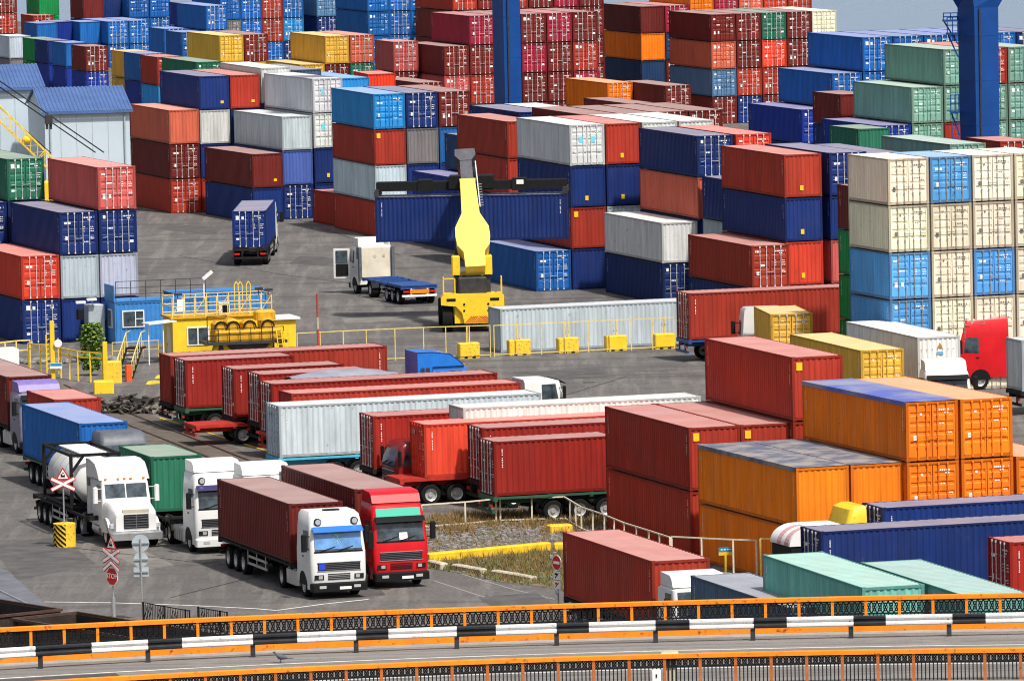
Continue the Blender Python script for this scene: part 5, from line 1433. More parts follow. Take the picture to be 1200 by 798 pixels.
# long pale grey box on the ground behind the yellow fence
P = at(587, 413.5, 0); yard_box('wF', Vector((P.x, P.y, 0)), 0.30, 12.19, 2.62, 'long pale grey container standing behind yellow fence', 'containers being handled', True, 0.0)

# ---------------------------------------------------------------- warehouses
def warehouse(lab, eave_l, eave_r, z_eave, h, depth, rise, stretch=0.0):
    a = at(*eave_l, z_eave); c = at(*eave_r, z_eave); e, sd = ax(h)
    W = (c-a).dot(e); o = c - e*W; o.z = 0
    t = thing('warehouse', lab, 'warehouse', o - e*stretch, h); W += stretch
    b = MB(); b.box(0, W, 0, depth, 0, z_eave-0.02)
    b.add([(0, 0, z_eave-0.02), (0, depth/2, z_eave+rise-0.05), (0, depth, z_eave-0.02), (W, 0, z_eave-0.02), (W, depth/2, z_eave+rise-0.05), (W, depth, z_eave-0.02)], [(0, 1, 2), (3, 5, 4)])
    b.build('wall', M['cladding'], t)
    b = MB(); k = int(W/0.27); pts = []
    for i in range(k):
        x = -0.25+(W+0.5)*i/k; p = (W+0.5)/k; pts += [(x, 0), (x+0.4*p, 0), (x+0.5*p, 0.05), (x+0.9*p, 0.05)]
    pts.append((W+0.25, 0))
    for y0, y1, z0, z1 in ((-0.35, depth/2, z_eave+0.0, z_eave+rise), (depth+0.35, depth/2, z_eave, z_eave+rise)):
        vs = []
        for x, d in pts: vs += [(x, y0, z0+d), (x, y1, z1+d)]
        b.add(vs, [(2*i, 2*i+2, 2*i+3, 2*i+1) for i in range(len(pts)-1)])
    b.box(-0.25, W+0.25, -0.42, -0.352, z_eave-0.16, z_eave+0.02)
    b.build('roof', M['roofblue'], t)
    b = MB()
    for i in range(1, int(W/1.2)): b.box(i*1.2-0.02, i*1.2+0.02, -0.02, -0.002, 0.3, z_eave-0.2)
    b.build('cladding_seam', M['signback'], t)
    for x in (0.4, W-0.4):
        b = MB(); b.cyl((x, -0.12, 0), (x, -0.12, z_eave-0.1), 0.07, n=8); b.build('downpipe', M['signback'], t)
    b = MB(); b.box(W*0.35, W*0.55, -0.06, -0.022, 0, 3.6); b.build('roller_door', M['signback'], t)
    return t
warehouse('pale blue warehouse with blue ribbed roof beside salmon stack', (51, 131.5), (151.5, 129.0), 9.2, 0.16, 13.0, 1.55)
warehouse('taller pale blue warehouse at left picture edge', (0, 104.5), (49.5, 102.5), 10.4, 0.16, 13.0, 1.55, 6.0)

# lattice jib of a mobile crane, with its pendant ropes and hook
def lattice(b, p0, p1, w0, w1, n, up=(0, 0, 1), r=0.05):
    p0, p1 = Vector(p0), Vector(p1); d = (p1-p0).normalized(); s = d.cross(Vector((0, 1, 0))).normalized(); u = d.cross(s).normalized()
    C_ = []
    for i in range(n+1):
        f = i/n; w_ = (w0+(w1-w0)*f)/2; q = p0.lerp(p1, f); C_.append([q+s*w_*a+u*w_*c for a, c in ((-1, -1), (1, -1), (1, 1), (-1, 1))])
    for i in range(n):
        for k in range(4):
            b.obar(C_[i][k], C_[i+1][k], r*1.5, r*1.5); b.obar(C_[i][k], C_[i+1][(k+1) % 4], r, r)
    for k in range(4): b.obar(C_[-1][k], C_[-1][(k+1) % 4], r*1.5, r*1.5)
Dy = 545.0
def atd(px, py, Y):
    """point at pixel and at distance Y"""
    q = at(px, py, 0); k = Y/q.y; return Vector((q.x*k, Y, CAMH+(0-CAMH)*k))
lo = atd(49, 182, Dy); hi = atd(-22, 112, Dy+1)
g0 = lo + (lo-hi).normalized()*2.5
t = thing('mobile_crane', 'yellow lattice crane jib in front of warehouse, left edge', 'crane', (g0.x, g0.y, 0))
o = Vector((g0.x, g0.y, 0))
b = MB(); lattice(b, lo-o, hi-o, 0.8, 0.8, 9, r=0.035); b.build('jib', M['yellow'], t)
b = MB(); lattice(b, g0-o, lo-o, 0.8, 0.8, 3, r=0.035); b.build('lower_jib', M['yellow'], t)
b = MB(); b.ball(tuple(atd(31, 164, Dy)-o), 0.35, 0.25, 0.28); b.build('sheave', M['yellow'], t)
b = MB(); b.bbox(-1.6, 1.6, -1.2, 1.2, 0.0, max(1.2, g0.z-0.1), 0.1); b.build('base', M['yellow'], t)
t = thing('crane_rope', 'thin crane ropes with hook block across warehouse wall', 'rope', tuple(atd(57, 140, 548)))
o = t.location.copy()
b = MB()
for a_, c_ in (((-5, 92), (122, 179)), ((-5, 99), (112, 179))): b.cyl(atd(*a_, 549)-o, atd(*c_, 549)-o, 0.05, n=5)
b.build('rope', M['ironblack'], t)
b = MB(); b.cyl(atd(-5, 122, 549)-o, atd(60, 180, 549)-o, 0.035, n=5); b.build('guy_rope', M['ironblack'], t)
b = MB(); b.bbox(-0.28, 0.28, -0.2, 0.2, -0.35, 0.35, 0.05); b.obar((-0.15, 0, -0.35), (-0.15, 0, -0.75), 0.18, 0.18); b.obar((0.15, 0, -0.35), (0.15, 0, -0.75), 0.18, 0.18); b.build('hook_block', M['steel_dark'], t)

# ---------------------------------------------------------------- gantry crane legs
def crane_leg(lab, xl, xm, xr, py, Y, tip, flare, hz, ladder):
    a = atd(xl, py, Y); c = atd(xr, py, Y); W = c.x-a.x; xmid = (a.x+c.x)/2
    t = thing('gantry_crane', lab, 'gantry crane', (xmid, Y, 0), 0.0)
    f = (xm-xl)/(xr-xl); xx = -W/2+W*f
    b = MB(); D = 1.9
    foot = 0.0
    def ring(z, k=1.0): return [(-W/2*k, 0.9, z), (xx*k, -0.55, z), (W/2*k, 0.15, z), (W/2*k-0.5, 1.8, z), (-W/2*k+0.4, 2.1, z)]
    zz = [0.0, hz]
    b.loft([ring(0.0, 0.93), ring(hz, 1.0)]); b.build('column', M['cranblue'], t)
    if flare:
        b = MB(); b.loft([ring(hz, 1.002), ring(hz+1.3, 1.55), ring(hz+4.0, 1.9)]); b.build('haunch', M['cranblue'], t)
        b = MB(); b.box(-16, 16, -0.7, 2.2, hz+4.0, hz+6.5); b.build('cross_beam', M['cranblue'], t)
    else:
        b = MB(); b.box(-12, 14, -0.7, 2.2, hz, hz+2.4); b.build('cross_beam', M['cranblue'], t)
    b = MB(); b.bbox(-3.2, 3.2, -0.9, 2.2, 0.25, 1.3, 0.1); b.build('bogie', M['cranblue'], t)
    z = 3.0
    while z < hz-1:
        k = 0.93+0.07*z/hz; rg = lambda zz, q: [(p[0]*q, p[1]+(0.5-p[1])*(1-q)*1.0, zz) for p in ring(0, k)]
        b = MB(); b.loft([[(p[0]*1.012, (p[1]-0.7)*1.02+0.7, zz) for p in ring(0, k)] for zz in (z-0.05, z+0.05)]); b.build('weld_flange', M['cranblue'], t); z += 3.1
    b = MB(); b.obar((xx+0.35, -0.46, 1.3), (xx+0.38, -0.50, hz), 0.12, 0.10); b.build('cable_conduit', M['steel_dark'], t)
    if ladder:
        def plat(z, w_, hgt, nm):
            b = MB(); x1 = -W/2-0.02; x0 = x1-w_
            b.box(x0, x1, -0.1, 1.2, z-0.10, z)
            for x in (x0+0.03, x1-0.05, (x0+x1)/2):
                b.obar((x, -0.08, z), (x, -0.08, z+hgt), 0.07, 0.07)
            for q in (0.5, 1.0): b.obar((x0, -0.08, z+hgt*q), (x1, -0.08, z+hgt*q), 0.07, 0.07)
            b.obar((x0+0.1, 0.5, z-0.1), (x1, 0.5, z-1.7), 0.10, 0.10)
            b.build(nm, M['cranblue'], t)
        z1 = atd(1110, 36, Y).z; z2 = atd(1120, 131, Y).z
        plat(z1-0.2, 0.8, 1.1, 'platform'); plat(z1+0.7, 1.05, 0.5, 'platform'); plat(z2, 0.65, 1.15, 'platform')
        b = MB()
        for x in (-W/2-0.55, -W/2-0.15): b.obar((x, 0.2, 1.3), (x, 0.2, z2), 0.05, 0.05)
        k = 1.6
        while k < z2: b.obar((-W/2-0.55, 0.2, k), (-W/2-0.15, 0.2, k), 0.04, 0.04); k += 0.35
        b.build('ladder', M['cranblue'], t)
    return t
crane_leg('left blue gantry crane leg rising out of the picture top', 577.5, 590.5, 611, 60, 565.0, 0, False, 24.0, False)
crane_leg('right blue gantry crane leg with flared top and ladder platforms', 1124.5, 1142.5, 1171.5, 100, 512.0, 0, True, 17.3, True)
# ---------------------------------------------------------------- helper: flat lettering
def text_obj(name, body, size, m, parent, loc, rot, ext=0.006):
    cu = bpy.data.curves.new(name, 'FONT'); cu.body = body; cu.size = size; cu.align_x = 'CENTER'; cu.align_y = 'CENTER'; cu.extrude = ext
    tmp = bpy.data.objects.new('tmp', cu); COL.objects.link(tmp)
    dg = bpy.context.evaluated_depsgraph_get(); me = bpy.data.meshes.new_from_object(tmp.evaluated_get(dg))
    COL.objects.unlink(tmp); bpy.data.objects.remove(tmp); bpy.data.curves.remove(cu)
    me.materials.clear(); me.materials.append(m)
    o = link(name, me, parent, loc); o.rotation_euler = rot; return o
BYLABEL = {o['label']: (o, L, hh) for o, L, hh in CONT_OBJS}
# lettering on the turquoise box, tarpaulins on the open-top boxes
o, L_, hh_ = BYLABEL['turquoise container on top of turquoise stack with white lettering above bridge']
text_obj('lettering', 'CCLU 388522 0', 0.28, M['mark'], o, (-0.18, L_/2-0.010, hh_-0.50), (PI/2, 0, PI))
def tarp(lab, top, edge):
    o, L_, hh_ = BYLABEL[lab]
    b = MB(); n, k = 24, 8; rr = random.Random(len(lab)); rows = []
    for i in range(n+1):
        y = -L_/2+0.02 + (L_-0.04)*i/n; r = []
        for j in range(k+1):
            x = -1.20+2.40*j/k; s = (0.02*math.cos(i*1.57)+rr.uniform(-0.012, 0.012)) if 0 < i < n else -0.04
            r.append((x, y, hh_+0.030+0.03*(1-(2*j/k-1)**2)*(1 if 0 < i < n else 0)+s*(1-(2*j/k-1)**2)*(1 if 0 < i < n else 0.4)))
        rows.append([(-1.232, y, hh_-0.16)] + [(-1.228, y, hh_+0.02)] + r + [(1.228, y, hh_+0.02), (1.232, y, hh_-0.16)])
    b.loft(rows, 0, caps=False, closed=False)
    return b.build('tarpaulin', top, o, smooth=60, fix=False)
def patchy(name, a, c, scale=0.5):
    m = mat(name, a, 0.65); nt = m.node_tree; p = nt.nodes['Principled BSDF']
    tc = nt.nodes.new('ShaderNodeTexCoord'); n = nt.nodes.new('ShaderNodeTexNoise'); n.inputs['Scale'].default_value = scale; n.inputs['Detail'].default_value = 7
    r = nt.nodes.new('ShaderNodeMapRange'); r.inputs[1].default_value = 0.42; r.inputs[2].default_value = 0.60
    x = nt.nodes.new('ShaderNodeMix'); x.data_type = 'RGBA'; x.inputs[6].default_value = (*a, 1); x.inputs[7].default_value = (*c, 1)
    nt.links.new(tc.outputs['Object'], n.inputs['Vector']); nt.links.new(n.outputs['Fac'], r.inputs[0]); nt.links.new(r.outputs[0], x.inputs[0]); nt.links.new(x.outputs[2], p.inputs['Base Color'])
    return m
M['tarp1'] = patchy('dusty grey tarpaulin', (0.12, 0.13, 0.18), (0.30, 0.27, 0.25), 0.9)
M['tarp2'] = patchy('faded blue tarpaulin', (0.10, 0.13, 0.42), (0.25, 0.26, 0.36), 0.35)
tarp('orange container on top of first low stack, tarpaulin roofs', M['tarp1'], None)
tarp('orange container on top of second low stack, tarpaulin roofs', M['tarp1'], None)
tarp('orange container on top of tall stack with blue tarpaulin', M['tarp2'], None)

# ---------------------------------------------------------------- blue site cabins
def cabin(name, lab, near_px, h, L, W, H, m, windows, side_windows=(), extra=None, z0=0.0):
    P = at(*near_px, 0); e, sd = ax(h)
    t = thing(name, lab, 'site cabin', (P.x, P.y, z0), h)
    b = MB(); corr = MB()
    corrugated(b, 0.03, -1, 0.10, L-0.10, 0.12, H-0.12, 'x', 0.03, 0.28)   # front sheet
    b2 = MB()
    for x in (0, L):
        b2.box(x-0.07 if x else 0, x if x else 0.07, 0, 0.07, 0, H); b2.box(x-0.07 if x else 0, x if x else 0.07, W-0.07, W, 0, H)
    b2.box(0.071, L-0.071, 0.0, 0.07, 0, 0.118); b2.box(0.071, L-0.071, 0, 0.07, H-0.118, H); b2.box(0.05, L-0.05, 0.075, W-0.02, 0.0, H-0.03); b2.box(0.01, 0.052, 0.075, W-0.075, 0.05, H-0.05)
    b2.box(-0.04, L+0.04, -0.04, W+0.04, H, H+0.05)
    vs = [(v[0], v[1], v[2]) for v in b.v]; k = len(b2.v); b2.v += vs; b2.f += [tuple(i+k for i in f) for f in b.f]; b2.m += b.m
    b2.build('wall', M[m], t)
    for x0, x1, q0, q1 in windows:
        f = MB(); f.box(x0, x1, -0.05, 0.03, q0, q1); fr = f.build('window', M['frame_white'], t)
        g_ = MB(); xm = x0+(x1-x0)*0.60; g_.box(x0+0.07, xm-0.03, -0.06, -0.045, q0+0.07, q1-0.07); g_.box(xm+0.03, x1-0.07, -0.06, -0.045, (q0+q1)/2+0.03, q1-0.07); g_.box(xm+0.03, x1-0.07, -0.06, -0.045, q0+0.07, (q0+q1)/2-0.03); g_.build('pane', M['glass'], fr)
    for y0, y1, q0, q1 in side_windows:
        f = MB(); f.box(-0.05, 0.02, y0, y1, q0, q1); fr = f.build('window', M['frame_white'], t)
        g_ = MB(); g_.box(-0.06, -0.045, y0+0.07, y1-0.07, q0+0.07, q1-0.07); g_.build('pane', M['glass'], fr)
    if extra: extra(t, L, W, H)
    return t
def parapet(t, L, W, H):
    b = MB(); b.box(-0.05, 0.02, 0.0, W, H+0.052, H+1.0); b.build('parapet', M['cabinblue'], t)
    b = MB()
    for i in range(7): b.obar((0.1+i*0.95, 0.05, H+0.05), (0.1+i*0.95, 0.05, H+1.25), 0.04, 0.04)
    for z in (0.45, 0.85, 1.25): b.obar((0.1, 0.05, H+z), (5.8, 0.05, H+z), 0.035, 0.035)
    b.build('roof_railing', M['steel_dark'], t)
cabin('site_cabin', 'blue site cabin with white framed window beside yellow stairs', (135.6, 403.5), 0.29, 6.06, 2.44, 2.6, 'cabinblue', [(0.45, 1.85, 1.0, 2.05)], [(0.7, 1.6, 0.95, 2.1)], parapet)
cabin('site_cabin', 'second blue cabin hidden behind the yellow workshop', (204, 393), 0.29, 6.06, 2.44, 2.6, 'cabinblue', [], [])
P = at(104.5, 402, 0); t = thing('utility_cabinet', 'grey utility cabinet with floodlights left of blue cabin', 'cabinet', P, 0.29)
b = MB(); b.bbox(0, 1.05, 0, 1.2, 0, 2.35, 0.04); b.build('body', M['signback'], t)
for x, z in ((-0.5, 2.5), (0.2, 2.65)):
    b = MB(); b.obar((0.3, 0.1, 2.3), (x, -0.2, z), 0.06, 0.06); b.box(x-0.35, x+0.25, -0.45, -0.15, z, z+0.14); b.build('floodlight', M['frame_white'], t)
b = MB(); b.bbox(-0.75, -0.35, -0.3, 0.1, 1.5, 2.15, 0.05); b.build('lantern', M['black'], t)

# ---------------------------------------------------------------- yellow workshop
P = at(203.5, 425.5, 0); wh = 0.27; e, sd = ax(wh)
t = thing('workshop_cabin', 'bright yellow workshop cabin with railed flat roof', 'workshop', P, wh)
WL, WW, WH = 6.1, 2.6, 2.62
b = MB(); b.box(0, WL, 0, WW, 0, WH); b.build('wall', M['yellow'], t)
b = MB(); b.box(-0.12, WL+0.12, -0.12, WW+0.12, WH+0.003, WH+0.12); b.build('roof', M['oldyellow'], t)
f = MB(); f.box(0.85, 2.2, -0.05, 0.02, 1.0, 2.12); fr = f.build('window', M['frame_white'], t)
g_ = MB(); g_.box(0.93, 1.48, -0.06, -0.045, 1.08, 2.04); g_.box(1.56, 2.12, -0.06, -0.045, 1.08, 2.04); g_.build('pane', M['glass'], fr)
b = MB(); b.box(-0.04, 0.0, 0.6, 1.4, 0.05, 2.1); d = b.build('door', M['frame_white'], t); b = MB(); b.box(-0.06, -0.041, 1.25, 1.3, 1.0, 1.1); b.build('handle', M['black'], d)
b = MB(); b.obar((-1.75, -0.35, 2.45), (0.0, -0.1, 2.55), 1.3, 0.06); b.build('awning', M['frame_white'], t)
b = MB()
for x in (-1.6, -0.7): b.obar((x, -0.5, 0), (x, -0.5, 2.45), 0.06, 0.06)
b.build('awning_post', M['frame_white'], t)
b = MB(); z0 = WH+0.12
xs = [0.0, 0.68, 1.36, 2.04, 2.72, 3.4, 4.08, 4.76, 5.44, 6.1]
for x in xs:
    for y in (0.0, WW): b.obar((x, y, z0), (x, y, z0+1.15), 0.05, 0.05)
for y in (0.0, WW):
    for z in (0.12, 0.62, 1.15): b.obar((0, y, z0+z), (WL, y, z0+z), 0.045, 0.045)
for x in (0.0, WL):
    for z in (0.62, 1.15): b.obar((x, 0, z0+z), (x, WW, z0+z), 0.045, 0.045)
for i in range(0, 9, 2): b.obar((xs[i], 0, z0+0.15), (xs[i+1], 0, z0+1.1), 0.035, 0.035)
b.build('roof_railing', M['rail_yellow'], t)
b = MB()
for x in (3.9, 4.15, 4.65): 
    pts = [(x, 0.3, z0), (x, 0.3, z0+1.75), (x+0.12, 0.3, z0+1.95), (x+0.24, 0.3, z0+1.75), (x+0.24, 0.3, z0)]
    for p_, q_ in zip(pts, pts[1:]): b.obar(p_, q_, 0.05, 0.05)
b.build('ladder_hoop', M['yellow'], t)
for x, z in ((0.35, 1.3), (5.3, 1.45), (5.9, 1.35)):
    b = MB(); b.obar((x, 0, z0+1.1), (x, 0, z0+z), 0.05, 0.05); b.obar((x-0.2, -0.05, z0+z+0.05), (x+0.25, -0.05, z0+z+0.05), 0.25, 0.14); b.build('floodlight', M['steel_dark'], t)
b = MB(); b.obar((2.0, 0.15, z0), (2.0, 0.15, z0+2.2), 0.07, 0.07); b.obar((1.95, 0.1, z0+2.2), (2.5, 0.0, z0+2.65), 0.28, 0.2); b.build('floodlight', M['frame_white'], t)
b = MB(); b.box(2.95, 3.6, 0.35, 0.8, z0, z0+0.7); ac = b.build('air_conditioner', M['frame_white'], t); b = MB(); b.box(3.15, 3.55, 0.335, 0.352, z0+0.08, z0+0.62); b.build('fan_grille', M['black'], ac)
b = MB(); b.box(0.3, 0.75, -0.02, 0.02, z0+0.35, z0+1.05); b.build('banner', M['signwhite'], t)
b = MB(); b.box(WL+0.10, WL+1.5, 0.2, WW-0.2, 0, 2.3); b.build('lean_to', M['yellow'], t)
b = MB(); b.box(WL+0.05, WL+1.75, 0.0, WW, 2.303, 2.42); b.build('lean_to_roof', M['frame_white'], t)
# old machine standing in front
P = at(246, 428, 0); t = thing('straddle_machine', 'ochre machine with engine deck, parked before yellow workshop', 'machine', (P.x, P.y, 0), wh-0.02)
b = MB(); b.bbox(0.4, 4.4, 0, 1.7, 1.35, 2.0, 0.1); b.build('engine_deck', M['oldyellow'], t)
b = MB(); b.box(-0.2, 4.7, -0.25, 1.9, 1.18, 1.34); b.build('platform', M['steel_dark'], t)
for i, x in enumerate((0.75, 1.5, 2.5, 3.6)):
    b = MB(); b.bbox(x-0.36, x+0.36, 0.1, 1.5, 1.95, 2.55+0.12*(i % 2), 0.16); eb = b.build('engine_housing', M['oldyellow'], t)
    b = MB()
    pts = [(x+0.38*math.cos(a*PI/8), 0.07, 2.15+0.38*math.sin(a*PI/8)) for a in range(9)]
    for p_, q_ in zip(pts, pts[1:]): b.obar(p_, q_, 0.07, 0.1)
    b.build('hoop', M['ironblack'], eb)
b = MB()
for i in range(8): b.obar((-0.15+i*0.66, -0.22, 1.3), (-0.15+i*0.66, -0.22, 2.15), 0.045, 0.045)
for z in (1.75, 2.15): b.obar((-0.15, -0.22, z), (4.5, -0.22, z), 0.04, 0.04)
for x in (-0.15, ): b.obar((x, -0.22, 1.3), (x, -0.22, 2.9), 0.05, 0.05); b.obar((x, -0.22, 2.9), (x+1.2, -0.22, 2.9), 0.05, 0.05)
b.build('guard_rail', M['ironblack'], t)
for x in (0.5, 3.8):
    b = MB(); b.obar((x, 0.3, 1.2), (x-0.5, -0.1, 0), 0.3, 0.2); b.obar((x+0.5, 0.3, 1.2), (x+0.9, -0.1, 0), 0.3, 0.2); b.build('leg', M['yellow'], t)
b = MB(); b.box(0.6, 4.0, 0.2, 1.5, 0.7, 1.18); b.build('undercarriage', M['steel_dark'], t)
b = MB(); b.bbox(3.0, 4.2, 0.5, 1.4, 2.5, 3.1, 0.12); b.build('tank', M['oldyellow'], t)
for k in range(2):
    b = MB(); b.obar((4.2+k*0.4, -0.3, 0.2), (4.0+k*0.4, -0.3, 2.0), 0.06, 0.06); b.obar((4.5+k*0.4, -0.3, 0.2), (4.3+k*0.4, -0.3, 2.0), 0.06, 0.06)
    for q in range(5): b.obar((4.2-0.04*q+k*0.4, -0.3, 0.4+q*0.35), (4.5-0.04*q+k*0.4, -0.3, 0.4+q*0.35), 0.05, 0.05)
    b.build('step_ladder', M['yellow'], t)
# stairs with yellow handrails
a = at(155, 444, 0); c = at(190, 427, 0)
t = thing('metal_stairs', 'yellow railed metal stairs beside the blue cabin', 'stairs', a, math.atan2(c.y-a.y, c.x-a.x))
Ls = min(3.2, (c-a).length)
b = MB()
for y in (0, 0.9): b.obar((0, y, 0.05), (Ls, y, 1.5), 0.06, 0.22)
for i in range(7): b.box(0.1+i*Ls/7, 0.1+(i+0.7)*Ls/7, 0.04, 0.86, 0.12+1.45*i/7, 0.17+1.45*i/7)
b.box(Ls, Ls+1.2, -0.05, 0.95, 1.45, 1.55); b.build('flight', M['ironblack'], t)
b = MB()
for y in (0, 0.9):
    b.obar((0, y, 1.0), (Ls, y, 2.45), 0.05, 0.05); b.obar((Ls, y, 2.45), (Ls+1.2, y, 2.45), 0.05, 0.05)
    for i in range(6): b.obar((i*Ls/5, y, 0.1+1.45*i/5), (i*Ls/5, y, 1.0+1.45*i/5), 0.045, 0.045)
b.build('handrail', M['rail_yellow'], t)
p_ = at(151, 447, 0); t = thing('marker_post', 'orange red marker post at foot of yellow stairs', 'post', p_, 0.3)
b = MB(); b.bbox(-0.17, 0.17, -0.17, 0.17, 0, 0.98, 0.03); b.build('post', mat('orange red post', (0.72, 0.10, 0.02), 0.5, noise=0.15, rust=0.3), t)
for k, (x, y) in enumerate(((180, 449.5), (190.5, 442.5))):
    q = at(x, y, 0); t = thing('stand_foot', ('yellow ramp foot nearer the red container doors', 'yellow ramp foot right below black stair legs')[k], 'foot', q, 0.9)
    b = MB(); b.prism([(-0.5, 0), (0.5, 0), (0.3, 0.16), (-0.3, 0.16)], -0.16, 0.16, axis='y'); b.build('block', M['yellow'], t)

# bush in front of the stack
def bush(lab, base, H, Wd, n, light):
    q = at(*base, 0); t = thing('bush', lab, 'bush', q)
    b = MB(); b.cyl((0, 0, 0), (0.05, 0, H*0.6), 0.05, 0.02, 6)
    for i in range(6): a = i*1.05; b.cyl((0, 0, H*0.15*(1+i*0.3)), (Wd*0.35*math.cos(a), Wd*0.35*math.sin(a), H*(0.45+0.08*i)), 0.025, 0.01, 5)
    b.build('stem', M['bark'], t)
    for m, cnt, sd_ in (('leaf', n, 1), ('leafl', light, 2)):
        rr = random.Random(sd_+int(base[0])); b = MB()
        for i in range(cnt):
            cl = (rr.random()*6.28, rr.random()); rad = Wd/2*math.sqrt(cl[1])*(0.6+0.4*rr.random()); z = H*(0.25+0.75*rr.random()); rad *= (1.0-abs(z/H-0.6)*0.9)
            c_ = Vector((rad*math.cos(cl[0]), rad*math.sin(cl[0]), z)); s_ = rr.uniform(0.08, 0.19)
            u = Vector((rr.uniform(-1, 1), rr.uniform(-1, 1), rr.uniform(-0.5, 0.5))).normalized()*s_; v = u.cross(Vector((rr.uniform(-1, 1), rr.uniform(-1, 1), 1)).normalized()).normalized()*s_*0.6
            b.add([c_-u, c_+v, c_+u, c_-v], [(0, 1, 2, 3)])
        b.build('foliage', M[m], t, fix=False)
    return t
bush('green leafy bush with yellow blossom before blue container', (108, 424), 2.3, 2.1, 700, 300)
bush('small green shrub behind the yellow gate', (107, 440), 1.3, 1.6, 380, 80)

# scrap heap beside the track
q = at(158, 482, 0); t = thing('scrap_heap', 'heap of dark scrap timber and metal beside the rails', 'scrap heap', q, -0.35)
rr = random.Random(11)
for m, n in (('wood', 130), ('scrapl', 45)):
    b = MB()
    for i in range(n):
        x = rr.uniform(-2.2, 2.2); y = rr.uniform(-1.3, 1.3); zt = 0.95*max(0.05, 1-(x/2.3)**2*0.7-(y/1.4)**2*0.8); z = rr.uniform(0.08, max(0.12, zt))
        a = rr.uniform(0, PI); l = rr.uniform(0.25, 0.85); tz = rr.uniform(-0.2, 0.2)
        b.obar((x-l*math.cos(a), y-l*math.sin(a), max(0.04, z-tz)), (x+l*math.cos(a), y+l*math.sin(a), max(0.05, z+tz)), rr.uniform(0.06, 0.2), rr.uniform(0.04, 0.13))
    b.build('scrap' if m == 'wood' else 'pale_scrap', M[m], t)
# rubble bank behind the gate
q = at(70, 424, 0); b = MB(); rr = random.Random(4)
for i in range(120):
    x = rr.uniform(-3.2, 4.2); y = rr.uniform(-1.4, 1.0); s = rr.uniform(0.06, 0.28); b.ball((q.x+x, q.y+y, s*0.4), s, s*rr.uniform(0.6, 1), s*0.7, 6, 4)
tag(b.build('rubble', M['rubble']), kind='stuff')

# ---------------------------------------------------------------- fences, gates, concrete blocks
GF = 'yellow yard fence panels'
def fence_line(name, lab, base_pts, hgt, m, step=None, rails=(1.0,), pw=0.06, group=None, cat='fence'):
    ws = [at(x, y, 0) for x, y in base_pts]; o = ws[0].copy()
    t = thing(name, lab, cat, o, 0.0, group)
    pts = []
    for a, c in zip(ws, ws[1:]):
        n = max(1, int(round((c-a).length/step))) if step else 1
        for i in range(n): pts.append(a.lerp(c, i/n))
    pts.append(ws[-1])
    for p_ in pts:
        b = MB(); q = p_-o; b.obar((q.x, q.y, 0), (q.x, q.y, hgt), pw, pw); b.build('post', M[m], t)
    for r in rails:
        b = MB()
        for a, c in zip(ws, ws[1:]): b.obar((a.x-o.x, a.y-o.y, hgt*r), (c.x-o.x, c.y-o.y, hgt*r), pw*0.9, pw*0.9)
        b.build('rail', M[m], t)
    return t
fence_line('yard_fence', 'yellow rail fence from red pole to reach stacker', [(349, 428), (430, 424), (497, 421), (575, 418.5)], 1.9, 'rail_yellow', 1.48, (1.0, 0.07), 0.055, GF)
fence_line('yard_fence', 'yellow rail fence in front of long pale grey container', [(579.5, 418.2), (690, 413), (790, 408.5)], 1.9, 'rail_yellow', 1.46, (0.985, 0.07), 0.055, GF)
GB2 = 'yellow concrete fence blocks'
for k, (x0, x1, y, lab) in enumerate(((597, 622, 416.8, 'cracked yellow concrete block, leftmost under pale grey container fence'), (655, 678, 414.4, 'orange yellow concrete block, second under pale grey container fence'),
        (711, 734.5, 411.8, 'bright yellow concrete block, third under pale grey container fence'), (768, 791, 409.5, 'yellow concrete block beside doors of long red container'), (539, 562, 420.5, 'peeling yellow concrete block left of pale grey container'))):
    P = at(x0, y, 0); Q_ = at(x1, y-1.2, 0); W_ = (Q_-P).length
    t = thing('concrete_block', lab, 'concrete block', P, 0.27, GB2)
    b = MB(); b.bbox(0, W_, -0.05, 0.65, 0.14, 0.92, 0.05); b.box(0.02, W_*0.22, 0, 0.6, 0, 0.15); b.box(W_*0.4, W_*0.62, 0, 0.6, 0, 0.15); b.box(W_*0.8, W_-0.02, 0, 0.6, 0, 0.15)
    b.build('block', M['yellow_worn' if k in (0, 1, 4) else 'yellow'], t)
    b = MB()
    for x in (W_*0.42, W_*0.56): b.obar((x, 0.3, 0.9), (x, 0.3, 1.95), 0.05, 0.05)
    b.build('socket_post', M['rail_yellow'], t)
# red and white pole
q = at(373.5, 427, 0); t = thing('striped_pole', 'thin red and white pole rising above trailer rows', 'pole', q)
b = MB()
for i in range(6): b.cyl((0, 0, i*0.7), (0, 0, (i+1)*0.7), 0.06, n=8, m=1 if i == 3 else 0)
b.build('pole', [mat('faded pole red', (0.42, 0.05, 0.04), 0.6, noise=0.2), M['kerb']], t)
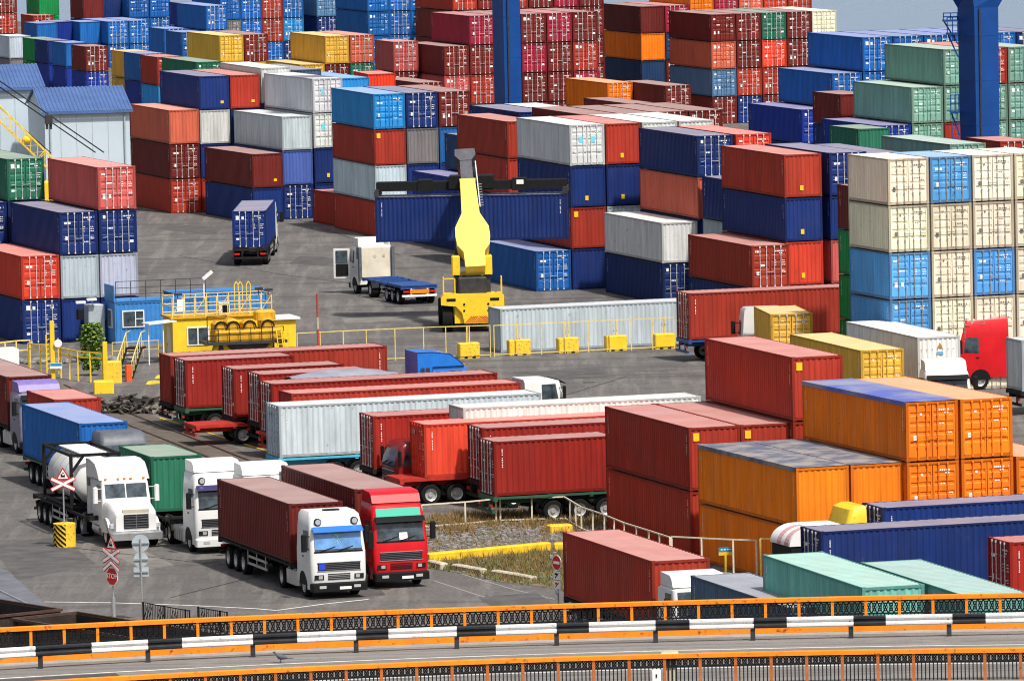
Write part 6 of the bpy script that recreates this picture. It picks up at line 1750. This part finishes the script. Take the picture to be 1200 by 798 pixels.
# left gate
fence_line('yard_gate', 'yellow tubular gate beside the scrap heap', [(34, 437), (62, 441), (92, 447), (121, 449)], 1.75, 'yellow', 1.3, (1.0, 0.82), 0.09, None, 'gate')
for k, (x, y, hgt, lab) in enumerate(((62.5, 444, 3.4, 'tall yellow gate post with round white sign'), (124, 449, 2.4, 'short yellow gate post beside yellow concrete block'))):
    q = at(x, y, 0); t = thing('gate_post', lab, 'post', q)
    b = MB(); b.bbox(-0.13, 0.13, -0.13, 0.13, 0, hgt, 0.02); b.build('post', M['yellow'], t)
    if k == 0:
        b = MB(); b.obar((0.35, -0.2, 0.3), (0.35, -0.2, 2.4), 0.06, 0.06); b.build('sign_stake', M['rail_yellow'], t)
        b = MB(); b.cyl((0.35, -0.28, 2.1), (0.35, -0.24, 2.1), 0.23, n=20); b.build('round_sign', M['signwhite'], t)
        b = MB(); b.box(-0.15, 0.55, -0.30, -0.26, 0.62, 0.95); pn = b.build('notice', M['signwhite'], t)
        b = MB(); b.box(-0.13, 0.53, -0.308, -0.301, 0.78, 0.93); b.build('notice_band', M['signblue'], pn)
        b = MB()
        for i in range(8): b.obar((-0.35, 0, 0.3+i*0.28), (-0.12, 0, 0.42+i*0.28), 0.05, 0.05)
        b.obar((-0.35, 0, 0), (-0.35, 0, 2.6), 0.08, 0.08); b.build('lattice', M['yellow'], t)
for x0, x1, y, hgt, lab in ((125, 145, 449, 1.25, 'yellow painted concrete block right of gate post'), (110, 136, 461.5, 0.72, 'low yellow concrete block in front of scrap heap')):
    P = at(x0, y, 0); t = thing('concrete_block', lab, 'concrete block', P, 0.1, GB2)
    b = MB(); b.bbox(0, (x1-x0)/22.5, -0.1, 0.8, 0, hgt, 0.06); b.build('block', M['yellow_worn' if hgt > 1 else 'yellow'], t)
fence_line('roof_guard', 'yellow guard rail above white tank, left edge', [(-6, 440), (20, 437), (36, 436)], 1.9, 'rail_yellow', 1.0, (1.0, 0.7), 0.08, None, 'guard rail')
P = at(-4, 440, 0); t = thing('white_kiosk', 'white kiosk roof behind maroon container, left edge', 'kiosk', P, 0.2); b = MB(); b.bbox(0, 1.4, 0.2, 2.0, 0, 1.5, 0.05); b.build('body', M['signwhite'], t)
fence_line('cabin_railing', 'yellow railing in front of the blue cabin', [(132, 421), (168, 419), (186, 418)], 1.0, 'rail_yellow', 1.0, (1.0, 0.5), 0.05, None, 'railing')
# pale fence along the grass island
def fence_top(name, lab, tops, hgt, m, step, group, low=0.12):
    ws = [at(x, y, hgt) for x, y in tops]; ws = [Vector((p.x, p.y, 0)) for p in ws]; o = ws[0].copy(); t = thing(name, lab, 'fence', o, 0, group)
    for a, c in zip(ws, ws[1:]):
        n = max(1, int(round((c-a).length/step)))
        for i in range(n+1):
            if i == n and c is not ws[-1]: continue
            q = a.lerp(c, i/n)-o; b = MB(); b.obar((q.x, q.y, 0), (q.x, q.y, hgt), 0.075, 0.075); b.build('post', M[m], t)
    for r in (1.0, low):
        b = MB()
        for a, c in zip(ws, ws[1:]): b.obar((a.x-o.x, a.y-o.y, hgt*r), (c.x-o.x, c.y-o.y, hgt*r), 0.06, 0.06)
        b.build('rail', M[m], t)
GP = 'pale rail fence panels'
fence_top('rail_fence', 'cream rail fence left of the two close posts, island', [(494, 591.5), (545, 588), (581, 584.5)], 1.15, 'rail_white', 2.0, GP)
fence_top('rail_fence', 'cream rail fence in front of big trailer wheels', [(586, 584.3), (623, 583), (661, 582)], 1.15, 'rail_white', 1.9, GP)
fence_top('rail_fence', 'cream rail fence sloping down behind near red container', [(661, 582), (681, 594), (708, 603), (731, 612.5), (760, 621.5), (785, 629.5)], 1.15, 'rail_white', 1.6, GP)
fence_top('rail_fence', 'cream rail fence before orange stack', [(787, 628.5), (822, 630.3), (859, 632), (886, 632.8)], 1.7, 'rail_white', 1.5, GP)
fence_top('rail_fence', 'yellow rail fence panel left of striped canopy', [(891, 631), (925, 631)], 1.9, 'rail_yellow', 1.4, GP)
q = at(850.5, 672, 0); t = thing('notice_board', 'blue and yellow notice board on yellow stake by orange stack', 'sign', q, 0.25)
b = MB(); b.obar((0, 0, 0), (0, 0, 0.9), 0.09, 0.09); b.build('stake', M['yellow'], t)
b = MB(); b.box(-0.31, 0.31, -0.03, 0.0, 0.82, 1.16); pn = b.build('panel', M['yellow'], t)
b = MB(); b.box(-0.31, 0.31, -0.04, -0.031, 0.98, 1.17); b.build('blue_band', M['signblue'], pn)
b = MB()
for x in (-0.22, -0.08, 0.06, 0.18): b.box(x, x+0.09, -0.046, -0.041, 1.05, 1.10)
b.build('white_line', M['signwhite'], pn)

# ---------------------------------------------------------------- signs at the crossing
def tri(b, c, s, y, m=0): b.add([(c[0]-s, y, c[1]-s*0.85), (c[0]+s, y, c[1]-s*0.85), (c[0], y, c[1]+s*0.95)], [(0, 1, 2)], m)
def crossing_sign(t, zt, zx, w=0.45, foreshort=1.0):
    b = MB(); b.prism([(-0.34, zt-0.28), (0.34, zt-0.28), (0.0, zt+0.32)], -0.05, -0.03, axis='y'); tr = b.build('warning_triangle', M['signred'], t)
    b = MB(); b.prism([(-0.24, zt-0.22), (0.24, zt-0.22), (0.0, zt+0.21)], -0.058, -0.051, axis='y'); b.build('triangle_face', M['signwhite'], tr)
    b = MB(); b.box(-0.10, 0.10, -0.066, -0.059, zt-0.15, zt-0.06); b.box(-0.10, -0.03, -0.066, -0.059, zt-0.055, zt+0.0); b.box(0.05, 0.08, -0.066, -0.059, zt-0.055, zt-0.02); b.box(-0.02, 0.05, -0.066, -0.059, zt+0.02, zt+0.07); b.build('train_symbol', M['black'], tr)
    for m, r, k in (('signred', 0.21, 0), ('signwhite', 0.12, 1)):
        b = MB()
        for s in (-1, 1): b.obar((-0.56*s+0.03*k*s, -0.07-0.012*k-0.003*s, zx+0.27-0.015*k), (0.56*s-0.03*k*s, -0.07-0.012*k-0.003*s, zx-0.27+0.015*k), 0.012, r)
        b.build('cross', M[m], t)
def zpx(base, y):
    q = at(*base, 0)
    # height above the ground at that base where picture row y falls
    lo_, hi_ = 0.0, 30.0
    for _ in range(40):
        m_ = (lo_+hi_)/2; zc = q.y*_c-(m_-CAMH)*_s; yc = q.y*_s+(m_-CAMH)*_c; u, v = FPX*q.x/zc, -FPX*yc/zc; Y_ = 399+u*_sr+v*_cr
        if Y_ > y: lo_ = m_
        else: hi_ = m_
    return lo_
base = (76, 640); q = at(*base, 0)
t = thing('crossing_sign', 'red white crossing sign on black yellow striped drum', 'road sign', q, 0.0)
crossing_sign(t, zpx(base, 555), zpx(base, 566.5)-0.02)
b = MB(); b.cyl((0, 0, 1.0), (0, 0, zpx(base, 548)), 0.035, n=8); b.build('pole', M['galv'], t)
b = MB(); n = 20; b.loft([[(0.52*math.cos(2*PI*i/n), 0.52*math.sin(2*PI*i/n), z) for i in range(n)] for z in (0, 1.08)]); dr = b.build('drum', M['yellow_worn'], t, smooth=40)
b = MB()
def drum(a, z, r=0.528): return (r*math.cos(a), r*math.sin(a), z)
for k in range(-2, 9):
    for a0, a1, sg in ((R(192), R(214), 1), (R(214), R(280), -1)):
        za = 0.05+k*0.235; s = 6; vs = []; dz = 0.45*sg*(a1-a0)
        for i in range(s+1):
            a = a0+(a1-a0)*i/s; z0 = za+dz*i/s+(0 if sg > 0 else 0.45*(R(66)))
            if sg > 0: z0 = za+0.45*(R(66))-0.45*R(22)+dz*i/s
            zz0, zz1 = max(0.02, min(1.05, z0)), max(0.02, min(1.05, z0+0.115)); vs += [drum(a, zz0), drum(a, zz1)]
        b.add(vs, [(2*i, 2*i+2, 2*i+3, 2*i+1) for i in range(s)])
b.build('black_stripe', M['black'], dr, fix=False)
base = (133.5, 726); q = at(*base, 0)
t = thing('crossing_sign', 'crossing sign with STOP octagon on grey pole', 'road sign', q, -0.85)
crossing_sign(t, zpx(base, 635.5), zpx(base, 651)+0.0)
zc_ = zpx(base, 661.5)
for m, r, k in (('signred', 0.19, 0), ('signwhite', 0.11, 1)):
    b = MB()
    for s in (-1, 1): b.obar((-0.52*s, -0.07-0.012*k-0.002*s, zc_-0.24), (0.0, -0.07-0.012*k-0.002*s, zc_+0.10), 0.012, r)
    b.build('chevron', M[m], t)
zs_ = zpx(base, 675)
def octa(r, y0, y1, z): 
    b = MB(); pts = [(r*math.cos(PI/8+i*PI/4), z+r*math.sin(PI/8+i*PI/4)) for i in range(8)]; b.prism(pts, y0, y1, axis='y'); return b
of = octa(0.42, -0.050, -0.03, zs_).build('stop_border', M['signwhite'], t); octa(0.375, -0.058, -0.051, zs_).build('stop_face', M['signred'], of)
text_obj('stop_lettering', 'STOP', 0.30, M['signwhite'], of, (0, -0.064, zs_), (PI/2, 0, 0), 0.003)
b = MB(); b.cyl((0, 0, 0), (0, 0, zpx(base, 700)), 0.09, n=12); b.cyl((0, 0, zpx(base, 700)), (0, 0, zpx(base, 628)), 0.045, n=10); b.build('pole', M['galv'], t, smooth=40)
base = (167, 727); q = at(*base, 0)
t = thing('road_sign', 'grey backs of two round signs and a plate on pole', 'road sign', q, 0.05)
for y, r, nm in ((636.5, 0.37, 'round_back'), (655.5, 0.31, 'round_back')):
    z = zpx(base, y); b = MB(); b.cyl((0, 0.06, z), (0, 0.085, z), r, n=28); rb = b.build(nm, M['signback'], t, smooth=40)
    b = MB(); b.box(-r*0.98, r*0.98, -0.0, 0.05, z-0.03, z+0.03); b.build('bracket', M['galv'], rb)
z = zpx(base, 670); b = MB(); b.box(-0.32, 0.32, 0.06, 0.08, z-0.20, z+0.20); rb = b.build('plate_back', M['signback'], t); b = MB(); b.box(-0.31, 0.31, 0.0, 0.055, z-0.03, z+0.03); b.build('bracket', M['galv'], rb)
b = MB(); b.cyl((0, 0, 0), (0, 0, zpx(base, 631)), 0.035, n=8); b.build('pole', M['galv'], t)
base = (655, 736); q = at(*base, 0)
t = thing('no_entry_sign', 'round red no entry sign with plates below, beside red container', 'road sign', q, -0.95)
z = zpx(base, 659); b = MB(); b.cyl((0, -0.03, z), (0, -0.05, z), 0.33, n=28); nb_ = b.build('disc_rim', M['signwhite'], t, smooth=40); b = MB(); b.cyl((0, -0.051, z), (0, -0.058, z), 0.29, n=28); b.build('disc_face', M['signred'], nb_, smooth=40)
b = MB(); b.box(-0.20, 0.20, -0.066, -0.059, z-0.055, z+0.055); b.build('white_bar', M['signwhite'], nb_)
for y, m2 in ((674, 'black'), (685, 'signred')):
    z = zpx(base, y); b = MB(); b.box(-0.24, 0.24, -0.05, -0.03, z-0.17, z+0.17); pl = b.build('plate', M['signwhite'], t)
    b = MB(); b.obar((-0.12, -0.055, z-0.10), (0.12, -0.055, z+0.10), 0.006, 0.05); b.box(-0.14, 0.02, -0.058, -0.051, z+0.02, z+0.10); b.build('plate_symbol', M[m2], pl)
z = zpx(base, 693.5); b = MB(); b.ball((0, -0.05, z), 0.12, 0.06, 0.12); b.build('lamp', M['signback'], t)
b = MB(); b.cyl((0, 0, 0), (0, 0, zpx(base, 652)), 0.035, n=8); b.build('pole', M['galv'], t)
# black iron fence panels
for k, (x0, y0, x1, y1, lab) in enumerate(((167.5, 731, 222, 741, 'black iron fence panel right of round sign backs'), (232, 737, 266, 743, 'small black iron fence panel above bridge railing'))):
    A_ = at(x0, y0, 0); C_ = at(x1, y1, 0); t = thing('iron_fence', lab, 'fence', A_, math.atan2(C_.y-A_.y, C_.x-A_.x), 'black iron fence panels'); Lf = (C_-A_).length
    b = MB(); n = int(Lf/0.14)
    for i in range(n+1): b.obar((Lf*i/n, 0, 0.08), (Lf*i/n, 0, 0.92), 0.018, 0.018)
    for z in (0.1, 0.92): b.obar((0, 0, z), (Lf, 0, z), 0.035, 0.035)
    for s in range(int(Lf/1.1)):
        for j in range(3): b.obar((0.15+s*1.1+j*0.2, -0.02, 0.25), (0.45+s*1.1+j*0.2, -0.02, 0.8), 0.022, 0.022)
    b.build('bars', M['ironblack'], t)
    for i in range(int(Lf/1.8)+2):
        b = MB(); x = min(Lf, i*1.8); b.obar((x, 0.03, 0), (x, 0.03, 0.95), 0.05, 0.05); b.build('post', M['ironblack'], t)

# ---------------------------------------------------------------- rails, wagons
def rail_line(pts, off):
    ws = [at(x, y, 0) for x, y in pts]; b = MB()
    d = (ws[-1]-ws[0]).normalized(); nv = Vector((-d.y, d.x, 0))*off
    for a, c in zip(ws, ws[1:]): b.obar((a.x+nv.x, a.y+nv.y, 0.035), (c.x+nv.x, c.y+nv.y, 0.035), 0.09, 0.06)
    return b
tr_pts = [(60, 452), (122, 480), (205, 513), (290, 547), (360, 578)]
tag(rail_line(tr_pts, 0.76).build('rail', M['railsteel']), kind='structure')
tag(rail_line(tr_pts, -0.76).build('rail', M['railsteel']), kind='structure')
a = at(122, 480, 0); c = at(290, 547, 0); d = (c-a).normalized(); nv = Vector((-d.y, d.x, 0)); b = MB()
p0_, p1_ = a-d*8, c+d*10
b.quad(*[tuple(Vector((*(v.xy), 0.004))) for v in (p0_+nv*1.7, p1_+nv*1.7, p1_-nv*1.7, p0_-nv*1.7)])
tag(b.build('track_bed', mat('dirty track bed', (0.115, 0.095, 0.078), 0.9, noise=0.35, nscale=1.2, bump=0.3)), kind='structure')
b = MB(); q0, q1 = at(160, 493, 0), at(285, 532, 0); b.obar((q0.x+1.2, q0.y+1.2, 0.02), (q1.x+1.2, q1.y+1.2, 0.02), 0.12, 0.03); tag(b.build('yellow_line', M['kerbyellow']), kind='structure')
GWG = 'open railway wagons at lower left'
wa = Vector((-0.575, 0.818, 0)); wbv = Vector((-0.818, -0.575, 0))
for lab, P_, s in (('dark open railway wagon nearest left picture edge', at(71, 716, 2.9), 1), ('dark open railway wagon partly behind the bridge railing', at(90, 719, 2.9), -1)):
    P_.z = 0; o_ = P_ if s > 0 else P_ - wa*12.5
    rz = math.atan2(wa.y, wa.x); t = thing('railway_wagon', lab, 'railway wagon', o_, rz, GWG)
    b = MB(); Lw, Ww = 12.5, 2.95
    b.box(0, Lw, 0, 0.08, 1.15, 2.9); b.box(0, Lw, Ww-0.08, Ww, 1.15, 2.9); b.box(0, 0.08, 0.081, Ww-0.081, 1.15, 2.9); b.box(Lw-0.08, Lw, 0.081, Ww-0.081, 1.15, 2.9); b.box(0.08, Lw-0.08, 0.08, Ww-0.08, 1.15, 1.25)
    for i in range(9): b.box(0.2+i*1.5, 0.32+i*1.5, -0.07, -0.002, 1.2, 2.85); b.box(0.2+i*1.5, 0.32+i*1.5, Ww+0.002, Ww+0.07, 1.2, 2.85)
    b.build('body', M['wagon'], t)
    b = MB(); b.box(-0.05, Lw+0.05, -0.08, 0.05, 2.903, 3.0); b.box(-0.05, Lw+0.05, Ww-0.05, Ww+0.08, 2.903, 3.0); b.box(-0.06, 0.08, 0.051, Ww-0.051, 2.903, 3.0); b.box(Lw-0.08, Lw+0.06, 0.051, Ww-0.051, 2.903, 3.0); b.build('rim', mat('rusty wagon rim', (0.075, 0.04, 0.03), 0.6, noise=0.3, rust=0.8), t)
    b = MB(); b.box(0.3, Lw-0.3, 0.7, Ww-0.7, 0.85, 1.15); b.build('underframe', M['chassis'], t)
    for x in (2.0, 3.8, 8.7, 10.5):
        b = MB()
        for y in (0.72, Ww-0.72): b.cyl((x, y-0.07, 0.48), (x, y+0.07, 0.48), 0.46, n=18)
        b.cyl((x, 0.75, 0.48), (x, Ww-0.75, 0.48), 0.08, n=8); b.build('wheelset', M['railsteel'], t)
# painted lines on the yard
def strip(name, pts, w, m, z=0.006):
    b = MB(); ws = [at(x, y, 0) for x, y in pts]
    for a, c in zip(ws, ws[1:]):
        d = (c-a).normalized(); nv = Vector((-d.y, d.x, 0))*w/2
        b.quad((a.x+nv.x, a.y+nv.y, z), (c.x+nv.x, c.y+nv.y, z), (c.x-nv.x, c.y-nv.y, z), (a.x-nv.x, a.y-nv.y, z))
    tag(b.build(name, m, fix=False), kind='structure')
strip('road_line', [(52, 705), (130, 706), (220, 709), (300, 713), (324, 715)], 0.16, M['paintline'])
strip('road_line', [(324, 715), (380, 707.5), (432, 702)], 0.16, M['paintline'], 0.007)
strip('road_line', [(100, 721), (112, 722), (118, 724), (150, 726)], 0.3, M['paintline'])
b = MB(); ws = [at(x, y, 0) for x, y in ((-20, 660), (8, 668), (58, 712), (-20, 730))]; b.add([(p.x, p.y, 0.005) for p in ws], [(0, 1, 2, 3)]); tag(b.build('crossing_slab', mat('bluish slab', (0.13, 0.135, 0.155), 0.8, noise=0.2, nscale=0.8), fix=False), kind='structure')
tag(rail_line([(-20, 683), (32, 708)], 0.0).build('rail', M['chrome']), kind='structure')
for pts in ([(540, 672), (600, 690), (650, 702)], [(508, 680), (560, 697), (600, 708)]): strip('slab_joint', pts, 0.10, mat('pale joint', (0.26, 0.25, 0.24), 0.8), 0.005)
M['patch_d'] = mat('newer asphalt patch', (0.088, 0.083, 0.081), 0.85, noise=0.35, nscale=0.8, bump=0.2)
M['patch_l'] = mat('old concrete patch', (0.180, 0.167, 0.152), 0.9, noise=0.3, nscale=0.7, bump=0.2)
M['joint'] = mat('tar joint', (0.04, 0.038, 0.038), 0.7)
for i, (m, pts) in enumerate((('patch_d', [(-10, 640), (70, 628), (112, 660), (20, 680)]), ('patch_l', [(62, 612), (98, 612), (205, 662), (168, 668)]), ('patch_d', [(560, 700), (628, 694), (650, 708), (585, 716)]),
        ('patch_d', [(600, 436), (700, 431), (720, 441), (615, 447)]), ('patch_d', [(196, 262), (262, 268), (250, 275), (185, 269)]), ('patch_l', [(400, 372), (520, 367), (530, 374), (404, 379)]), ('patch_d', [(352, 300), (398, 303), (380, 312), (338, 309)]),
        ('patch_d', [(445, 352), (512, 350), (520, 358), (452, 361)]), ('patch_d', [(355, 690), (440, 684), (452, 697), (372, 704)]))):
    b = MB(); b.add([(p.x, p.y, 0.004+0.0006*i) for p in (at(x, y, 0) for x, y in pts)], [(0, 1, 2, 3)]); tag(b.build('road_patch', M[m], fix=False), kind='structure')
for i, pts in enumerate(([(575, 452), (700, 437), (830, 432)], [(640, 470), (735, 441)], [(210, 300), (330, 322), (420, 333)], [(350, 258), (470, 300)], [(70, 640), (240, 660), (360, 640)], [(200, 700), (330, 668), (470, 650)])):
    strip('slab_joint', pts, 0.07, M['joint'], 0.0105+0.0004*i)
for i, (x, y) in enumerate(((300, 655), (690, 448), (246, 318), (448, 690))):
    q = at(x, y, 0); b = MB(); b.cyl((0, 0, 0), (0, 0, 0.02), 0.36, n=20); o = b.build('manhole_cover', M['railsteel']); o.location = q
    tag(o, ('round manhole cover left of nearest white lorry', 'round manhole cover in front of yellow concrete blocks', 'round manhole cover below departing blue lorry', 'round manhole cover right of the red lorry')[i], 'manhole cover', 'manhole covers')
# ---------------------------------------------------------------- grass island
poly = [(470, 640), (505, 606), (560, 601), (640, 599), (700, 604), (760, 640), (760, 720), (655, 690), (590, 682), (520, 668), (480, 664)]
ws = [at(x, y, 0) for x, y in poly]
b = MB(); b.add([(p.x, p.y, 0.012) for p in ws], [tuple(range(len(ws)))]); b.build('verge', mat('dry verge soil', (0.15, 0.118, 0.08), 0.95, noise=0.35, nscale=1.5, bump=0.4), fix=False)['kind'] = 'structure'
def inside(x, y):
    c = False; j = len(poly)-1
    for i in range(len(poly)):
        a, e_ = poly[i], poly[j]
        if (a[1] > y) != (e_[1] > y) and x < (e_[0]-a[0])*(y-a[1])/(e_[1]-a[1])+a[0]: c = not c
        j = i
    return c
rr = random.Random(21)
def patch(n, f):
    out = []
    while len(out) < n:
        x, y = rr.uniform(475, 745), rr.uniform(600, 700)
        if inside(x, y) and rr.random() < f(x, y): out.append((x, y))
    return out
def kerb_y(x): return 653.5-(x-505)*0.105
def blades(pts, m, name, h0, h1):
    b = MB()
    for x, y in pts:
        p_ = at(x, y, 0)
        for _ in range(9):
            q = p_+Vector((rr.gauss(0, 0.14), rr.gauss(0, 0.14), 0)); hh = rr.uniform(h0, h1); a = rr.uniform(0, PI); w_ = rr.uniform(0.012, 0.03); l = Vector((rr.gauss(0, 0.10), rr.gauss(0, 0.10), hh))
            s_ = Vector((math.cos(a)*w_, math.sin(a)*w_, 0)); b.add([q-s_, q+s_, q+l], [(0, 1, 2)])
    tag(b.build(name, m, fix=False), kind='stuff')
blades(patch(1300, lambda x, y: 0.9 if y < 622+6*math.sin(x*0.05) else (0.35 if y > kerb_y(x)+6 else 0.08)), M['drygrass'], 'dry_grass', 0.12, 0.42)
blades(patch(800, lambda x, y: 0.22 if y < 618 else (0.8 if y > kerb_y(x)+8 else 0.03)), M['greengrass'], 'green_grass', 0.10, 0.36)
b = MB()
for x, y in patch(1500, lambda x, y: 0.9 if 618 < y < kerb_y(x)-2 else 0.10):
    p_ = at(x, y, 0); s = rr.uniform(0.04, 0.13); b.ball((p_.x, p_.y, s*0.5), s, s*rr.uniform(0.6, 1), s*0.7, 5, 3)
tag(b.build('gravel', M['rubble'], fix=False), kind='stuff')
def kerb(name, lab, a, c, w_, h_, m):
    A_, C_ = at(*a, 0), at(*c, 0); t = thing(name, lab, 'kerb', A_, math.atan2(C_.y-A_.y, C_.x-A_.x)); b = MB(); b.bbox(0, (C_-A_).length, -w_/2, w_/2, 0, h_, 0.05); b.build('stone', M[m], t)
kerb('kerb_beam', 'long yellow painted kerb across the grass island', (500, 657.5), (643, 644), 0.5, 0.36, 'kerbyellow')
kerb('kerb_beam', 'short yellow kerb stub touching near red container', (649, 643.5), (668, 643), 0.5, 0.30, 'kerbyellow')
kerb('kerb_stone', 'short cream kerb stone beside red lorry', (505, 663), (521, 667), 0.4, 0.28, 'kerb')
kerb('kerb_stone', 'longer cream kerb stone below the grass island', (533, 667), (567, 673), 0.4, 0.26, 'kerb')
kerb('kerb_stone', 'cream kerb stone half hidden by green weeds', (579, 674), (626, 682), 0.4, 0.26, 'kerb')
q = at(655, 625, 0); t = thing('concrete_block', 'yellow low block behind near red container corner', 'concrete block', q, 0.3, GB2); b = MB(); b.bbox(-0.5, 0.6, -0.3, 0.4, 0, 0.42, 0.05); b.build('block', M['yellow_worn'], t)

# the boxes that show least, and those inside the stacks, as one object
if STUFF_MB[0].v:
    inv = sorted(STUFF_MB[1].items(), key=lambda kv: kv[1])
    mats = [M['rod']] + [container_paint('far paint ' + PAL[k][1], 0.02, 0.75, fixed=PAL[k][0]) for k, _ in inv]
    tag(STUFF_MB[0].build('container_stacks', mats, fix=False), 'remaining small far containers glimpsed between the stacks', None, None, 'stuff')
for o, _, _ in CONT_OBJS:
    if 'serial' in o: del o['serial']
# ---------------------------------------------------------------- camera, light, render settings
cam = bpy.data.cameras.new('camera'); co = bpy.data.objects.new('camera', cam); COL.objects.link(co)
co.location = (0, 0, CAMH)
fwd = Vector((0, _c, -_s)); up0 = Vector((0, _s, _c)); rt0 = Vector((1, 0, 0))
rt = rt0*_cr + up0*_sr; up = up0*_cr - rt0*_sr
mw = Matrix((rt, up, -fwd)).transposed().to_4x4(); mw.translation = co.location
co.matrix_world = mw
cam.sensor_fit = 'HORIZONTAL'; cam.sensor_width = 36.0
cam.lens = 36.0*FPX/1200.0
cam.clip_start = 5; cam.clip_end = 60000
scene.camera = co

SUN_DIR = Vector((0.54, -0.84, 1.48)).normalized()      # towards the sun
el = math.asin(SUN_DIR.z)
w = bpy.data.worlds.new('World'); scene.world = w; w.use_nodes = True
nt = w.node_tree; bg = nt.nodes['Background']
sky = nt.nodes.new('ShaderNodeTexSky'); sky.sky_type = 'NISHITA'; sky.sun_disc = False
sky.sun_elevation = el; sky.sun_rotation = math.atan2(SUN_DIR.x, SUN_DIR.y)
sky.air_density = 1.0; sky.dust_density = 4.0; sky.ozone_density = 1.0
hs = nt.nodes.new('ShaderNodeHueSaturation'); hs.inputs['Saturation'].default_value = 0.6
nt.links.new(sky.outputs[0], hs.inputs['Color']); nt.links.new(hs.outputs[0], bg.inputs['Color']); bg.inputs['Strength'].default_value = 0.105
sl = bpy.data.lights.new('sun', 'SUN'); sl.energy = 4.1; sl.angle = R(2.5); sl.color = (1.0, 0.955, 0.89)
so = bpy.data.objects.new('sun', sl); COL.objects.link(so)
so.rotation_euler = SUN_DIR.to_track_quat('Z', 'Y').to_euler(); so.location = (60, -40, 120)
vs = scene.view_settings
vs.view_transform = 'Standard'; vs.look = 'None'; vs.exposure = 0.20; vs.gamma = 1.0; vs.use_curve_mapping = False
scene.render.engine = 'CYCLES'
scene.cycles.max_bounces = 5; scene.cycles.diffuse_bounces = 3; scene.cycles.glossy_bounces = 2
scene.cycles.transparent_max_bounces = 4; scene.cycles.use_denoising = True; scene.cycles.denoiser = 'OPENIMAGEDENOISE'; scene.cycles.denoising_input_passes = 'RGB_ALBEDO_NORMAL'; scene.cycles.denoising_prefilter = 'ACCURATE'; scene.cycles.pixel_filter_type = 'BLACKMAN_HARRIS'; scene.cycles.filter_width = 1.1
